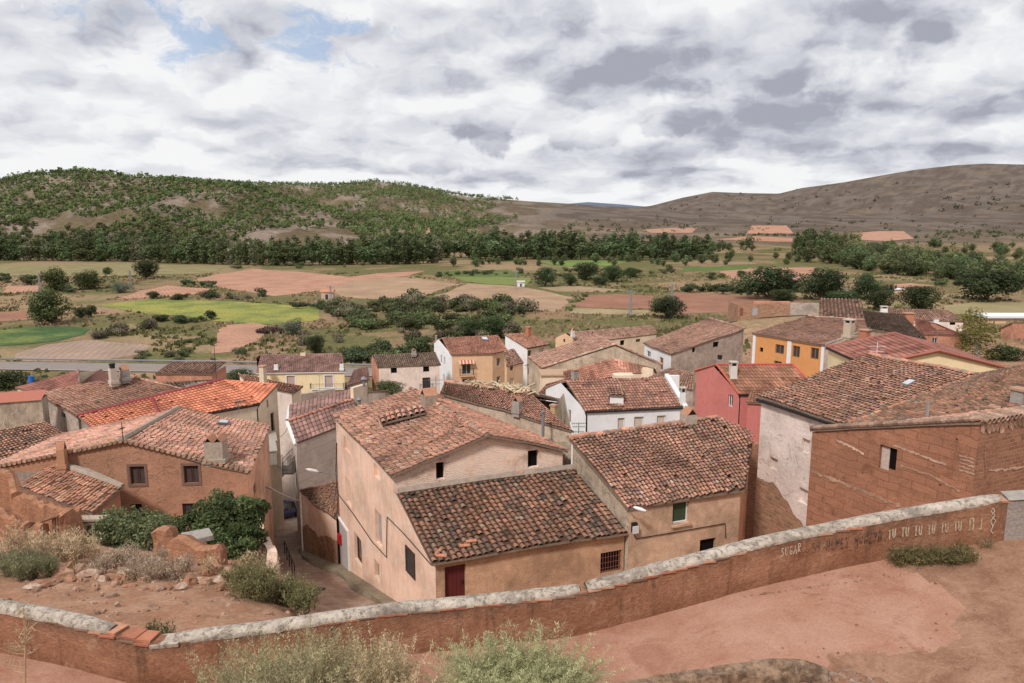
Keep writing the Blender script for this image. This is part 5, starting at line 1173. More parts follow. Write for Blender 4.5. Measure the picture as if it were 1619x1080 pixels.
# ---- lane going down into the village
LY = [22, 24, 28, 30.7, 37, 41, 45, 63, 78, 92]; LXL = [-7.0, -7.6, -8.7, -9.7, -12.9, -14.6, -16.1, -21.7, -25.6, -29]; LXR = [-.4, -1.2, -3.1, -4.6, -7.9, -9.9, -13.0, -19.2, -23.1, -26]
def f_lane(t):
    u = t.uv(); p = t.pos(); n = t.noise(1.4, 6, .7, p, .4); f_ = t.noise(14, 5, .7, p)
    c = t.mix(t.map(n, .35, .65), (.32, .205, .145), (.42, .315, .245))
    c = t.mix(t.math('MULTIPLY', t.map(t.noise(.45, 4, .6, t.vmul(u, (2.2, .5, 1))), .45, .65), .55), c, (.20, .10, .06))
    c = t.mix(.5, c, t.ramp(f_, [(.3, .28), (.7, .72)]), 'OVERLAY')
    w = t.new('ShaderNodeTexWave', bands_direction='Y'); t.put(w.inputs['Vector'], u); w.inputs['Scale'].default_value = .1; w.inputs['Distortion'].default_value = .6
    c = t.mix(t.math('MULTIPLY', t.map(w.outputs['Fac'], .03, .0), .25), c, (.14, .09, .065))
    return c, t.bump(n, .3, .03)
LANE = material('worn_concrete_lane', f_lane, .8, 0, .25)
ys = np.arange(22, 92, .5); 
rows = [((np.interp(y, LY, LXL), y, float(H0(-10, y))+.10), (np.interp(y, LY, LXR), y, float(H0(-10, y))+.10)) for y in ys]
strip(rows, 'lane', LANE, nx=8)
# raised kerb ledge along the salmon house and annex
rows = [((np.interp(y, LY, LXR)-.75+.15*math.sin(y), y, float(H0(-10, y))+.12), (np.interp(y, LY, LXR)-.65, y, float(H0(-10, y))+.34), (np.interp(y, LY, LXR)+.5, y, float(H0(-10, y))+.40)) for y in np.arange(27, 48, .5)]
m = MB(); V = [p for r in rows for p in r]; m.add(V, [(r*3+k, r*3+k+1, (r+1)*3+k+1, (r+1)*3+k) for r in range(len(rows)-1) for k in range(2)]); m.build('kerb', flat('mossy_kerb', (.27, .22, .15), .95, var=.4, sc=3), None, False, 'structure')
q = P(503, 932, Y=33); mz = float(H0(-10, 34))+.13
q = P(503, 932, z=mz+1.0); 
m = MB(); hitY = [y for y in np.arange(26, 45, .1) if sight(503, 932)[2]/sight(503, 932)[1]*y < float(H0(-9, y))+.1][0]; mx = sight(503, 932)[0]/sight(503, 932)[1]*hitY
th = np.linspace(0, 2*math.pi, 17)[:-1]; m.add([(mx+.42*math.cos(a), hitY+.42*math.sin(a), float(H0(-9, hitY+.42*math.sin(a)))+.135) for a in th], [tuple(range(16))]); tag(m.build('manhole_cover', flat('dark_iron_cover', (.08, .07, .075), .7, .3)), 'round dark manhole cover set in the lane', 'manhole cover')

# ---- dirt terrace on the left, above the lane
TY = [11.6, 12.6, 15, 18.5, 21, 23, 26, 32, 37]; TZ = [-8.0, -8.0, -8.5, -9.5, -10.4, -11.5, -13.2, -15.4, -17.2]
TRX = ([11.0, 13.5, 14.6, 17, 24, 28.5, 32, 37.2], [-2.6, -3.4, -4.4, -5.6, -8.6, -9.9, -11.6, -13.6])
def T(x, y):
    x = np.asarray(x, float); y = np.asarray(y, float)
    z = np.interp(y, TY, TZ)+.9*sst(-9, -16, x)*sst(18, 23, y)*(1-sst(27, 34, y))
    ed = np.interp(y, *TRX)-x
    return z+.35*(fbm(x/1.7, y/1.7, 61, 4)-.5)+.12*(fbm(x/.35, y/.35, 62, 2)-.5)-.25*(1-sst(0, .7, ed))+.25*(1-sst(-30, -20, x))
u, y_ = np.meshgrid(np.concatenate([np.linspace(0, .5, 70), np.linspace(.51, 1, 120)]), np.linspace(11.6, 37.3, 170))
xr = np.interp(y_, *TRX); x_ = -42+(xr+42)*u; x_[:, -1] += .25*(fbm(y_[:, -1]*1.3, y_[:, -1]*0, 5)-.5)
z_ = T(x_, y_); z_[:, -1] -= 0
def f_dirt(t):
    p = t.pos(); n = t.noise(.8, 7, .7, p, .4); f_ = t.noise(9, 6, .75, p); g = t.noise(45, 3, .6, p)
    c = t.mix(t.map(n, .3, .68), (.34, .17, .10), (.44, .265, .175))
    c = t.mix(t.math('MULTIPLY', t.map(t.noise(1.9, 6, .7, p, .6), .54, .7), .6), c, (.22, .135, .09))
    c = t.mix(.6, c, t.ramp(f_, [(.28, .25), (.5, .5), (.75, .78)]), 'OVERLAY')
    c = t.mix(t.math('MULTIPLY', t.map(g, .62, .72), .5), c, (.55, .45, .37))
    return t.mix(1, c, t.attr(), 'MULTIPLY'), t.bump(t.math('ADD', f_, t.math('MULTIPLY', g, .3)), .8, .05)
DIRT = material('red_dirt', f_dirt, .97, 0, .05)
nr, ncx = x_.shape; V = np.stack([x_, y_, z_], -1); sk = V[:, -1].copy(); sk[:, 2] = H0(sk[:, 0], sk[:, 1])-.3; sk[:, 0] += .25
V = np.concatenate([V, sk[:, None]], 1); nc2 = ncx+1; ii = np.arange(nr*nc2).reshape(nr, nc2)
m = MB(); m.add(V.reshape(-1, 3), np.stack([ii[:-1, :-1], ii[:-1, 1:], ii[1:, 1:], ii[1:, :-1]], -1).reshape(-1, 4)); m.build('dirt_terrace', DIRT, None, True, 'structure')
def GT(px, py):
    d = sight(px, py); s = np.linspace(12, 37, 1500); z = T(d[0]/d[1]*s, s); k = np.where(d[2]/d[1]*s < z)[0]; Yh = s[k[0]] if len(k) else 30
    return np.array([d[0]/d[1]*Yh, Yh, float(T(d[0]/d[1]*Yh, Yh))])
# retaining wall between terrace yard and lane
rw = thing('retaining_wall', 'crumbling orange plastered yard wall between the ivy and the lane', 'wall', (-11.5, 32, -19.5))
m = MB(); top = []; n = 26
for k in range(n+1):
    y = 24.5+(37.2-24.5)*k/n; x = np.interp(y, *TRX)+.22; zt = float(T(x-.6, y))+np.interp(y, [24.5, 28, 33, 37.2], [-.3, .5, 1.0, 1.6])+.1*math.sin(k*2.1); zb = float(H0(-10, y))-.6
    top.append((x, y, zt, zb))
V = []
for x, y, zt, zb in top: V += [(x+.25, y, zb), (x+.06, y, zt), (x-.34, y, zt+.03), (x-.34, y, zb)]
m.add(V, [(4*i+a, 4*i+4+a, 4*i+5+a, 4*i+1+a) for i in range(n) for a in range(3)]+[(0, 1, 2, 3)], uv=[(y*1.1+.2*a, z) for i, (x, y, zt, zb) in enumerate(top) for a, z in enumerate((zb, zt, zt+.3, zb))]); m.build('wall', WM['salmon'], rw)

# ---- foreground parapet wall
WP = [(-220, 915, -6.6), (-60, 938, -6.75), (0, 948, -6.8), (100, 966, -6.85), (190, 988, -6.95), (262, 1008, -7.05), (275, 998, -7.0), (400, 985, -7.0), (600, 955, -6.9), (760, 940, -6.8), (915, 924, -6.6), (928, 918, -6.57), (1080, 880, -6.35), (1215, 845, -6.1), (1400, 808, -5.75), (1590, 777, -5.35)]
WPT = np.array([P(x, y, z=z) for x, y, z in WP])
def dens(pts, st):
    o = []
    for a, b in zip(pts[:-1], pts[1:]):
        n = max(1, int(np.linalg.norm(b-a)/st))
        for k in range(n): o.append(a+(b-a)*k/n)
    o.append(pts[-1]); return np.array(o)
def smooth(q, it=6):
    q = q.copy()
    for _ in range(it): q[1:-1] = (q[:-2]+2*q[1:-1]+q[2:])/4
    return q
wall_pts = smooth(dens(WPT, .12), 14)
seglen = np.concatenate([[0], np.cumsum(np.linalg.norm(np.diff(wall_pts[:, :2], axis=0), axis=1))])
tang = np.gradient(wall_pts[:, :2], axis=0); tang /= np.linalg.norm(tang, axis=1)[:, None]
nor = np.stack([tang[:, 1], -tang[:, 0]], 1)     # towards the viewer's side
def wat(i, o, z): return np.array([wall_pts[i, 0]+nor[i, 0]*o, wall_pts[i, 1]+nor[i, 1]*o, z])
pxw = 810+FPX*wall_pts[:, 0]/(wall_pts[:, 1]*CP-wall_pts[:, 2]*SP)
def f_par(t):
    u = t.uv(); n = t.noise(1.1, 7, .7, u, .5); f_ = t.noise(13, 6, .75, u)
    c = t.mix(t.map(n, .3, .7), (.27, .125, .072), (.42, .215, .132))
    dk = t.noise(1, 5, .65, t.vmul(u, (3.2, .35, 1)))
    c = t.mix(t.math('MULTIPLY', t.map(dk, .52, .68), .65), c, (.11, .065, .045))
    c = t.mix(t.math('MULTIPLY', t.map(t.noise(2.6, 6, .7, u, .5), .55, .7), .45), c, (.48, .33, .22))
    sx = t.new('ShaderNodeSeparateXYZ'); t.put(sx.inputs[0], u)
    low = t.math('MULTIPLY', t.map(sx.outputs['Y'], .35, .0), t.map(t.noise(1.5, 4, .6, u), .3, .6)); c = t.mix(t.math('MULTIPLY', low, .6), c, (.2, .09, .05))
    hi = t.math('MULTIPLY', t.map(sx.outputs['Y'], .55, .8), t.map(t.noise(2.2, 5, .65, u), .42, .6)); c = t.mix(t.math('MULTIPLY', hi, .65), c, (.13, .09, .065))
    c = t.mix(.55, c, t.ramp(f_, [(.28, .25), (.5, .5), (.75, .78)]), 'OVERLAY')
    return c, t.bump(t.math('ADD', t.noise(7, 6, .7, u), f_), .9, .05)
PAR = material('rust_red_render', f_par, .96, 0, .08)
def f_cop(t):
    p = t.pos(); n = t.noise(3, 6, .7, p, .4)
    c = t.mix(t.map(n, .32, .66), (.40, .335, .275), (.60, .52, .43))
    c = t.mix(t.math('MULTIPLY', t.map(t.noise(9, 7, .80, p, .3), .47, .64), .85), c, (.12, .095, .08))
    c = t.mix(t.math('MULTIPLY', t.map(t.noise(1.3, 6, .75, p, .4), .47, .62), .7), c, (.17, .14, .115))
    return c, t.bump(t.noise(18, 6, .75, p), .8, .03)
COP = material('lichened_concrete_coping', f_cop, .95, 0, .1)
par = thing('parapet_wall', 'long curving rust red parapet wall with rounded lichened coping and chalk graffiti', 'wall', wall_pts[len(wall_pts)//2]-A(0, 0, .95))
m = MB(); V = []; U = []; nw = len(wall_pts); rows_z = [0, .2, .4, .6, .8]
for i in range(nw):
    top = wall_pts[i, 2]-.13; bot = wall_pts[i, 2]-1.15
    for k, fz in enumerate(rows_z+[1.0]):
        z = bot+(top-bot)*fz; V.append(wat(i, .15+.02*(fbm(seglen[i]*1.7, z*1.7, 90, 3)-.5), z)); U.append((seglen[i], z-wall_pts[i, 2]+.95))
    V += [wat(i, -.15, top), wat(i, -.15, bot-1.5)]; U += [(seglen[i], 1.1), (seglen[i], -.5)]
K = 8; m.add(V, [(i*K+a, (i+1)*K+a, (i+1)*K+a+1, i*K+a+1) for i in range(nw-1) for a in range(K-1)], uv=U); m.build('wall', PAR, par)
def coping(i0, i1, seed):
    m = MB(); V = []; th = np.linspace(-.25, math.pi+.25, 9); rs = np.random.RandomState(seed)
    for i in range(i0, i1+1):
        edge = min(i-i0, i1-i); r = .148*(1-.25*math.exp(-edge/1.5))
        for a in th:
            s_ = seglen[i]; j = 1+.10*(fbm(s_*2.2+a, a*2, seed, 3)-.5)+.10*(fbm(s_*9, a*4, seed+3, 2)-.5)
            V.append(wat(i, math.cos(a)*r*1.12*j, wall_pts[i, 2]-.13+math.sin(a)*r*.75*j))
    K = 9; nn = i1-i0+1; F = [(i*K+a, i*K+a+1, (i+1)*K+a+1, (i+1)*K+a) for i in range(nn-1) for a in range(K-1)]+[tuple(range(K)), tuple((nn-1)*K+a for a in range(K))[::-1]]
    m.add(V, F); m.build('coping', COP, par, True)
def ip(px): return int(np.argmin(np.abs(pxw-px)))
coping(0, ip(178), 1); coping(ip(272), ip(917), 2); coping(ip(922), ip(1582), 3)
m = MB(); rs = np.random.RandomState(4); s_ = .1      # clay slabs under the coping, bare where the coping is lost
BR = [A(.42, .17, .10), A(.36, .14, .085), A(.48, .24, .15), A(.22, .13, .09)]
while s_ < seglen[-1]-.2:
    L = rs.uniform(.24, .33); i = int(np.searchsorted(seglen, s_+L/2)); px_ = pxw[i]
    bare = 160 < px_ < 262; rz = math.atan2(tang[i, 1], tang[i, 0])
    if bare or fbm(np.array([s_*.8]), np.array([1.]), 17, 2)[0] > .52:
        z = wall_pts[i, 2]-.15; m.box(wat(i, .012*rs.rand(), z), (L, (.37 if bare else .318+.02*rs.rand()), .034), rz, BR[rs.randint(4)], 0, 1, .006)
        if bare and rs.rand() < 2:
            m.box(wat(i, -.02, z+.045), (L, .30, .035), rz+rs.normal(0, .05), BR[rs.randint(3)], 0, 1, .006)
    s_ += L+.01
m.build('clay_slab_course', VCOL, par)
m = MB(); i = ip(268); m.box(wat(i, .0, wall_pts[i, 2]-.16), (.5, .34, .1), math.atan2(tang[i, 1], tang[i, 0]), None, 0, 1, .03); m.build('broken_mortar', COP, par)
# graffiti strokes painted on the render
GL = dict(S=[[(.9, .85), (.5, 1), (.1, .8), (.5, .5), (.9, .25), (.5, 0), (.05, .15)]], U=[[(.05, 1), (.1, .25), (.5, 0), (.85, .25), (.9, 1)]], G=[[(.9, .85), (.5, 1), (.1, .6), (.3, .05), (.85, .1), (.85, .45), (.5, .45)]], A=[[(0, 0), (.5, 1), (1, 0)], [(.2, .38), (.8, .38)]],
 R=[[(.1, 0), (.1, 1), (.7, .95), (.8, .65), (.15, .5), (.9, 0)]], O=[[(.5, 1), (.1, .7), (.1, .3), (.5, 0), (.9, .3), (.9, .7), (.5, 1)]], H=[[(.1, 0), (.1, 1)], [(.9, 0), (.9, 1)], [(.1, .5), (.9, .5)]], N=[[(.1, 0), (.1, 1), (.9, 0), (.9, 1)]], E=[[(.9, 1), (.1, 1), (.1, 0), (.9, 0)], [(.1, .5), (.7, .5)]], Y=[[(.1, 1), (.5, .5)], [(.9, 1), (.3, -.1)]],
 T=[[(0, 1), (1, 1)], [(.5, 1), (.5, 0)]], n=[[(.1, .1), (.0, 0), (.2, 0), (.25, .15), (.25, 1), (.8, 1), (.8, .15), (.6, 0), (.85, 0)]], m=[[(.55, .1), (.3, 0), (.5, -.05), (.6, .15), (.6, 1), (.75, .85)]], X=[[(.5, 1.6), (.1, 1.2), (.8, .7), (.2, .3), (.5, 0), (.9, .4), (.1, .9), (.8, 1.3), (.5, 1.6)], [(.2, -.2), (.5, -.5), (.9, -.2)]], **{'.': [[(.3, 0), (.5, .05)]], '@': [[(.5, 1.1), (.0, .7), (.1, .1), (.5, -.1), (1, .2), (1, .8), (.5, 1.1)], [(.1, -.1), (.5, 1.2), (.9, -.1)], [(0, .4), (1.1, .4)]], '8': [[(.5, 1.15), (.2, .9), (.8, .6), (.1, .2), (.5, -.2), (.9, .2), (.2, .6), (.8, .9), (.5, 1.15)], [(.5, -.2), (.1, -.45), (.5, -.7), (.9, -.6)]]})
def graffiti(name, text, px0, px1, yc, hpx, mat, seed, th=.017, slant=.1):
    rs = np.random.RandomState(seed); m = MB(); n = len(text); x = px0; adv = (px1-px0)/n
    for ch in text:
        if ch != ' ':
            y0 = np.interp(x, [px0, px1], yc)+rs.normal(0, .8)
            for stroke in GL[ch]:
                pts = []
                for (a, b), (c, d) in zip(stroke[:-1], stroke[1:]):
                    for q in range(5): pts.append((a+(c-a)*q/5, b+(d-b)*q/5))
                pts.append(stroke[-1]); V = []
                for (a, b) in pts:
                    X = x+a*adv*.66+slant*b*hpx*.5+rs.normal(0, .12); Yp = y0+hpx/2-b*hpx-(a*adv*.66)*.18
                    i = ip(X); d = sight(X, Yp); p0 = wat(i, .163, 0); nn = np.array([nor[i, 0], nor[i, 1], 0]); s_ = np.dot(p0-A(0, 0, p0[2]), nn)/np.dot(d, nn); V.append((d*s_, i))
                pts3 = [v[0] for v in V]; Q = []
                for k, p in enumerate(pts3):
                    d = pts3[min(k+1, len(pts3)-1)]-pts3[max(k-1, 0)]; d /= np.linalg.norm(d)+1e-9; i = V[k][1]; nn = np.array([nor[i, 0], nor[i, 1], 0]); s3 = np.cross(nn, d); w_ = th*(.7+.6*rs.rand()); Q += [p+s3*w_+nn*.012, p-s3*w_+nn*.012]
                m.add(Q, [(2*k, 2*k+1, 2*k+3, 2*k+2) for k in range(len(pts3)-1)])
        x += adv
    m.build(name, mat, par)
def fspray(c): 
    return lambda t: t.mix(t.map(t.noise(11, 4, .75, t.pos()), .42, .66), c, (.36, .18, .11))
CHALK = material('chalk_paint', fspray((.52, .44, .33)), .95); BLACKP = material('faded_black_paint', fspray((.055, .035, .03)), .95); GREENP = material('pale_green_paint', fspray((.47, .41, .29)), .95)
graffiti('graffiti', 'SUGAR...', 1235, 1288, (872, 862), 14, CHALK, 1, .009)
graffiti('graffiti', 'OH HONEY HONEY@', 1284, 1396, (866, 846), 15, BLACKP, 2, .010)
graffiti('graffiti', 'TU TU TU TU TU TU', 1404, 1522, (845, 830), 15, GREENP, 3, .012)
graffiti('graffiti', 'nm', 1531, 1560, (829, 826), 18, GREENP, 5, .014, .05); graffiti('graffiti', '8', 1565, 1580, (818, 818), 22, CHALK, 6, .010, 0)
# concrete block wall that carries on to the right
bw = thing('block_wall', 'grey concrete block wall with a pale cap joining the parapet at the right edge', 'wall', wall_pts[-1])
a = wall_pts[-1]+A(.0, 0, 0); b = P(1760, 768, z=-5.1); fr = Frame2(a, b, (a[0], a[1]+5)); m = MB(); V = [fr.at(0, a[2]-1.4, .16), fr.at(fr.L, b[2]-1.4, .16), fr.at(fr.L, b[2]-.13, .16), fr.at(0, a[2]-.13, .16)]; V += [v-fr.n*.32 for v in V]
BLK = brickish('concrete_blocks', (.29, .25, .225), (.28, .23, .19), .4, .2, .012, (.3, .24, .2), .3, .02, holes=False, contrast=.12)
m.add(V, [(0, 1, 2, 3), (3, 2, 6, 7), (1, 5, 6, 2), (0, 3, 7, 4)], uv=[(0, -1.4), (fr.L, -1.4), (fr.L, 0), (0, 0)]*2); m.build('blocks', BLK, bw)
m = MB(); c = (a+b)/2; m.quadpatch([V[3]+fr.n*.04+A(0, 0, .02), V[2]+fr.n*.04+A(0, 0, .02), V[6]-fr.n*.04+A(0, 0, .06), V[7]-fr.n*.04+A(0, 0, .06)], 8, 1); m.build('cap', CEMENT, bw)
# ---- path on the viewer's side
wx = wall_pts[:, 0]; wz = wall_pts[:, 2]-.95; wy = wall_pts[:, 1]
order = np.argsort(wx)
def pathz(x, y):
    z = np.interp(x, np.append(wx[order], [b[0], 30]), np.append(wz[order], [b[2]-.95, b[2]-.5])); 
    return z+.05*(fbm(x/1.3, y/1.3, 71, 3)-.5)+.02*(fbm(x/.2, y/.2, 73, 2)-.5)
def wally(x): return np.interp(x, np.append(wx[order], [b[0], 40]), np.append(wy[order], [b[1], b[1]+3]))
u, v = np.meshgrid(np.linspace(-24, 30, 420), np.linspace(0, 1, 60)); x_ = u; y_ = 7.6+(wally(x_)-7.6)*v; z_ = pathz(x_, y_)
conc = np.array([P(px, py, z=-6.4 if px > 1200 else -7.2)[:2]*1 for px, py in ((-400, 1020), (600, 1000), (915, 1000), (1100, 960), (1250, 915), (1400, 880), (1450, 908), (1490, 930), (1528, 965), (1500, 990), (1528, 1003), (1470, 1030), (1400, 1025), (1310, 1032), (1290, 1090), (-400, 1300))])
# sharper: decide by sight position of each ground point
def topx(x, y, z):
    cd = y*CP-z*SP; return 810+FPX*x/cd, 540-FPX*(y*SP+z*CP)/cd
ppx, ppy = topx(x_, y_, z_); wob = (fbm(x_/.4, y_/.4, 75, 3)-.5)*26
PC = [(-9999, 900), (1390, 880), (1450, 908), (1490, 930), (1528, 965), (1500, 990), (1520, 1005), (1470, 1032), (1310, 1034), (1290, 2000), (-9999, 2000)]
isc = inpoly(np.stack([ppx+wob*.6, ppy+wob*.4], -1), PC)
Cc = np.where(isc[..., None], A(1., 0, 0), A(0., 1, 0))
def f_path(t):
    p = t.pos(); a = t.new('ShaderNodeSeparateColor'); t.put(a.inputs[0], t.attr())
    n = t.noise(.9, 7, .65, p, .4); f_ = t.noise(22, 6, .75, p)
    c1 = t.mix(t.map(n, .3, .7), (.37, .185, .12), (.455, .26, .185)); c1 = t.mix(t.math('MULTIPLY', t.map(t.noise(1.2, 6, .7, p, .8), .5, .66), .6), c1, (.28, .12, .075))
    st = t.noise(1, 3, .5, t.vmul(p, (.5, 5, 1))); c1 = t.mix(t.math('MULTIPLY', t.map(st, .6, .75), .25), c1, (.3, .17, .12))
    c2 = t.mix(t.map(t.noise(1.7, 7, .75, p, .5), .3, .7), (.22, .11, .068), (.37, .215, .14)); g = t.voro(16, p); c2 = t.mix(t.math('MULTIPLY', t.map(g, .26, .14), .25), c2, (.42, .32, .25))
    c = t.mix(t.map(a.outputs['Green'], .3, .7), c1, c2)
    c = t.mix(.45, c, t.ramp(f_, [(.28, .25), (.5, .5), (.75, .76)]), 'OVERLAY')
    return c, t.bump(f_, .6, .02)
PATH = material('pink_concrete_and_dirt', f_path, .93, 0, .12)
nr, ncx = x_.shape; ii = np.arange(nr*ncx).reshape(nr, ncx); m = MB(); z_ = z_+np.where(isc, .0, .02)
m.add(np.stack([x_, y_, z_], -1).reshape(-1, 3), np.stack([ii[:-1, :-1], ii[:-1, 1:], ii[1:, 1:], ii[1:, :-1]], -1).reshape(-1, 4), Cc.reshape(-1, 3)); m.build('path', PATH, None, True, 'structure')
# stone edging and cobbles at the lower right
ed = [P(x, y, z=z) for x, y, z in ((930, 1092, -7.25), (1000, 1075, -7.2), (1080, 1062, -7.12), (1180, 1047, -7.0), (1262, 1034, -6.85), (1312, 1036, -6.75))]
EP = smooth(dens(np.array(ed), .06), 6); m = MB(); V = []
tg = np.gradient(EP[:, :2], axis=0); tg /= np.linalg.norm(tg, axis=1)[:, None]; nE = np.stack([tg[:, 1], -tg[:, 0]], 1)
for i, q in enumerate(EP):
    wd = .40+.1*(fbm(i*.13, 1, 5)-.5); 
    for k, (o, z) in enumerate(((.0, -.35), (.0, -.03), (.05, .03), (.2, .06), (.32, .05), (.40, .0), (.43, -.35))):
        j = .24*(fbm(i*.16+k*3, k, 8, 5)-.5); V.append((q[0]+nE[i, 0]*(o*wd/.4+j), q[1]+nE[i, 1]*(o*wd/.4+j), q[2]+z+j-.22*max(0, 1-(len(EP)-1-i)/14)**1.5))
K = 7; m.add(V, [(i*K+a, (i+1)*K+a, (i+1)*K+a+1, i*K+a+1) for i in range(len(EP)-1) for a in range(K-1)]+[tuple((len(EP)-1)*K+a for a in range(K))]); 
tag(m.build('stone_edging', material('rough_stone', lambda t: (t.mix(t.map(t.noise(5, 8, .8, t.pos(), .4), .36, .62), (.13, .08, .05), (.42, .285, .19)), t.bump(t.noise(20, 6, .8, t.pos()), 1, .04)), .96), smooth=False), 'rough brown stone edging of the path at the bottom right', 'stone edging')
# ================================================================== VEGETATION AND RUINS
def f_leaf(t):
    c = t.attr(); oi = t.new('ShaderNodeObjectInfo').outputs['Random']
    hs = t.new('ShaderNodeHueSaturation'); t.put(hs.inputs['Color'], c); t.put(hs.inputs['Hue'], t.math('MULTIPLY_ADD', oi, .05, .472)); t.put(hs.inputs['Value'], t.math('MULTIPLY_ADD', oi, .55, .72)); hs.inputs['Saturation'].default_value = .95
    return hs.outputs[0]
def leafmat(name):
    m = material(name, f_leaf, .75, 0, .12); t = NT(m.node_tree); b = m.node_tree.nodes['Principled BSDF']
    tr = t.new('ShaderNodeBsdfTranslucent'); src = b.inputs['Base Color'].links[0].from_socket; t.put(tr.inputs[0], src)
    mx = t.new('ShaderNodeMixShader'); mx.inputs[0].default_value = .32; t.l.new(b.outputs[0], mx.inputs[1]); t.l.new(tr.outputs[0], mx.inputs[2]); t.l.new(mx.outputs[0], m.node_tree.nodes['Material Output'].inputs[0]); return m
LEAF = leafmat('leaves'); BARK = flat('bark', (.14, .10, .075), .95, var=.3, sc=5)
def leafcloud(mb, rs, cl, nleaf, size, col, mi=0, shade=True, zmin=None, flat_=.0):
    """cl: list of (centre, radii, brightness); leaf quads spread through and over each clump"""
    cl = [(np.asarray(c, float), np.asarray(r, float), b) for c, r, b in cl]
    w = np.array([np.prod(r)**(2/3) for c, r, b in cl]); cnt = (w/w.sum()*nleaf).astype(int)+1
    for (c, r, b), n in zip(cl, cnt):
        d = rs.normal(0, 1, (n, 3)); d /= np.linalg.norm(d, axis=1)[:, None]
        rad = rs.uniform(.35, 1.08, n)**.5; p = c+d*r*rad[:, None]
        if zmin is not None: p[:, 2] = np.maximum(p[:, 2], zmin)
        nn = d*.8+rs.normal(0, .7, (n, 3)); nn[:, 2] += .25; nn /= np.linalg.norm(nn, axis=1)[:, None]
        a = np.cross(nn, rs.normal(0, 1, (n, 3))); a /= np.linalg.norm(a, axis=1)[:, None]; bb = np.cross(nn, a)
        s = size*rs.uniform(.55, 1.25, n)[:, None]; k = rs.uniform(.5, .95, n)[:, None]
        V = np.stack([p-a*s*.5, p+bb*s*k*.5, p+a*s*.5, p-bb*s*k*.5], 1)
        br = b*rs.uniform(.72, 1.25, n)*(.76+.30*np.clip(d[:, 2]*rad+.35, 0, 1.2))  # lower leaves darker: clump shading put into the leaf colour
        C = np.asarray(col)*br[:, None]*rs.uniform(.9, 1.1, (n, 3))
        mb.add(V.reshape(-1, 3), np.arange(4*n).reshape(n, 4), np.repeat(C, 4, 0), mi)
def tree_proto(name, label, hgt, R, col, seed, nl=900, leaf=.5, shape='round', trunk=.25, cat='tree', single=False, group=None, trunkfrac=.25, barkmat=None):
    rs = np.random.RandomState(seed); cl = []
    z0 = hgt*trunkfrac; 
    if shape == 'poplar':
        n = 13
        for k in range(n):
            t_ = (k+.5)/n; rr = R*(.55+.6*math.sin(math.pi*min(1, t_*.9+.12)))*rs.uniform(.75, 1.1); a = rs.uniform(0, 6.28)
            cl.append(((math.cos(a)*R*.35, math.sin(a)*R*.35, z0+(hgt-z0)*t_), (rr*.8, rr*.8, hgt/n*1.1), rs.uniform(.65, 1.3)))
    elif shape == 'pine':
        for k in range(6):
            a = rs.uniform(0, 6.28); r = rs.uniform(.1, .6)*R; zz = z0+(hgt-z0)*rs.uniform(.25, .85)
            cl.append(((math.cos(a)*r, math.sin(a)*r, zz), (R*.55, R*.55, hgt*.2), rs.uniform(.6, 1.3)))
        cl.append(((0, 0, hgt*.62), (R*.7, R*.7, hgt*.32), 1))
    elif shape == 'bush':
        for k in range(8):
            a = rs.uniform(0, 6.28); r = rs.uniform(.1, .7)*R; q = rs.uniform(.3, .55)*R
            cl.append(((math.cos(a)*r, math.sin(a)*r, hgt*rs.uniform(.25, .7)), (q, q, q*hgt/R*.55), rs.uniform(.6, 1.3)))
    else:
        for k in range(24):
            d = rs.normal(0, 1, 3); d /= np.linalg.norm(d); f = rs.uniform(.35, .72); q = R*rs.uniform(.30, .48); hz = (hgt-z0)*.5; cl.append(((d[0]*R*f, d[1]*R*f, z0+hz*.95+d[2]*hz*f*.95), (q, q, min(q, hz*.5)*.95), rs.uniform(.6, 1.3)))
    tm = MB(); lim = []
    if trunk:
        top = A(rs.normal(0, .1), rs.normal(0, .1), hgt*.6); tm.tube([(0, 0, -.4), (rs.normal(0, .05), 0, z0*.6), top*.7, top], [trunk, trunk*.8, trunk*.5, trunk*.15], 6)
        for c, r, b in cl[:7]:
            c = np.asarray(c); tm.tube([A(0, 0, z0*.8), c*.5+A(0, 0, z0*.5), c], [trunk*.45, trunk*.3, .03], 4, cap=False)
    if single:
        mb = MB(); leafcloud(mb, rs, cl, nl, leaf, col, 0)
        if trunk:
            for v, f in ((0, 0),): pass
            k = mb.n; Vt = np.concatenate(tm.V); mb.add(Vt, tm.F, (.12, .09, .07), 1)
        o = mb.build(name, [LEAF, BARK]); tag(o, label, cat, group); return o
    root = thing(name, label, cat, (0, 0, 0), group)
    if trunk: tm.build('trunk', barkmat or BARK, root)
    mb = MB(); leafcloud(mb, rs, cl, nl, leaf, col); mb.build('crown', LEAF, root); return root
class Kind:
    """variants of one kind of plant; the first use moves the prototype, later uses copy it"""
    def __init__(s, protos): s.p = protos; s.used = [False]*len(protos); s.k = 0
    def put(s, loc, sc=1, label=None, rz=None, i=None):
        i = (s.k*7+s.k//3) % len(s.p) if i is None else i; s.k += 1; rz = RS.uniform(0, 6.28) if rz is None else rz
        if not s.used[i]:
            s.used[i] = True; o = s.p[i]; o.location = Vector([float(q) for q in loc]); o.rotation_euler = (0, 0, rz); o.scale = (sc, sc, sc) if not hasattr(sc, '__len__') else sc
            if label: o['label'] = label
            return o
        return copy_tree(s.p[i], loc, rz, sc, label)
    def clean(s):
        for u, o in zip(s.used, s.p):
            if not u:
                for c in list(o.children): bpy.data.objects.remove(c)
                bpy.data.objects.remove(o)
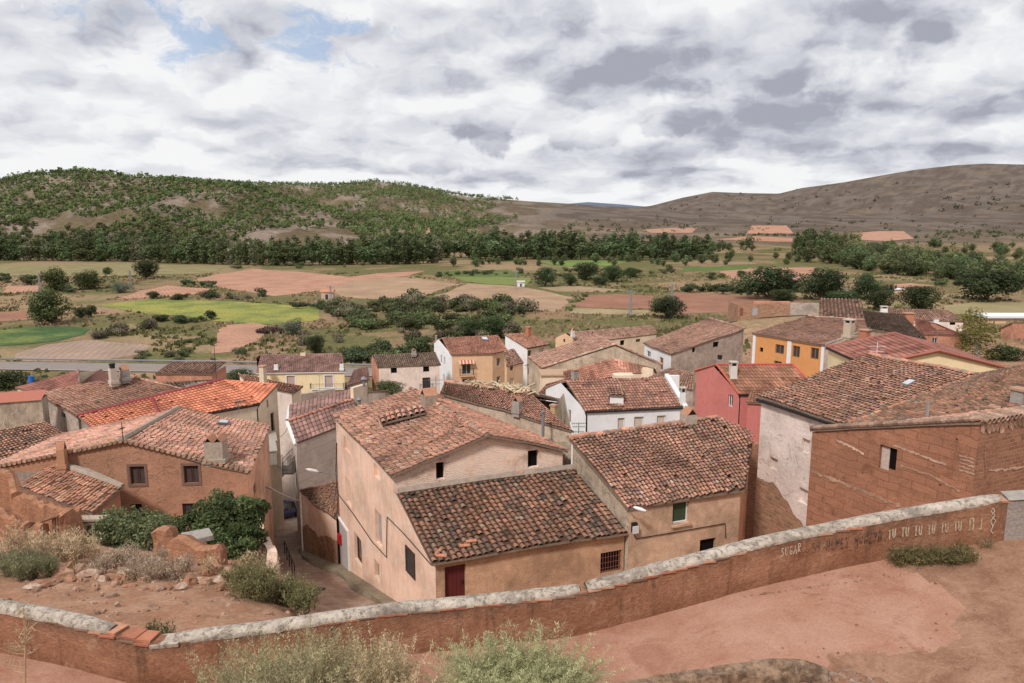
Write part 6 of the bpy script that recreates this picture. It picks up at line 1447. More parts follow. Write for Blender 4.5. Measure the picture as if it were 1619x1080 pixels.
# ---- river belt
BL = 'tall green poplar in the long riverside tree belt'; BG = 'poplars of the riverside tree belt'
DKG, MDG, GRG = (.125, .165, .07), (.175, .21, .085), (.2, .22, .12)
belt = Kind([tree_proto('poplar_tree', BL, 18, 3.0, DKG, 1, 800, 1.15, 'poplar', .25, single=True, group=BG, trunkfrac=.02), tree_proto('poplar_tree', BL, 17, 3.4, MDG, 2, 800, 1.15, 'poplar', .25, single=True, group=BG, trunkfrac=.03), tree_proto('poplar_tree', BL, 16, 4.2, (.14, .18, .078), 3, 900, 1.15, 'round', .25, single=True, group=BG, trunkfrac=.0), tree_proto('poplar_tree', BL, 17, 2.8, (.23, .225, .135), 4, 720, 1.1, 'poplar', .22, single=True, group=BG, trunkfrac=.06)])
rs = np.random.RandomState(5)
def at(px, Y): 
    x = (px-810)/FPX*(Y*CP+31*SP); return A(x, Y, float(H(x, Y)))
tb = [(-60, 412), (0, 410), (200, 412), (330, 416), (440, 418), (640, 416), (760, 412), (830, 408), (1000, 410), (1125, 408)]
th = [(-60, 366), (0, 368), (150, 370), (330, 374), (430, 378), (520, 376), (640, 372), (760, 366), (900, 367), (1020, 369), (1125, 374)]
nb = 0
for row in range(3):
    px = -60
    while px < 1122:
        yb = np.interp(px, *zip(*tb))-row*3; Yg = G(px, yb+2)[1]+row*7
        if 700 < px < 750 and row < 2: px += 9; continue
        hh = (yb-np.interp(px, *zip(*th)))/FPX*Yg*rs.uniform(.82, 1.08)*(.95 if row == 0 else 1.0)
        q = at(px, Yg); i = rs.choice(4, p=[.34, .3, .2, .16]) if px < 420 else rs.choice(4, p=[.5, .2, .28, .02])
        belt.put(q-A(0, 0, .3), hh/17*A(rs.uniform(1.15, 1.6), rs.uniform(1.15, 1.6), 1), i=i); nb += 1
        px += rs.uniform(9.5, 14) if px > 420 else rs.uniform(10, 15)
# ---- right hand tree groups
RL_, RG_ = 'dark broad tree in the wooded strip across the right of the valley', 'broad trees of the right hand wooded strip'
rt_ = Kind([tree_proto('broadleaf_tree', RL_, 10, 5.2, (.125, .16, .07), 11, 1300, .85, 'round', .28, single=True, group=RG_, trunkfrac=.0), tree_proto('broadleaf_tree', RL_, 10, 4.4, (.155, .195, .08), 12, 1200, .85, 'round', .28, single=True, group=RG_, trunkfrac=.0), tree_proto('broadleaf_tree', RL_, 11, 4.0, (.19, .215, .095), 13, 1100, .8, 'round', .28, single=True, group=RG_, trunkfrac=.02)])
for k in range(150):
    px = rs.uniform(1265, 1680); yb = np.interp(px, [1290, 1400, 1500, 1680], [412, 430, 440, 452])+rs.uniform(-16, 4); q = G(px, yb); rt_.put(q-A(0, 0, .2), q[1]/FPX*rs.uniform(20, 38)/10)
for k in range(60):
    px = rs.uniform(1120, 1680); yb = rs.uniform(390, 420); q = G(px, yb); rt_.put(q-A(0, 0, .2), q[1]/FPX*rs.uniform(10, 20)/10)
for k in range(40):
    px = rs.uniform(700, 1190); yb = rs.uniform(409, 422); q = G(px, yb); rt_.put(q-A(0, 0, .2), q[1]/FPX*rs.uniform(9, 20)/10)
pl = Kind([tree_proto('poplar_tree', 'tall poplar in the tight clump right of the orange fields', 16, 2.8, c, 20+i, 800, 1.0, 'poplar', .25, single=True, group='poplar clump right of the orange fields', trunkfrac=.08) for i, c in enumerate((DKG, (.155, .195, .08), (.25, .245, .115)))])
for k in range(17):
    px = 1258+k*6.2; q = G(px, 408+2*math.sin(k)); pl.put(q-A(0, 0, .3), q[1]/FPX*rs.uniform(36, 47)/16, i=0 if k < 5 else (1 if k < 11 else 2))
# ---- single trees in the fields, each with trunk and crown
OL = Kind([tree_proto('broadleaf_tree', 'x', 10, 5, (.105, .125, .046), 31, 4200, .48, 'round', .3, trunkfrac=.06), tree_proto('broadleaf_tree', 'x', 10, 5, (.088, .115, .047), 32, 4200, .48, 'round', .3, trunkfrac=.03), tree_proto('broadleaf_tree', 'x', 10, 5, (.07, .098, .042), 33, 4200, .48, 'round', .3, trunkfrac=.05), tree_proto('broadleaf_tree', 'x', 10, 5, (.20, .24, .17), 34, 3600, .42, 'round', .25, trunkfrac=.0)])
for px, yb, yt, w, i, lab in [
 (83, 513, 458, 64, 0, 'biggest olive green tree in the left fields, beside the green crop'), (88, 461, 424, 46, 0, 'round tree just behind the biggest tree of the left fields'), (142, 457, 428, 50, 0, 'wide low tree right of the pair of big trees at left'),
 (232, 441, 410, 41, 1, 'dark round tree standing alone by the pale meadow'), (172, 434, 422, 17, 0, 'very small round tree in the pale meadow at left'), (243, 473, 459, 20, 1, 'small round tree at the edge of the yellow green field'),
 (128, 503, 484, 24, 1, 'dark bush like tree right of the biggest field tree'), (145, 501, 480, 17, 2, 'narrow dark tree by the fields, right of its bushy neighbour'), (191, 463, 443, 32, 3, 'grey green willowy tree between soil fields at left'), (465, 531, 498, 36, 3, 'silvery grey green tree at the corner of the yellow green field'),
 (501, 561, 527, 30, 1, 'tree with a crooked trunk behind the roof of the yellow house'), (745, 533, 503, 40, 1, 'smaller of the two trees behind the tan house'), (780, 535, 496, 46, 1, 'taller of the two trees behind the tan house'),
 (863, 453, 420, 37, 2, 'dark tree near the small white hut'), (926, 443, 413, 42, 1, 'leafy tree in the middle fields with a taller crown'), (970, 446, 418, 36, 1, 'round tree near the middle orchard'), (903, 452, 434, 24, 1, 'low round tree in front of the middle orchard trees'), (950, 451, 436, 24, 2, 'small dark tree between two field trees, centre'),
 (1056, 503, 465, 56, 2, 'dark round tree by the ploughed field and the pole'), (1215, 473, 419, 92, 2, 'widest dark tree behind the ploughed field at right'), (1300, 474, 421, 66, 2, 'big dark tree right of the widest tree'), (1370, 474, 430, 42, 2, 'round dark tree above the steep roofed barn'),
 (1560, 476, 423, 88, 2, 'big spreading dark tree near the right edge meadow'), (1455, 492, 449, 62, 1, 'olive tinted tree behind the far right roofs'), (1392, 491, 458, 46, 1, 'tree tucked behind the ridge of the steep roofed barn'), (1238, 482, 455, 44, 1, 'lighter bushy tree before the widest dark tree'),
 (1330, 482, 458, 50, 1, 'low bushy tree behind the stone ruin'), (1510, 560, 520, 40, 1, 'bushy green tree below the yellow green poplar'), (1590, 575, 535, 60, 1, 'dark tree by the red brick house at right'), (15, 622, 575, 66, 1, 'dark garden tree at the far left edge by the road'), (378, 605, 573, 46, 2, 'dark shrubby tree beside the road behind the orange roof'), (1000, 440, 422, 25, 1, 'small tree right of the middle orchard'),
 (60, 632, 590, 40, 2, 'garden tree with white flowers below, left edge'), (612, 622, 594, 62, 0, 'light green leafy tree before the pale pink house')]:
    q = G(px, yb) if yb < 570 else P(px, yb+6, Y=(128 if px < 100 else 100 if px < 700 else 92)); wpx = q[1]/FPX
    OL.put(q-A(0, 0, .25), A(w*wpx/8.6, w*wpx/8.6, (yb-yt)*wpx*1.08/10), lab, i=i)
yp = tree_proto('poplar_tree', 'thin yellow green poplar with pale stems rising at the right', 12, 2.6, (.24, .235, .06), 51, 2200, .34, 'poplar', .16, barkmat=flat('pale_bark', (.42, .39, .34), .9), trunkfrac=.15); q = P(1545, 575, Y=90); yp.location = Vector(q); yp.scale = (1, 1, 90/FPX*88/12)
# ---- scrub bushes and hedges
HB_, HG_ = 'low dense bush in the valley hedgerows and thickets', 'bushes of the hedgerows and thickets'
hb = Kind([tree_proto('bush', HB_, 2.4, 2.0, c, 60+i, 620, .34, 'bush', .06, 'bush', True, HG_) for i, c in enumerate(((.115, .135, .06), (.15, .175, .068), (.19, .16, .105), (.088, .115, .056)))])
HB = []
def hedge(pts, n, wpx, i=(0, 1, 3), spread=1.5, seed=0):
    r = np.random.RandomState(seed+7); pts = np.array(pts, float); L = np.concatenate([[0], np.cumsum(np.linalg.norm(np.diff(pts, axis=0), axis=1))])
    for k in range(n):
        s = r.uniform(0, L[-1]); x = np.interp(s, L, pts[:, 0])+r.normal(0, spread); y = np.interp(s, L, pts[:, 1])+r.normal(0, spread*.6); q = G(x, y); sc = q[1]/FPX*wpx*r.uniform(.65, 1.3)/4
        HB.append((sc/q[1], q-A(0, 0, .15), sc*A(r.uniform(.9, 1.3), r.uniform(.9, 1.3), r.uniform(.8, 1.2)), int(r.choice(i))))
hedge([(248, 507), (290, 511), (343, 506)], 15, 20, (3, 0)); hedge([(150, 536), (200, 527), (245, 520)], 14, 24, (2, 0, 2)); hedge([(270, 474), (330, 470), (385, 474), (430, 468)], 16, 18, (0, 2)); hedge([(290, 449), (340, 455)], 7, 15, (3,)); hedge([(470, 487), (512, 488)], 6, 18, (3,))
hedge([(285, 545), (310, 541), (335, 545)], 7, 18, (1,)); hedge([(210, 567), (300, 566), (400, 565)], 14, 18, (1, 2, 0), 5); hedge([(520, 500), (560, 495), (640, 488), (760, 488), (830, 496)], 85, 30, (0, 1, 2), 7); hedge([(560, 515), (640, 512), (720, 515), (800, 520)], 60, 34, (0, 1, 1), 7); hedge([(555, 572), (600, 566), (680, 560)], 34, 36, (1, 0, 3), 6); hedge([(640, 535), (740, 540), (830, 530)], 18, 26, (2, 2, 0), 6)
hedge([(900, 492), (925, 470)], 6, 12, (1,)); hedge([(685, 437), (760, 433), (838, 434)], 20, 12, (0, 1), 2); hedge([(1079, 460), (1160, 462), (1240, 470)], 22, 20, (3, 0), 3); hedge([(1240, 455), (1330, 470), (1420, 470)], 22, 22, (0, 1, 3), 5); hedge([(880, 435), (1000, 432), (1079, 435)], 26, 14, (0, 1), 6)
hedge([(0, 443), (60, 447), (120, 470)], 12, 18, (0, 2, 3), 4); hedge([(360, 423), (480, 421), (640, 419)], 16, 12, (1, 2), 3); hedge([(1480, 445), (1540, 455), (1650, 462)], 20, 20, (1, 0), 6); hedge([(1400, 500), (1560, 520), (1640, 530)], 10, 26, (1, 0), 5); hedge([(480, 540), (540, 545)], 8, 20, (2, 1), 6); hedge([(1120, 440), (1200, 437)], 8, 14, (0,), 3)
HB.sort(key=lambda b: -b[0])
for _, q, sc, i in HB[:290]: hb.put(q, sc, i=i)
def meshdata(me):
    v = np.empty(len(me.vertices)*3); me.vertices.foreach_get('co', v); c = np.empty(len(me.vertices)*4); me.color_attributes['Col'].data.foreach_get('color', c); return v.reshape(-1, 3), c.reshape(-1, 4)[:, :3]
HD = [meshdata(o.data) for o in hb.p]; m = MB(); r_ = np.random.RandomState(3)
for _, q, sc, i in HB[290:]:
    v, c = HD[i]; n = 4*500; a = r_.uniform(0, 6.28); w = v[:n]*sc; w = np.stack([w[:, 0]*math.cos(a)-w[:, 1]*math.sin(a), w[:, 0]*math.sin(a)+w[:, 1]*math.cos(a), w[:, 2]], 1)+q; m.add(w, np.arange(n).reshape(-1, 4), c[:n]*r_.uniform(.75, 1.25))
o = m.build('thicket', LEAF, None, False, 'stuff'); tag(o, 'smallest scrub bushes of the hedgerows and thickets, a tangled mass', 'thicket')
for K in (belt, rt_, pl, OL, hb): K.clean()
# ---- pines on the left hills: the nearest as trees, the rest as a wood
PL_, PG_ = 'small round pine on the left hillside', 'pines dotted over the left hillside'
pk = Kind([tree_proto('pine_tree', PL_, 6, 3.0, (.165, .195, .072), 80+i, 110, 1.45, 'pine', .15, single=True, group=PG_, trunkfrac=.1) for i in range(4)])
cand = []; r = np.random.RandomState(9)
for k in range(30000):
    px = r.uniform(-80, 840); Y = r.uniform(600, 1900); x = (px-810)/FPX*Y*CP; cand.append((x, Y, px))
cand = np.array(cand); zz = H(cand[:, 0], cand[:, 1]); hh = zz-H0(cand[:, 0], cand[:, 1])
den = .55*fbm(cand[:, 0]/75, cand[:, 1]/110, 33, 4)+.45*fbm(cand[:, 0]/24, cand[:, 1]/36, 34, 3); th_ = np.interp(cand[:, 2]+70*(fbm(cand[:, 0]/40, cand[:, 1]/40, 39, 3)-.5), [-80, 420, 520, 640, 700, 760, 830], [.33, .37, .40, .31, .35, .50, .75])+np.interp(cand[:, 1], [600, 640, 700], [.12, .05, 0])
# leave out what no one could see: behind a crest
e = zz/cand[:, 1]; steps = np.linspace(.55, .97, 12); hid = np.zeros(len(cand), bool)
for s in steps: hid |= (H(cand[:, 0]*s, cand[:, 1]*s)/(cand[:, 1]*s) > e+.008)
cd_ = cand[:, 1]*CP-zz*SP; cpx = 810+FPX*cand[:, 0]/cd_; cpy = 540-FPX*(cand[:, 1]*SP+zz*CP)/cd_
bare = inpoly(np.stack([cpx, cpy], 1), [(372, 380), (395, 352), (440, 332), (490, 328), (545, 340), (600, 356), (640, 368), (640, 390), (372, 390)]); th_ = th_+bare*.16
track = (np.abs(fbm(cand[:, 0]/95+4, cand[:, 1]/60, 37, 3)-.5) < .016)
ok = (hh > 3) & (den > th_) & ~hid & ~track; cand = np.column_stack([cand[:, :2], zz])[ok]
keep = []; cell = {}
for c in cand:
    key = (int(c[0]/4.2), int(c[1]/6))
    if key in cell: continue
    cell[key] = 1; keep.append(c)
keep = np.array(keep); keep = keep[np.argsort(keep[:, 1])]; print('pines', len(keep))
for c in keep[:300]: pk.put(c-A(0, 0, .3), r.uniform(.55, 1.35))
pk.clean(); proto = [o.data for o in pk.p if True]
PV = []; 
for me in proto:
    v = np.empty(len(me.vertices)*3); me.vertices.foreach_get('co', v); nl_ = 0
    col = np.empty(len(me.vertices)*4); me.color_attributes['Col'].data.foreach_get('color', col); k4 = 4*110
    PV.append((v.reshape(-1, 3), col.reshape(-1, 4)[:, :3]))
m = MB()
for n, c in enumerate(keep[300:7000]):
    v, col = PV[n % 4]; nq = 40 if c[1] > 900 else 70; v = v[:nq*4]; col = col[:nq*4]; a = r.uniform(0, 6.28); s = r.uniform(.55, 1.35); cs, sn = math.cos(a)*s, math.sin(a)*s
    w = np.stack([v[:, 0]*cs-v[:, 1]*sn, v[:, 0]*sn+v[:, 1]*cs, v[:, 2]*s], 1)+c; m.add(w, np.arange(nq*4).reshape(nq, 4), col*r.uniform(.75, 1.2))
o = m.build('pine_wood', LEAF, None, False, 'stuff'); tag(o, 'pine wood covering the farther slopes of the left hills', 'pine wood')
# orchard dots and scrub on the right slopes
m = MB(); r = np.random.RandomState(14)
def dots(n, fx, fy, size, col):
    for k in range(n):
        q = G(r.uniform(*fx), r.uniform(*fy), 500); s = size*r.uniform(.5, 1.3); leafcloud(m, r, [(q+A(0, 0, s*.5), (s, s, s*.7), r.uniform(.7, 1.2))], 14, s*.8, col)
dots(90, (880, 1619), (340, 366), 2.5, (.1, .105, .05)); dots(80, (1130, 1260), (371, 374), 1.8, (.09, .11, .04)); dots(60, (1440, 1640), (366, 378), 2.6, (.09, .115, .04)); dots(60, (900, 1130), (354, 368), 2.4, (.08, .1, .04)); dots(90, (1050, 1640), (290, 335), 5, (.1, .09, .06)); dots(70, (1120, 1640), (380, 398), 2.4, (.08, .1, .04))
o = m.build('scrub', LEAF, None, False, 'stuff'); tag(o, 'dark scrub and orchard rows dotted over the right hand slopes', 'scrub')
# valley weeds
m = MB(); r = np.random.RandomState(15); n = 15000
Yw = r.uniform(105, 400, n); pxw_ = r.uniform(-60, 1680, n); X = (pxw_-810)/FPX*(Yw*CP+5); okw = np.ones(n, bool)
for B in FIELD_POLYS: okw &= ~inpoly(np.stack([X, Yw], 1), B)
okw &= ~((np.abs(Yw-np.interp(X, RX, RY)) < 5) & (X < 60)) & (fbm(X/14, Yw/14, 91, 3) > .42); X, Yw = X[okw], Yw[okw]; Zw = H(X, Yw)
for k in range(4):
    a = r.uniform(0, 3.14, len(X)); s = r.uniform(.3, 1.0, len(X)); hgt = s*r.uniform(.5, 1.1, len(X)); ox = r.normal(0, .5, len(X)); oy = r.normal(0, .5, len(X)); dx = np.cos(a)*s*.6; dy = np.sin(a)*s*.6
    V = np.stack([np.stack([X+ox-dx, Yw+oy-dy, Zw-.1], 1), np.stack([X+ox+dx, Yw+oy+dy, Zw-.1], 1), np.stack([X+ox+dx*.5, Yw+oy+dy*.5, Zw+hgt], 1), np.stack([X+ox-dx*.7, Yw+oy-dy*.7, Zw+hgt*.8], 1)], 1)
    pick = fbm(X/22, Yw/22, 95, 3)[:, None]; C = np.where(pick > .5, A(.13, .125, .05), A(.30, .22, .13))*r.uniform(.6, 1.25, (len(X), 1)); m.add(V.reshape(-1, 3), np.arange(4*len(X)).reshape(-1, 4), np.repeat(C, 4, 0))
o = m.build('rough_grass', VCOL, None, False, 'stuff'); tag(o, 'rough dry grass and weeds between the valley fields', 'grass')

# ---- ivy over the yard wall
def sprout(m, rs, base, n, hgt, spread, col, leaf=(.05, .012), nleaf=30, curve=.5, rad=.008, side=.25):
    for k in range(n):
        a = rs.uniform(0, 6.28); r0 = abs(rs.normal(0, .35))*spread; b0 = base+A(math.cos(a)*r0*.55, math.sin(a)*r0*.55, 0)
        L = hgt*rs.uniform(.55, 1.08)*(1-.35*min(1, r0/spread)); d = A(math.cos(a)*spread*rs.uniform(.2, .9), math.sin(a)*spread*rs.uniform(.2, .9), 0)*curve+rs.normal(0, .08, 3)*L
        ts = np.linspace(0, 1, 7); pts = [b0+d*t_**1.6+A(0, 0, L*(t_-.12*t_*t_)) for t_ in ts]; cc = np.asarray(col)*rs.uniform(.65, 1.25)
        for p0, p1, t_ in zip(pts[:-1], pts[1:], ts):
            s3 = np.cross(p1-p0, rs.normal(0, 1, 3)); s3 /= np.linalg.norm(s3)+1e-9; r_ = rad*(1.15-t_)
            m.add([p0-s3*r_, p0+s3*r_, p1+s3*r_*.8, p1-s3*r_*.8], [(0, 1, 2, 3)], cc*.8)
        nl = int(nleaf*rs.uniform(.7, 1.2)); tt = rs.uniform(.15, 1, nl)**.7; P_ = np.array([[np.interp(t_, ts, [p[i] for p in pts]) for i in range(3)] for t_ in tt])
        tw = rs.normal(0, side*.35, (nl, 3))*(1.1-tt)[:, None]; P_ = P_+tw; dd = rs.normal(0, 1, (nl, 3)); dd[:, 2] = np.abs(dd[:, 2])+.3; dd /= np.linalg.norm(dd, axis=1)[:, None]
        sd = np.cross(dd, rs.normal(0, 1, (nl, 3))); sd /= np.linalg.norm(sd, axis=1)[:, None]; l = leaf[0]*rs.uniform(.6, 1.4, (nl, 1)); w = leaf[1]*rs.uniform(.7, 1.3, (nl, 1))
        V = np.stack([P_, P_+dd*l*.5+sd*w, P_+dd*l, P_+dd*l*.5-sd*w], 1); C = cc*rs.uniform(.75, 1.3, (nl, 1)); m.add(V.reshape(-1, 3), np.arange(4*nl).reshape(nl, 4), np.repeat(C, 4, 0))
rs = np.random.RandomState(21)
def mound(name, label, cat, specs, nl, leaf, col):
    """specs: (px, y, Y, rx, rz) lumps"""
    cl = []; 
    for px, y, Y, rx, rz in specs:
        c = P(px, y, Y=Y); cl.append((c, (rx, rx*.9, rz), rs.uniform(.75, 1.2)))
        for k in range(9):
            d = rs.normal(0, 1, 3); d /= np.linalg.norm(d); f = rs.uniform(.16, .42); cl.append((c+d*A(rx, rx, rz)*rs.uniform(.75, 1.1), (rx*f, rx*f, rz*f), rs.uniform(.5, 1.45)))
    q = np.mean([c for c, r_, b_ in cl], 0); root = thing(name, label, cat, (q[0], q[1], float(T(q[0], q[1])))); m = MB(); leafcloud(m, rs, cl, nl, leaf, col)
    m.build('foliage', LEAF, root); m = MB()
    for c, r_, b_ in cl[::3]: c = np.asarray(c); g = A(c[0]*.7+q[0]*.3, c[1], float(T(c[0], c[1]))-.2); m.tube([g, (g+c)/2+rs.normal(0, .1, 3), c], [.04, .03, .01], 4, cap=False)
    m.build('stem', BARK, root); return root
mound('ivy', 'dark glossy ivy heaped over the yard wall below the brown shuttered house', 'ivy', [(365, 842, 29.5, 1.15, 1.3), (345, 805, 30.5, .7, .9), (358, 815, 30.2, .8, .8), (392, 836, 29.5, .7, .8), (372, 868, 28.3, .9, .8), (385, 815, 30, .9, .8), (375, 860, 28.5, .9, .8), (330, 850, 29, .8, .9), (300, 832, 30.5, .8, .5), (265, 832, 30.8, .8, .45), (240, 826, 31, .7, .4), (215, 826, 31, .6, .35), (170, 820, 30.8, .6, .25), (318, 815, 30.6, .6, .5), (403, 805, 31, .6, .5)], 26000, .14, (.11, .17, .062))
mound('bush', 'olive green bush to the left of the ivy, behind the dry grass', 'bush', [(205, 845, 27.5, 1.4, 1.1), (240, 842, 28.0, 1.0, .9), (178, 848, 27.5, .8, .7), (232, 855, 27, .9, .9), (225, 870, 26.6, .7, .6), (160, 842, 28, .5, .5)], 13000, .11, (.17, .195, .09))
# ---- adobe ruins
RUIN = brickish('crumbling_adobe', (.40, .195, .115), (.36, .185, .115), .5, .2, .02, (.52, .35, .25), 1.0, .5, holes=False, contrast=.13)
def ragged(name, label, pts, thick=.4, cat='ruin', jag=.12, zb=None, mat=None, parent=None, hole=None):
    """pts: (px, ytop, Y) along the wall; ragged top, thick, sunk in the ground"""
    W = [P(x, y, Y=Y) for x, y, Y in pts]; W = dens(np.array(W), .09); n = len(W); r = np.random.RandomState(len(label)+n)
    tg = np.gradient(W[:, :2], axis=0); tg /= np.linalg.norm(tg, axis=1)[:, None]+1e-9; nm = np.stack([tg[:, 1], -tg[:, 0]], 1); V = []; U = []; l = 0
    for i in range(n):
        if i: l += np.linalg.norm((W[i]-W[i-1])[:2])
        b = float(T(W[i, 0], W[i, 1]))-.4 if zb is None else zb; zt = W[i, 2]+jag*(fbm(l*3.1, 1, len(label), 5)-.5)*3.2
        for k in range(5):
            f = k/4; o = thick/2*(1.1-.15*f)+(.22*(fbm(l*2.3, f*3+7, 3, 4)-.5)); V.append((W[i, 0]+nm[i, 0]*o, W[i, 1]+nm[i, 1]*o, b+(zt-b)*f)); U.append((l, b+(zt-b)*f))
        o = 0; V.append((W[i, 0], W[i, 1], zt+.06)); U.append((l, zt+.1))
        for k in range(4, -1, -2):
            f = k/4; o = -thick/2*(1.1-.15*f); V.append((W[i, 0]+nm[i, 0]*o, W[i, 1]+nm[i, 1]*o, b+(zt-b)*f-.03)); U.append((l+3, b+(zt-b)*f))
    K = 9; F = [(i*K+a, (i+1)*K+a, (i+1)*K+a+1, i*K+a+1) for i in range(n-1) for a in range(K-1)]+[tuple(range(K))[::-1], tuple((n-1)*K+a for a in range(K))]
    m = MB(); m.add(V, F, uv=U); o = m.build(name, mat or RUIN, parent)
    if parent is None: tag(o, label, cat)
    return o
q = GT(60, 868); ru = thing('ruined_house', 'roofless adobe ruin with a doorway at the left edge', 'ruin', q)
for k, pts in enumerate(([(-40, 742, 31), (0, 747, 31), (20, 752, 30.5), (27, 775, 29.8)], [(22, 783, 29.8), (60, 792, 28.7), (92, 802, 27.3), (104, 806, 27)], [(-40, 795, 27), (0, 808, 26.3), (30, 822, 25.6), (47, 830, 25.2)], [(46, 829, 25.2), (69, 827, 25.0)], [(90, 806, 25.4), (104, 802, 25.6), (121, 808, 26.2)])):
    ragged('ruin_wall', 'r%d' % k, pts, .42, parent=ru, jag=.2)
m = MB(); a = P(66, 824, Y=25.05); b = P(93, 815, Y=25.3); m.tube([a, b], .06, 6); m.tube([P(86, 817, Y=25.3), P(86, 872, Y=25.3)], .07, 6); m.build('door_frame', WOODM, ru)
ragged('adobe_block', 'stub of red adobe wall at the very left edge below the ruin', [(-30, 848, 24.2), (8, 850, 24), (22, 858, 24)], .6, 'wall stub', .08)
rr = thing('ruined_wall', 'broken adobe wall stub with a square niche, in front of the ivy', 'ruin', GT(300, 905))
ragged('wall', 'stub', [(250, 838, 21.6), (262, 834, 21.5), (270, 840, 21.45), (275, 852, 21.4), (292, 851, 21.3), (310, 856, 21.2), (320, 866, 21.1), (348, 864, 21.0), (354, 872, 21.0)], .5, parent=rr, jag=.10)
fr = Frame2(P(255, 890, Y=21.6), P(352, 890, Y=21.0), (-9, 25)); u0, v0, u1, v1 = fr.rect((294, 881, 319, 899)); m = MB(); fbox(m, fr, u0, v0, u1, v1, .2, .30, (.06, .035, .025)); m.build('niche', VCOL, rr)  # dark box on the wall face paints the shade of the niche
m = MB(); fbox(m, fr, u0-.12, v1, u1+.2, v1+.09, .2, .33, (.36, .2, .13)); m.build('lintel', VCOL, rr)
m = MB(); q = P(312, 848, Y=23.2); m.box(q, (.9, .75, .14), .5, None, 0, 1, .04); o = m.build('concrete_slab', CEMENT); tag(o, 'grey concrete slab tilted behind the niche wall stub', 'slab'); 
m = MB(); q = P(142, 822, Y=28.6); m.box((q[0], q[1], q[2]-.9), (1.1, .3, 1.8), .05, None, 0, 1, .02); m.box((q[0], q[1], q[2]+.06), (1.25, .45, .1), .05); tag(m.build('yard_wall', WM['beige']), 'short grey brown wall piece capped with a slab, left of the ivy', 'wall')
# rubble blocks
def rock_proto(seed, col):
    r = np.random.RandomState(seed); m = MB(); n, k = 7, 5; V = [(0, 0, -.42)]; 
    for j in range(1, k):
        for i in range(n):
            a = 2*math.pi*i/n; ph = math.pi*j/k; s = 1+r.uniform(-.28, .28); V.append((math.cos(a)*math.sin(ph)*.55*s, math.sin(a)*math.sin(ph)*.42*s, -math.cos(ph)*.42*s))
    V.append((0, 0, .4)); F = [(0, 1+(i+1) % n, 1+i) for i in range(n)]+[(1+j*n+i, 1+j*n+(i+1) % n, 1+(j+1)*n+(i+1) % n, 1+(j+1)*n+i) for j in range(k-2) for i in range(n)]+[(len(V)-1, 1+(k-2)*n+i, 1+(k-2)*n+(i+1) % n) for i in range(n)]
    m.add(V, F, col); o = m.build('rubble_block', STONE); return tag(o, 'weathered block of fallen rubble on the dirt terrace', 'rubble', 'fallen rubble blocks on the dirt terrace')
STONE = material('rubble_stone', lambda t: (t.mix(.6, t.mix(t.map(t.noise(3, 6, .7, t.pos(), .5), .35, .65), t.attr(), (.30, .16, .1)), t.ramp(t.noise(16, 5, .7, t.pos()), [(.28, .25), (.75, .78)]), 'OVERLAY'), t.bump(t.noise(14, 6, .8, t.pos()), .9, .04)), .97, 0, .05)
rk = Kind([rock_proto(1, (.48, .30, .21)), rock_proto(2, (.56, .42, .33)), rock_proto(3, (.42, .22, .135))]); rs = np.random.RandomState(31)
for px, y, s in [(100, 905, 1.0), (88, 898, .7), (70, 925, .5), (50, 928, .6), (60, 922, .6), (90, 918, .5), (112, 915, .6), (128, 918, .5), (140, 908, .9), (125, 900, .6), (165, 915, .6), (180, 912, .7), (192, 905, .8), (200, 915, .6), (185, 922, .5), (205, 925, .45), (150, 925, .4), (255, 930, .4), (268, 928, .45), (285, 928, .6), (300, 920, .75), (312, 918, .6), (330, 905, .9), (338, 893, .8), (345, 900, .8), (322, 920, .8), (355, 918, .9), (358, 905, .6), (365, 925, .5), (350, 930, .5), (275, 905, .35), (240, 908, .3), (225, 915, .3), (30, 915, .4), (120, 930, .3), (230, 930, .3), (390, 935, .3), (480, 965, .5), (465, 958, .4)]:
    q = GT(px, y+3); rk.put(q+A(0, 0, .04*s), s*.62*A(rs.uniform(.8, 1.4), rs.uniform(.8, 1.2), rs.uniform(.6, 1.1)))
rk.clean()
m = MB(); r = np.random.RandomState(33)      # small stones, and cobbles by the edging
for k in range(700):
    x = r.uniform(-16, -4); y = r.uniform(13, 22.5)
    if x > np.interp(y, *TRX)-.2: continue
    s = abs(r.normal(0, .05))+.02; m.box((x, y, float(T(x, y))+s*.2), (s*1.4, s, s*.8), r.uniform(0, 3), A(.5, .36, .27)*r.uniform(.6, 1.3), 0, .7, s*.2)
o = m.build('small_stones', STONE, None, False, 'stuff'); tag(o, 'small loose stones strewn over the dirt terrace', 'stones')
m = MB()
for k in range(420):
    px = r.uniform(1200, 1405); y = r.uniform(1046, 1092)
    if not inpoly(np.array([[px, y]]), [(1190, 1095), (1235, 1075), (1325, 1049), (1355, 1055), (1405, 1078), (1400, 1095)])[0]: continue
    d = sight(px, y); q = d*(-6.87/d[2]); q[2] = float(pathz(q[0], q[1])); s = r.uniform(.045, .11); c = [A(.40, .34, .30), A(.52, .45, .39), A(.36, .2, .14), A(.3, .27, .25)][r.randint(4)]*r.uniform(.7, 1.2)
    n = 6; V = [(q[0]+math.cos(a)*s*r.uniform(.8, 1.2)*f, q[1]+math.sin(a)*s*r.uniform(.7, 1.1)*f, q[2]+z*s) for z, f in ((-.3, 1), (.35, .95), (.62, .55)) for a in np.linspace(0, 6.28, n+1)[:-1]]
    m.add(V, [(j*n+i, j*n+(i+1) % n, (j+1)*n+(i+1) % n, (j+1)*n+i) for j in range(2) for i in range(n)]+[tuple(2*n+i for i in range(n))], c)
o = m.build('cobbles', STONE, None, False, 'stuff'); tag(o, 'patch of river cobbles beside the stone edging, bottom right', 'cobbles')
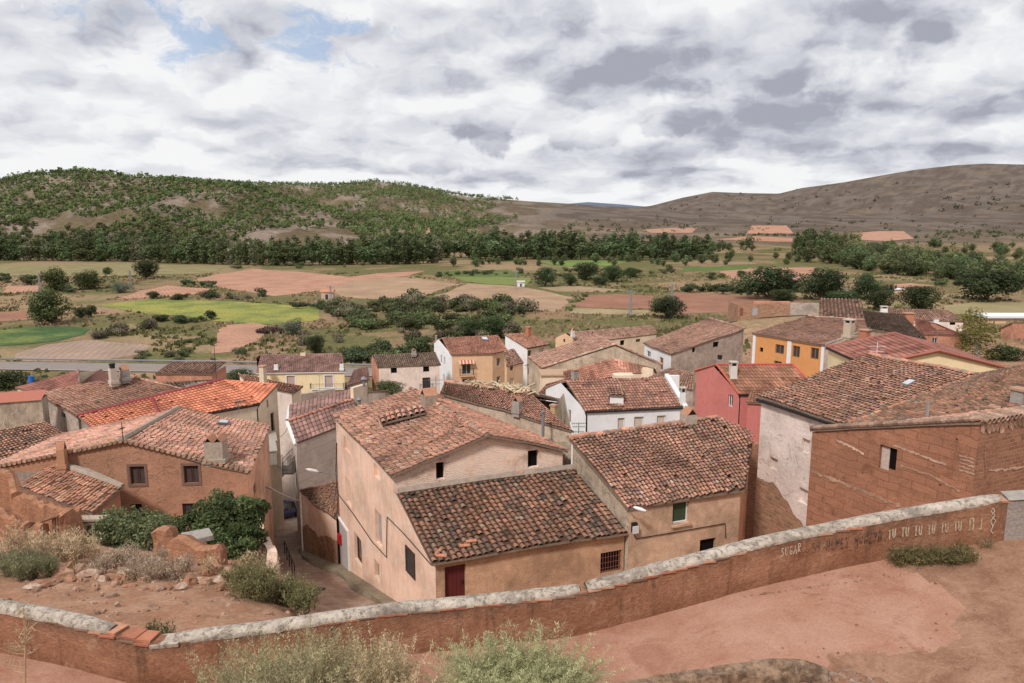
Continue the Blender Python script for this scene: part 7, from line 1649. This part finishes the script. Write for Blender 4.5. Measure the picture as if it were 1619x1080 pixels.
# ---- grasses
def shrub(name, label, cat, specs, col, n, hgt, spread, **kw):
    q = specs[0]; root = thing(name, label, cat, q); m = MB()
    for b_ in specs: sprout(m, rs, np.asarray(b_, float), n, hgt, spread, col, **kw)
    m.build('stems', LEAF, root); return root
shrub('shrub', 'soft green shrub at the end of the dirt terrace by the lane', 'shrub', [GT(400, 945), GT(385, 935), GT(418, 950)], (.32, .315, .13), 130, .85, .75, leaf=(.07, .010), nleaf=34)
shrub('shrub', 'darker green shrub hanging over the tip of the dirt terrace', 'shrub', [GT(455, 955), GT(480, 965)], (.26, .245, .11), 130, .75, .7, leaf=(.07, .010), nleaf=30)
shrub('weed', 'small green weed growing behind the gap in the parapet coping', 'weed', [P(262, 1000, Y=12.4)-A(0, 0, .3), P(245, 995, Y=12.6)-A(0, 0, .3)], (.14, .13, .06), 40, .5, .35, leaf=(.05, .008), nleaf=18)
gm = MB(); dg = MB()
for px, y in [(12, 912), (30, 905), (55, 915), (70, 905), (15, 900), (45, 898), (35, 920), (80, 912)]: sprout(gm, rs, GT(px, y), 55, .62, .5, (.25, .24, .13), leaf=(.09, .008), nleaf=20)
for px, y in [(95, 890), (115, 885), (130, 880), (120, 892), (40, 880), (75, 880), (20, 882), (60, 888), (150, 890), (105, 880)]: sprout(dg, rs, GT(px, y), 42, 1.0, .5, (.58, .44, .28), leaf=(.14, .007), nleaf=14, curve=.35)
for px, y in [(170, 900), (190, 895), (210, 898), (225, 905), (160, 908), (245, 908), (262, 915), (240, 920), (280, 918), (215, 918), (295, 905), (250, 895), (205, 888)]: sprout(dg, rs, GT(px, y), 40, .62, .55, (.42, .32, .23), leaf=(.08, .007), nleaf=22)
for px, y in [(410, 905), (420, 925), (430, 915), (390, 905), (330, 910), (440, 940)]: sprout(dg, rs, GT(px, y), 26, .7, .5, (.48, .36, .22), leaf=(.09, .007), nleaf=16)
o = gm.build('green_weeds', LEAF, None, False, 'stuff'); tag(o, 'grey green weeds at the left of the dirt terrace', 'weeds'); o = dg.build('dry_grass', VCOL, None, False, 'stuff'); tag(o, 'dry straw coloured grass and thistles around the ruins', 'dry grass')
# shrub at the foot of the parapet under the graffiti, gravel weeds
def pp(px, y, z=None):
    d = sight(px, y); s = np.linspace(7.5, 14, 600); z = pathz(d[0]/d[1]*s, s); k = np.where(d[2]/d[1]*s < z)[0]; Yh = s[k[0]] if len(k) else 13; return A(d[0]/d[1]*Yh, Yh, float(pathz(d[0]/d[1]*Yh, Yh)))
shrub('shrub', 'low brownish shrub at the foot of the parapet below the graffiti', 'shrub', [pp(1425, 893), pp(1450, 893), pp(1475, 892), pp(1500, 892), pp(1520, 888)], (.17, .135, .065), 70, .36, .42, leaf=(.05, .007), nleaf=24, rad=.005)
shrub('weed', 'sparse dry weed by the foot of the block wall', 'weed', [pp(1590, 862), pp(1612, 862), pp(1560, 868)], (.26, .19, .11), 24, .22, .3, leaf=(.04, .006), nleaf=12, rad=.004)
# big soft shrubs nearest the viewer
shrub('shrub', 'large pale green feathery shrub in the left foreground', 'shrub', [A(-3.5, 9.7, -7.75), A(-3.0, 9.5, -7.8), A(-2.65, 9.75, -7.7), A(-3.95, 9.6, -7.8), A(-3.25, 9.9, -7.7)], (.50, .46, .25), 190, 1.75, 1.5, leaf=(.05, .0055), nleaf=120, curve=.6, rad=.006, side=.3)
shrub('shrub', 'beige drying feathery shrub joined to the right of the large pale one', 'shrub', [A(-2.0, 9.9, -7.6), A(-1.75, 9.8, -7.6)], (.54, .42, .27), 130, 1.7, .85, leaf=(.045, .0055), nleaf=95, curve=.45, rad=.006, side=.2)
shrub('shrub', 'rounded grey green shrub in the centre foreground', 'shrub', [A(-.15, 10.0, -7.45), A(.25, 9.9, -7.5), A(.0, 9.7, -7.5), A(-.45, 9.9, -7.5), A(.55, 10.0, -7.45)], (.43, .42, .23), 190, 1.2, 1.25, leaf=(.06, .0055), nleaf=110, curve=.75, rad=.006, side=.25)
m = MB(); rs = np.random.RandomState(77)
b0 = P(40, 1085, Y=9.7); tp = P(38, 955, Y=9.7); m.tube([b0-A(0, 0, .5), b0, (b0+tp)/2+A(.01, 0, 0), tp], [.018, .016, .011, .004], 6, (.46, .33, .19))
for k in range(26):
    t_ = rs.uniform(.15, .95); p0 = b0+(tp-b0)*t_; a = rs.uniform(0, 6.28); L = .5*(1.1-t_)*rs.uniform(.5, 1.1); p1 = p0+A(math.cos(a)*L, math.sin(a)*L*.6, L*.45); m.tube([p0, (p0+p1)/2-A(0, 0, .03), p1], [.006, .004, .002], 4, (.46, .34, .2), cap=False)
    for j in range(7): q = p0+(p1-p0)*rs.uniform(.3, 1); e = q+rs.normal(0, .05, 3); m.tube([q, e], [.003, .002], 3, (.48, .36, .22), cap=False)
o = m.build('dry_stalk', VCOL); tag(o, 'tall dry branching weed stalk at the lower left corner', 'dry plant')

# loose gravel and clods on the bare part of the path
m = MB(); r = np.random.RandomState(91)
for k in range(1500):
    px = r.uniform(1180, 1660); y = r.uniform(850, 1090); wob_ = r.normal(0, 14)
    if inpoly(np.array([[px+wob_, y+wob_*.5]]), PC)[0] and r.rand() > .06: continue
    q = pp(px, y); s = min(.06, abs(r.normal(0, .012))+.008); m.box(q+A(0, 0, s*.3), (s*1.5, s*1.1, s), r.uniform(0, 3), A(.42, .27, .19)*r.uniform(.45, 1.35), 0, .6, s*.25)
o = m.build('gravel', STONE, None, False, 'stuff'); tag(o, 'loose gravel and clods on the bare dirt at the right', 'gravel')
# ================================================================== STREET FURNITURE, CAR, POLES
# ---- dark blue car coming up the lane
def make_car(loc, rz, pitch):
    car = thing('parked_car', 'dark blue hatchback at the bottom of the narrow lane', 'car', (0, 0, 0))
    BLUE = flat('dark_blue_paint', (.012, .035, .12), .25, .1, var=.05, spec=.6); m = MB()
    # stations along the length: x, half width, sill z, belt z
    st = [(-1.98, .62, .42, .62), (-1.9, .74, .30, .74), (-1.4, .82, .26, .86), (-.6, .84, .25, .92), (.4, .84, .25, .94), (1.3, .82, .26, .97), (1.85, .76, .3, .96), (1.95, .66, .42, .85)]
    V = []
    for x, w, z0, z1 in st: V += [(x, -w*.9, z0), (x, -w, (z0+z1)/2), (x, -w*.92, z1), (x, w*.92, z1), (x, w, (z0+z1)/2), (x, w*.9, z0)]
    F = [(i*6+a, i*6+(a+1) % 6, (i+1)*6+(a+1) % 6, (i+1)*6+a) for i in range(len(st)-1) for a in range(6)]+[tuple(range(6))[::-1], tuple((len(st)-1)*6+a for a in range(6))]
    m.add(V, F); roof = [(-.25, .60, 1.40), (.3, .62, 1.46), (1.15, .6, 1.43)]
    V = [(x, s*w, z) for x, w, z in roof for s in (-1, 1)]+[(x, s*w, z-.06) for x, w, z in roof for s in (-1, 1)]
    m.add(V, [(0, 1, 3, 2), (2, 3, 5, 4), (6, 8, 9, 7), (8, 10, 11, 9), (0, 2, 8, 6), (2, 4, 10, 8), (1, 7, 9, 3), (3, 9, 11, 5), (0, 6, 7, 1), (4, 5, 11, 10)])
    for s in (-1, 1):
        m.tube([(-.95, s*.74, .88), (-.25, s*.6, 1.38)], .035, 5); m.tube([(.45, s*.76, .93), (.45, s*.62, 1.42)], .035, 5); m.tube([(1.75, s*.70, .95), (1.15, s*.6, 1.4)], .05, 5)
    m.build('body', BLUE, car)
    m = MB(); m.add([(-.97, -.72, .885), (-.97, .72, .885), (-.27, .58, 1.37), (-.27, -.58, 1.37)], [(0, 1, 2, 3)]); m.build('windscreen', GLASS, car)
    m = MB(); m.add([(1.77, -.68, .96), (1.77, .68, .96), (1.17, .57, 1.39), (1.17, -.57, 1.39)], [(3, 2, 1, 0)]); m.build('rear_window', GLASS, car)
    for s in (-1, 1):
        m = MB(); m.add([(-.92, s*.745, .90), (1.72, s*.71, .95), (1.15, s*.605, 1.385), (-.25, s*.605, 1.36)], [(0, 1, 2, 3)]); m.build('side_window', GLASS, car)
        m = MB(); m.box((-1.93, s*.55, .63), (.14, .26, .14), 0, None, 0, .8); m.build('headlight', LIGHTG, car)
        m = MB(); m.box((-.72, s*.92, .98), (.1, .18, .13)); m.build('mirror', BLUE, car)
        for x in (-1.25, 1.3):
            m = MB(); th = np.linspace(0, 2*math.pi, 19)[:-1]; V = [(x+.31*math.cos(a), s*.80+o, .31+.31*math.sin(a)) for o in (-.09, .09) for a in th]; m.add(V, [(i, (i+1) % 18, 18+(i+1) % 18, 18+i) for i in range(18)]+[tuple(range(18))[::-1], tuple(range(18, 36))]); w = m.build('wheel', flat('tyre_rubber', (.02, .02, .02), .9), car)
            m = MB(); V = [(x+.2*math.cos(a), s*(.80+.095), .31+.2*math.sin(a)) for a in th]; m.add(V, [tuple(range(18)) if s < 0 else tuple(range(18))[::-1]]); m.build('rim', STEEL, w)
    m = MB(); m.box((-1.965, 0, .48), (.03, .5, .11), 0, (.7, .7, .7)); m.build('number_plate', VCOL, car)
    m = MB(); m.box((-1.955, 0, .62), (.03, .6, .1), 0, (.02, .02, .02)); m.build('grille', VCOL, car)
    car.location = Vector([float(q) for q in loc]); car.rotation_euler = (0, pitch, rz); return car
cy = 61.5; cx = (445-810)/FPX*(cy*CP+26*SP); zc = float(H0(cx, cy))+.12
make_car((cx, cy, zc), math.radians(90-17), math.atan(.26))      # nose points up the lane, towards the viewer
# ---- handrail in the lane
def lane_hit(px, y):
    d = sight(px, y); s = np.linspace(24, 90, 3000); z = H0(d[0]/d[1]*s*0-10, s)+.1; k = np.where(d[2]/d[1]*s < z)[0][0]; return A(d[0]/d[1]*s[k], s[k], z[k])
hr = thing('handrail', 'black iron handrail on posts down the middle of the lane', 'handrail', lane_hit(459, 905)); m = MB()
F_ = [lane_hit(451, 876), lane_hit(467, 916)]; tops = []
for k in range(5):
    b = F_[0]+(F_[1]-F_[0])*k/4; b[2] = float(H0(-10, b[1]))+.05; t_ = b+A(0, 0, .98); tops.append(t_); mm = MB(); mm.tube([b, t_], .03, 6); mm.build('post', IRON, hr)
m.tube(tops, .032, 6); m.build('rail', IRON, hr)
# ---- street lamps
lp = thing('street_lamp', 'street lamp on a long arm from the far corner of the salmon house', 'street lamp', P(533, 748, Y=42.4)); a = P(534, 750, Y=42.2); b = P(512, 747.5, Y=41.8); c = P(500, 745, Y=41.6)
m = MB(); m.tube([a, b, c], .03, 6); m.build('arm', STEEL, lp)
def lampshade(root, c, d, s=1):
    d = d/np.linalg.norm(d); m = MB(); m.tube([c-d*.15*s, c, c+d*.35*s, c+d*.6*s], [.04*s, .09*s, .10*s, .04*s], 10); m.build('lamp_head', WHITE, root)
lampshade(lp, c, c-b)
lp = thing('street_lamp', 'small street lamp under the eave corner of the pale ochre house', 'street lamp', P(998, 812, Y=31)); a = P(997, 808, Y=31.1); b = P(1006, 803, Y=30.6); m = MB(); m.tube([a, A(a[0], a[1]-.2, a[2]+.1), b], .025, 6); m.build('arm', STEEL, lp); lampshade(lp, b, A(.7, -.5, -.05), .8)
# ---- white conduit and cables over the lane
GW = flat('pale_cable_sleeve', (.5, .48, .45), .7)
def cable(pts, r, mat, label, sag=.3, group=None):
    a, b = [np.asarray(p, float) for p in pts]; q = [a+(b-a)*t_-A(0, 0, sag*4*t_*(1-t_)) for t_ in np.linspace(0, 1, 14)]; m = MB(); m.tube(q, r, 5); return tag(m.build('overhead_cable', mat), label, 'cable', group)
cable((P(424, 769, Y=41), P(476, 792, Y=45)), .04, GW, 'thick pale sleeved cable slung low across the lane', .12)
CG = 'thin cables across the lane'
for (a, b, s) in (((P(400, 755, Y=40), P(432, 775, Y=44), .1)), ((P(440, 690, Y=58), P(458, 670, Y=52), .3)), ((P(438, 735, Y=55), P(455, 742, Y=50), .2))): cable((a, b), .018, IRON, 'thin dark cable strung between walls of the lane', s, CG)
# ---- balconies and laundry clutter in the lane
for (x, y, Y, lab) in ((463, 728, 51, 'black iron balcony high on the right wall of the lane'), (447, 735, 60, 'dark balcony with hanging things deeper in the lane')):
    q = P(x, y, Y=Y); root = thing('balcony', lab, 'balcony', q); m = MB()
    for k in range(9):
        for s in (-.35, .35): m.tube([q+A(s, -1.2+k*.3, -.5), q+A(s, -1.2+k*.3, .5)], .015, 4)
    for s in (-.35, .35): m.tube([q+A(s, -1.2, .5), q+A(s, 1.2, .5)], .025, 4)
    m.build('railing', IRON, root); m = MB(); m.box(q-A(0, 0, .55), (.8, 2.5, .12)); m.build('slab', CEMENT, root)
# ---- television antennas
def antenna(px, yb, yt, Y, label, col=STEEL, dish=False, arms=((.0, .5), (.12, .35))):
    b = P(px, yb, Y=Y); t_ = P(px, yt, Y=Y); root = thing('antenna', label, 'antenna', b); m = MB(); m.tube([b-A(0, 0, .2), A(b[0], b[1], t_[2])], .02, 6); m.build('mast', col, root); m = MB(); H_ = t_[2]-b[2]
    for f, L in arms:
        c = A(b[0], b[1], t_[2]-.05-f*H_); m.tube([c-A(L, 0, 0), c+A(L, 0, 0)], .012, 4)
        for k in range(-3, 4): m.tube([c+A(L*k/3, -.2, 0), c+A(L*k/3, .2, 0)], .008, 4)
    m.build('elements', col, root)
antenna(109+234, 606, 545, 57, 'tall thin black mast behind the orange roof', IRON, arms=((.0, .2),)); antenna(195, 694, 668, 36.3, 'short thin rod on the peak of the brown shuttered house', IRON, arms=((.3, .1),)); antenna(378, 650, 633, 52, 'small television antenna above the orange eave', arms=((.0, .3), (.4, .25)))
antenna(690, 628, 596, 41, 'antenna beside the rough chimney of the salmon house', arms=((.1, .4), (.3, .3))); antenna(915, 712, 668, 36.2, 'green painted television antenna at the corner of the pale ochre house', GREEN, arms=((.0, .35), (.12, .3), (.3, .25))); antenna(1386, 568, 541, 55, 'white television antenna on the red brown ribbed roof', WHITE, arms=((.2, .6), (.5, .5)))
antenna(1480, 552, 523, 60, 'small antenna by the red brown hipped roof', arms=((.0, .5),)); antenna(1089, 520, 494, 96, 'thin antenna on the grey barn roof', arms=((.0, .6), (.2, .5))); antenna(753, 535, 522, 121, 'antenna on the ridge of the tan house', arms=((.0, .9), (.2, .7))); antenna(1010, 575, 560, 78, 'antenna above the broad beige barn', arms=((.0, .4),)); antenna(480, 560, 525, 122, 'antenna above the yellow house', arms=((.0, .9), (.15, .7))); antenna(506, 617, 593, 110, 'dark lamp post before the yellow house', IRON, arms=((.02, .3),))
# ---- utility poles in the valley
def pole(px, yb, yt, label, lattice=True):
    b = G(px, yb); top = P(px, yt, Y=b[1])[2]; h = top-b[2]; root = thing('utility_pole', label, 'utility pole', b); m = MB(); w = .45
    if lattice:
        for sx in (-1, 1):
            for sy in (-1, 1): m.tube([b+A(sx*w, sy*w, -.2), A(b[0]+sx*w*.35, b[1]+sy*w*.35, top)], .09, 4)
        for k in range(8):
            f0, f1 = k/8, (k+1)/8; w0, w1 = w*(1-.65*f0), w*(1-.65*f1)
            for s in (-1, 1): m.tube([A(b[0]-w0*s, b[1]-w0, b[2]+h*f0), A(b[0]+w1*s, b[1]-w1, b[2]+h*f1)], .05, 4, cap=False)
    else: m.tube([b-A(0, 0, .3), A(b[0], b[1], top)], [.26, .16], 8)
    m.build('post', PALEC, root); m = MB(); m.box((b[0], b[1], top-.5), (2.6, .16, .18))
    for k in (-1.2, 0, 1.2): m.tube([(b[0]+k, b[1], top-.4), (b[0]+k, b[1], top+.1)], .06, 6)
    m.build('cross_arm', PALEC, root); return A(b[0], b[1], top)
PALEC = flat('pale_concrete_pole', (.27, .26, .255), .9)
tp = [pole(65, 463, 432, 'grey utility pole behind the biggest field tree at left'), pole(208, 460, 428, 'grey utility pole near the dark lone tree'), pole(524, 482, 452, 'thin pole by the small orange roofed hut'), pole(816, 457, 428, 'lattice pole beside the small white hut'), pole(997, 500, 458, 'pale utility pole in front of the ploughed strip'), pole(1062, 503, 450, 'pale utility pole beside the dark round tree')]
pole(1435-30, 492, 478, 'slender pole behind the far right roofs', False); pole(1338, 480, 455, 'thin dark pole behind the steep roofed barn', False)
# ---- small huts and odds in the fields
for px, y, w, hcol, lab in ((824, 453, 11, (.72, .70, .66), 'small white hut beside the lattice pole'), (519, 473, 18, (.55, .42, .33), 'tiny hut with an orange roof by the thin pole')):
    q = G(px, y); s = q[1]/FPX*w; root = thing('hut', lab, 'hut', q); m = MB(); m.box((q[0], q[1], q[2]+s*.3), (s, s*.8, s*.7), .1, hcol); m.build('wall', VCOL, root); m = MB(); c = A(q[0], q[1], q[2]+s*.65)
    m.add([c+A(-s*.6, -s*.5, 0), c+A(s*.6, -s*.5, 0), c+A(s*.6, 0, s*.22), c+A(-s*.6, 0, s*.22), c+A(s*.6, s*.5, 0), c+A(-s*.6, s*.5, 0)], [(0, 1, 2, 3), (3, 2, 4, 5), (0, 3, 5), (1, 4, 2)], (.5, .22, .13) if 'orange' in lab else (.5, .45, .4)); m.build('roof', VCOL, root)
    m = MB(); m.box((q[0], q[1]-s*.41, q[2]+s*.22), (s*.25, .06, s*.45), .1, (.06, .05, .04)); m.build('door', VCOL, root)
q = G(427, 527); m = MB(); rs = np.random.RandomState(3); leafcloud(m, rs, [(q+A(0, 0, .6), (3.2, 2.2, 1.2), 1), (q+A(-2, 0, .4), (1.8, 1.6, .9), .8), (q+A(2, 0, .5), (2, 1.7, 1), 1.1)], 1500, .5, (.085, .05, .04)); tag(m.build('brush_heap', VCOL), 'dark heap of cut brushwood beside the silvery tree', 'brushwood')
q = P(50, 601, Y=128); m = MB(); m.tube([q-A(0, 0, .6), q+A(0, 0, .6)], .45, 14, (.03, .15, .5)); m.tube([q+A(0, 0, .6), q+A(0, 0, .66)], .48, 14, (.02, .1, .4)); tag(m.build('plastic_barrel', VCOL), 'blue plastic barrel by the garden tree at the left edge', 'barrel')
# ================================================================== SKY AND LIGHT
world = bpy.data.worlds.new("World"); scene.world = world; world.use_nodes = True
t = NT(world.node_tree); bg = world.node_tree.nodes['Background']; bg.inputs['Strength'].default_value = .1; world.cycles.sampling_method = 'MANUAL'; world.cycles.sample_map_resolution = 256
SUN_EL, SUN_AZ = math.radians(47), math.radians(-150)      # azimuth clockwise from the view direction
sky = t.new('ShaderNodeTexSky', sky_type='NISHITA'); sky.sun_disc = False; sky.sun_elevation = SUN_EL; sky.sun_rotation = SUN_AZ; sky.altitude = 900; sky.air_density = 1; sky.dust_density = 1.5
dirv = t.new('ShaderNodeTexCoord').outputs['Generated']; sp = t.new('ShaderNodeSeparateXYZ'); t.put(sp.inputs[0], dirv); dx, dy, dz = sp.outputs
az = t.math('ARCTAN2', dx, dy); el = t.math('ARCSINE', dz)
zc_ = t.math('ADD', t.math('MAXIMUM', dz, 0), .16); cv = t.new('ShaderNodeCombineXYZ'); t.put(cv.inputs[0], t.math('MULTIPLY', az, 5.0)); t.put(cv.inputs[1], t.math('MULTIPLY', t.math('LOGARITHM', zc_, 2.71828), 3.2)); pv = cv.outputs[0]
def blob(ca, ce, ra, re):
    u = t.math('DIVIDE', t.math('SUBTRACT', az, ca), ra); v = t.math('DIVIDE', t.math('SUBTRACT', el, ce), re)
    return t.math('EXPONENT', t.math('MULTIPLY', t.math('ADD', t.math('MULTIPLY', u, u), t.math('MULTIPLY', v, v)), -1))
def ang(px, py): d = sight(px, py); return math.atan2(d[0], d[1]), math.asin(d[2]/np.linalg.norm(d))
def vma(a, s_, b):
    n = t.new('ShaderNodeVectorMath', operation='MULTIPLY_ADD'); t.put(n.inputs[0], a); n.inputs[1].default_value = s_; t.put(n.inputs[2], b); return n.outputs[0]
def vadd(a, b):
    n = t.new('ShaderNodeVectorMath', operation='ADD'); t.put(n.inputs[0], a); n.inputs[1].default_value = b; return n.outputs[0]
def puff(vec, sc):
    n = t.new('ShaderNodeTexVoronoi', feature='SMOOTH_F1', voronoi_dimensions='2D'); t.put(n.inputs['Vector'], vec); n.inputs['Scale'].default_value = sc; n.inputs['Smoothness'].default_value = .6; n.inputs['Detail'].default_value = 1; n.inputs['Roughness'].default_value = .5; n.inputs['Lacunarity'].default_value = 2.3; return n.outputs['Distance']
w1 = t.noise(2.2, 3, .6, pv, out='Color', dim='2D'); wv = vma(w1, (.35, .35, 0), pv)
a_, e_ = ang(1400, 70); heavy = blob(a_, e_, .40, .15); a2, e2 = ang(150, 150); light_ = blob(a2, e2, .42, .13); a3, e3 = ang(560, 330); hb_ = t.map(el, .10, .02)
def cover(vec, det=6):
    n1 = t.noise(.62, det, .60, vec, dim='2D'); pf = puff(vec, 1.15)
    return t.math('ADD', t.math('MULTIPLY', n1, .85), t.math('MULTIPLY', t.math('SUBTRACT', .55, pf), .40))
bias = t.math('ADD', t.math('MULTIPLY', heavy, .14), t.math('MULTIPLY', light_, -.10))
D = t.math('ADD', cover(wv), bias); Ds = t.math('ADD', cover(vadd(wv, (-.05, .16, 0)), 5), bias)
lit = t.math('SUBTRACT', Ds, D)          # thinner towards the light: bright rim; thicker: shaded flank
tone = t.math('SUBTRACT', .81, t.math('MULTIPLY', t.map(D, .34, .84), .46)); tone = t.math('SUBTRACT', tone, t.math('MULTIPLY', lit, -.0))
tone = t.math('ADD', tone, t.math('MULTIPLY', t.math('SUBTRACT', D, Ds), -1.15)); tone = t.math('ADD', tone, t.math('MULTIPLY', hb_, .035))
fine = t.math('SUBTRACT', t.noise(3.4, 5, .62, wv, dim='2D'), .5); tone = t.math('ADD', tone, t.math('MULTIPLY', fine, .16))
wn = t.math('MULTIPLY', t.math('SUBTRACT', t.noise(20, 5, .62, dirv), .5), 2.1)
for (px, py, rx, ry, amt) in ((768, 205, .056, .028, .30), (1048, 198, .047, .018, .24), (925, 222, .075, .022, .22), (700, 264, .055, .014, .18), (640, 224, .03, .010, .12), (530, 220, .035, .012, .14), (1330, 215, .12, .025, .10), (1200, 70, .22, .06, .13), (960, 88, .10, .02, .12), (1480, 150, .12, .02, .12), (1580, 240, .10, .02, .10)):
    ca, ce = ang(px, py)
    b_ = t.map(t.math('ADD', blob(ca, ce, rx, ry), wn), .40, .74); top_ = t.map(t.math('SUBTRACT', el, ce), -ry*.6, ry*1.25)
    tone = t.math('ADD', tone, t.math('MULTIPLY', b_, t.math('SUBTRACT', t.math('MULTIPLY', top_, amt*1.15), amt)))
for (px, py, rx, ry, amt) in ((740, 299, .06, .011, .13), (310, 222, .05, .014, .13), (780, 292, .03, .01, .1), (140, 250, .2, .02, .06), (1250, 300, .15, .02, .06)):
    ca, ce = ang(px, py); b_ = t.map(t.math('ADD', blob(ca, ce, rx, ry), wn), .35, .75); tone = t.math('ADD', tone, t.math('MULTIPLY', b_, amt))
tone = t.math('MINIMUM', t.math('MAXIMUM', tone, .40), .93)
ccol = t.ramp(tone, [(.30, (.31, .325, .385)), (.5, (.47, .49, .56)), (.72, (.71, .725, .775)), (.95, (.95, .95, .955))])
g1 = ang(170, 25); g2 = ang(590, 50); g3 = ang(360, 80); gap = t.math('ADD', t.math('ADD', blob(*g1, .26, .045), t.math('MULTIPLY', blob(*g2, .12, .016), .95)), t.math('MULTIPLY', blob(*g3, .16, .022), .85))
gn = t.math('ADD', t.math('MULTIPLY', gap, .5), t.math('MULTIPLY', t.math('SUBTRACT', .50, t.noise(2.4, 5, .66, wv, dim='2D')), 3.4)); gapm = t.math('MULTIPLY', t.map(gn, .42, 1.15), t.map(gap, .05, .4))
skyc = t.mix(.6, sky.outputs[0], (4.6, 6.2, 8.8))
cl10 = t.new('ShaderNodeVectorMath', operation='SCALE'); t.put(cl10.inputs[0], ccol); cl10.inputs['Scale'].default_value = 9.9
fin = t.mix(t.math('MULTIPLY', gapm, .75), cl10.outputs[0], skyc)
ground_side = t.map(dz, -.02, -.15); fin = t.mix(ground_side, fin, (2.6, 2.0, 1.6)); t.put(bg.inputs['Color'], fin)
sun = bpy.data.lights.new('sun', 'SUN'); sun.energy = 3.0; sun.angle = math.radians(8); sun.color = (1, .945, .90); so = bpy.data.objects.new('sun', sun); scene.collection.objects.link(so)
dsun = Vector((math.sin(SUN_AZ)*math.cos(SUN_EL), math.cos(SUN_AZ)*math.cos(SUN_EL), math.sin(SUN_EL))); so.rotation_euler = dsun.to_track_quat('Z', 'Y').to_euler(); so.location = dsun*60
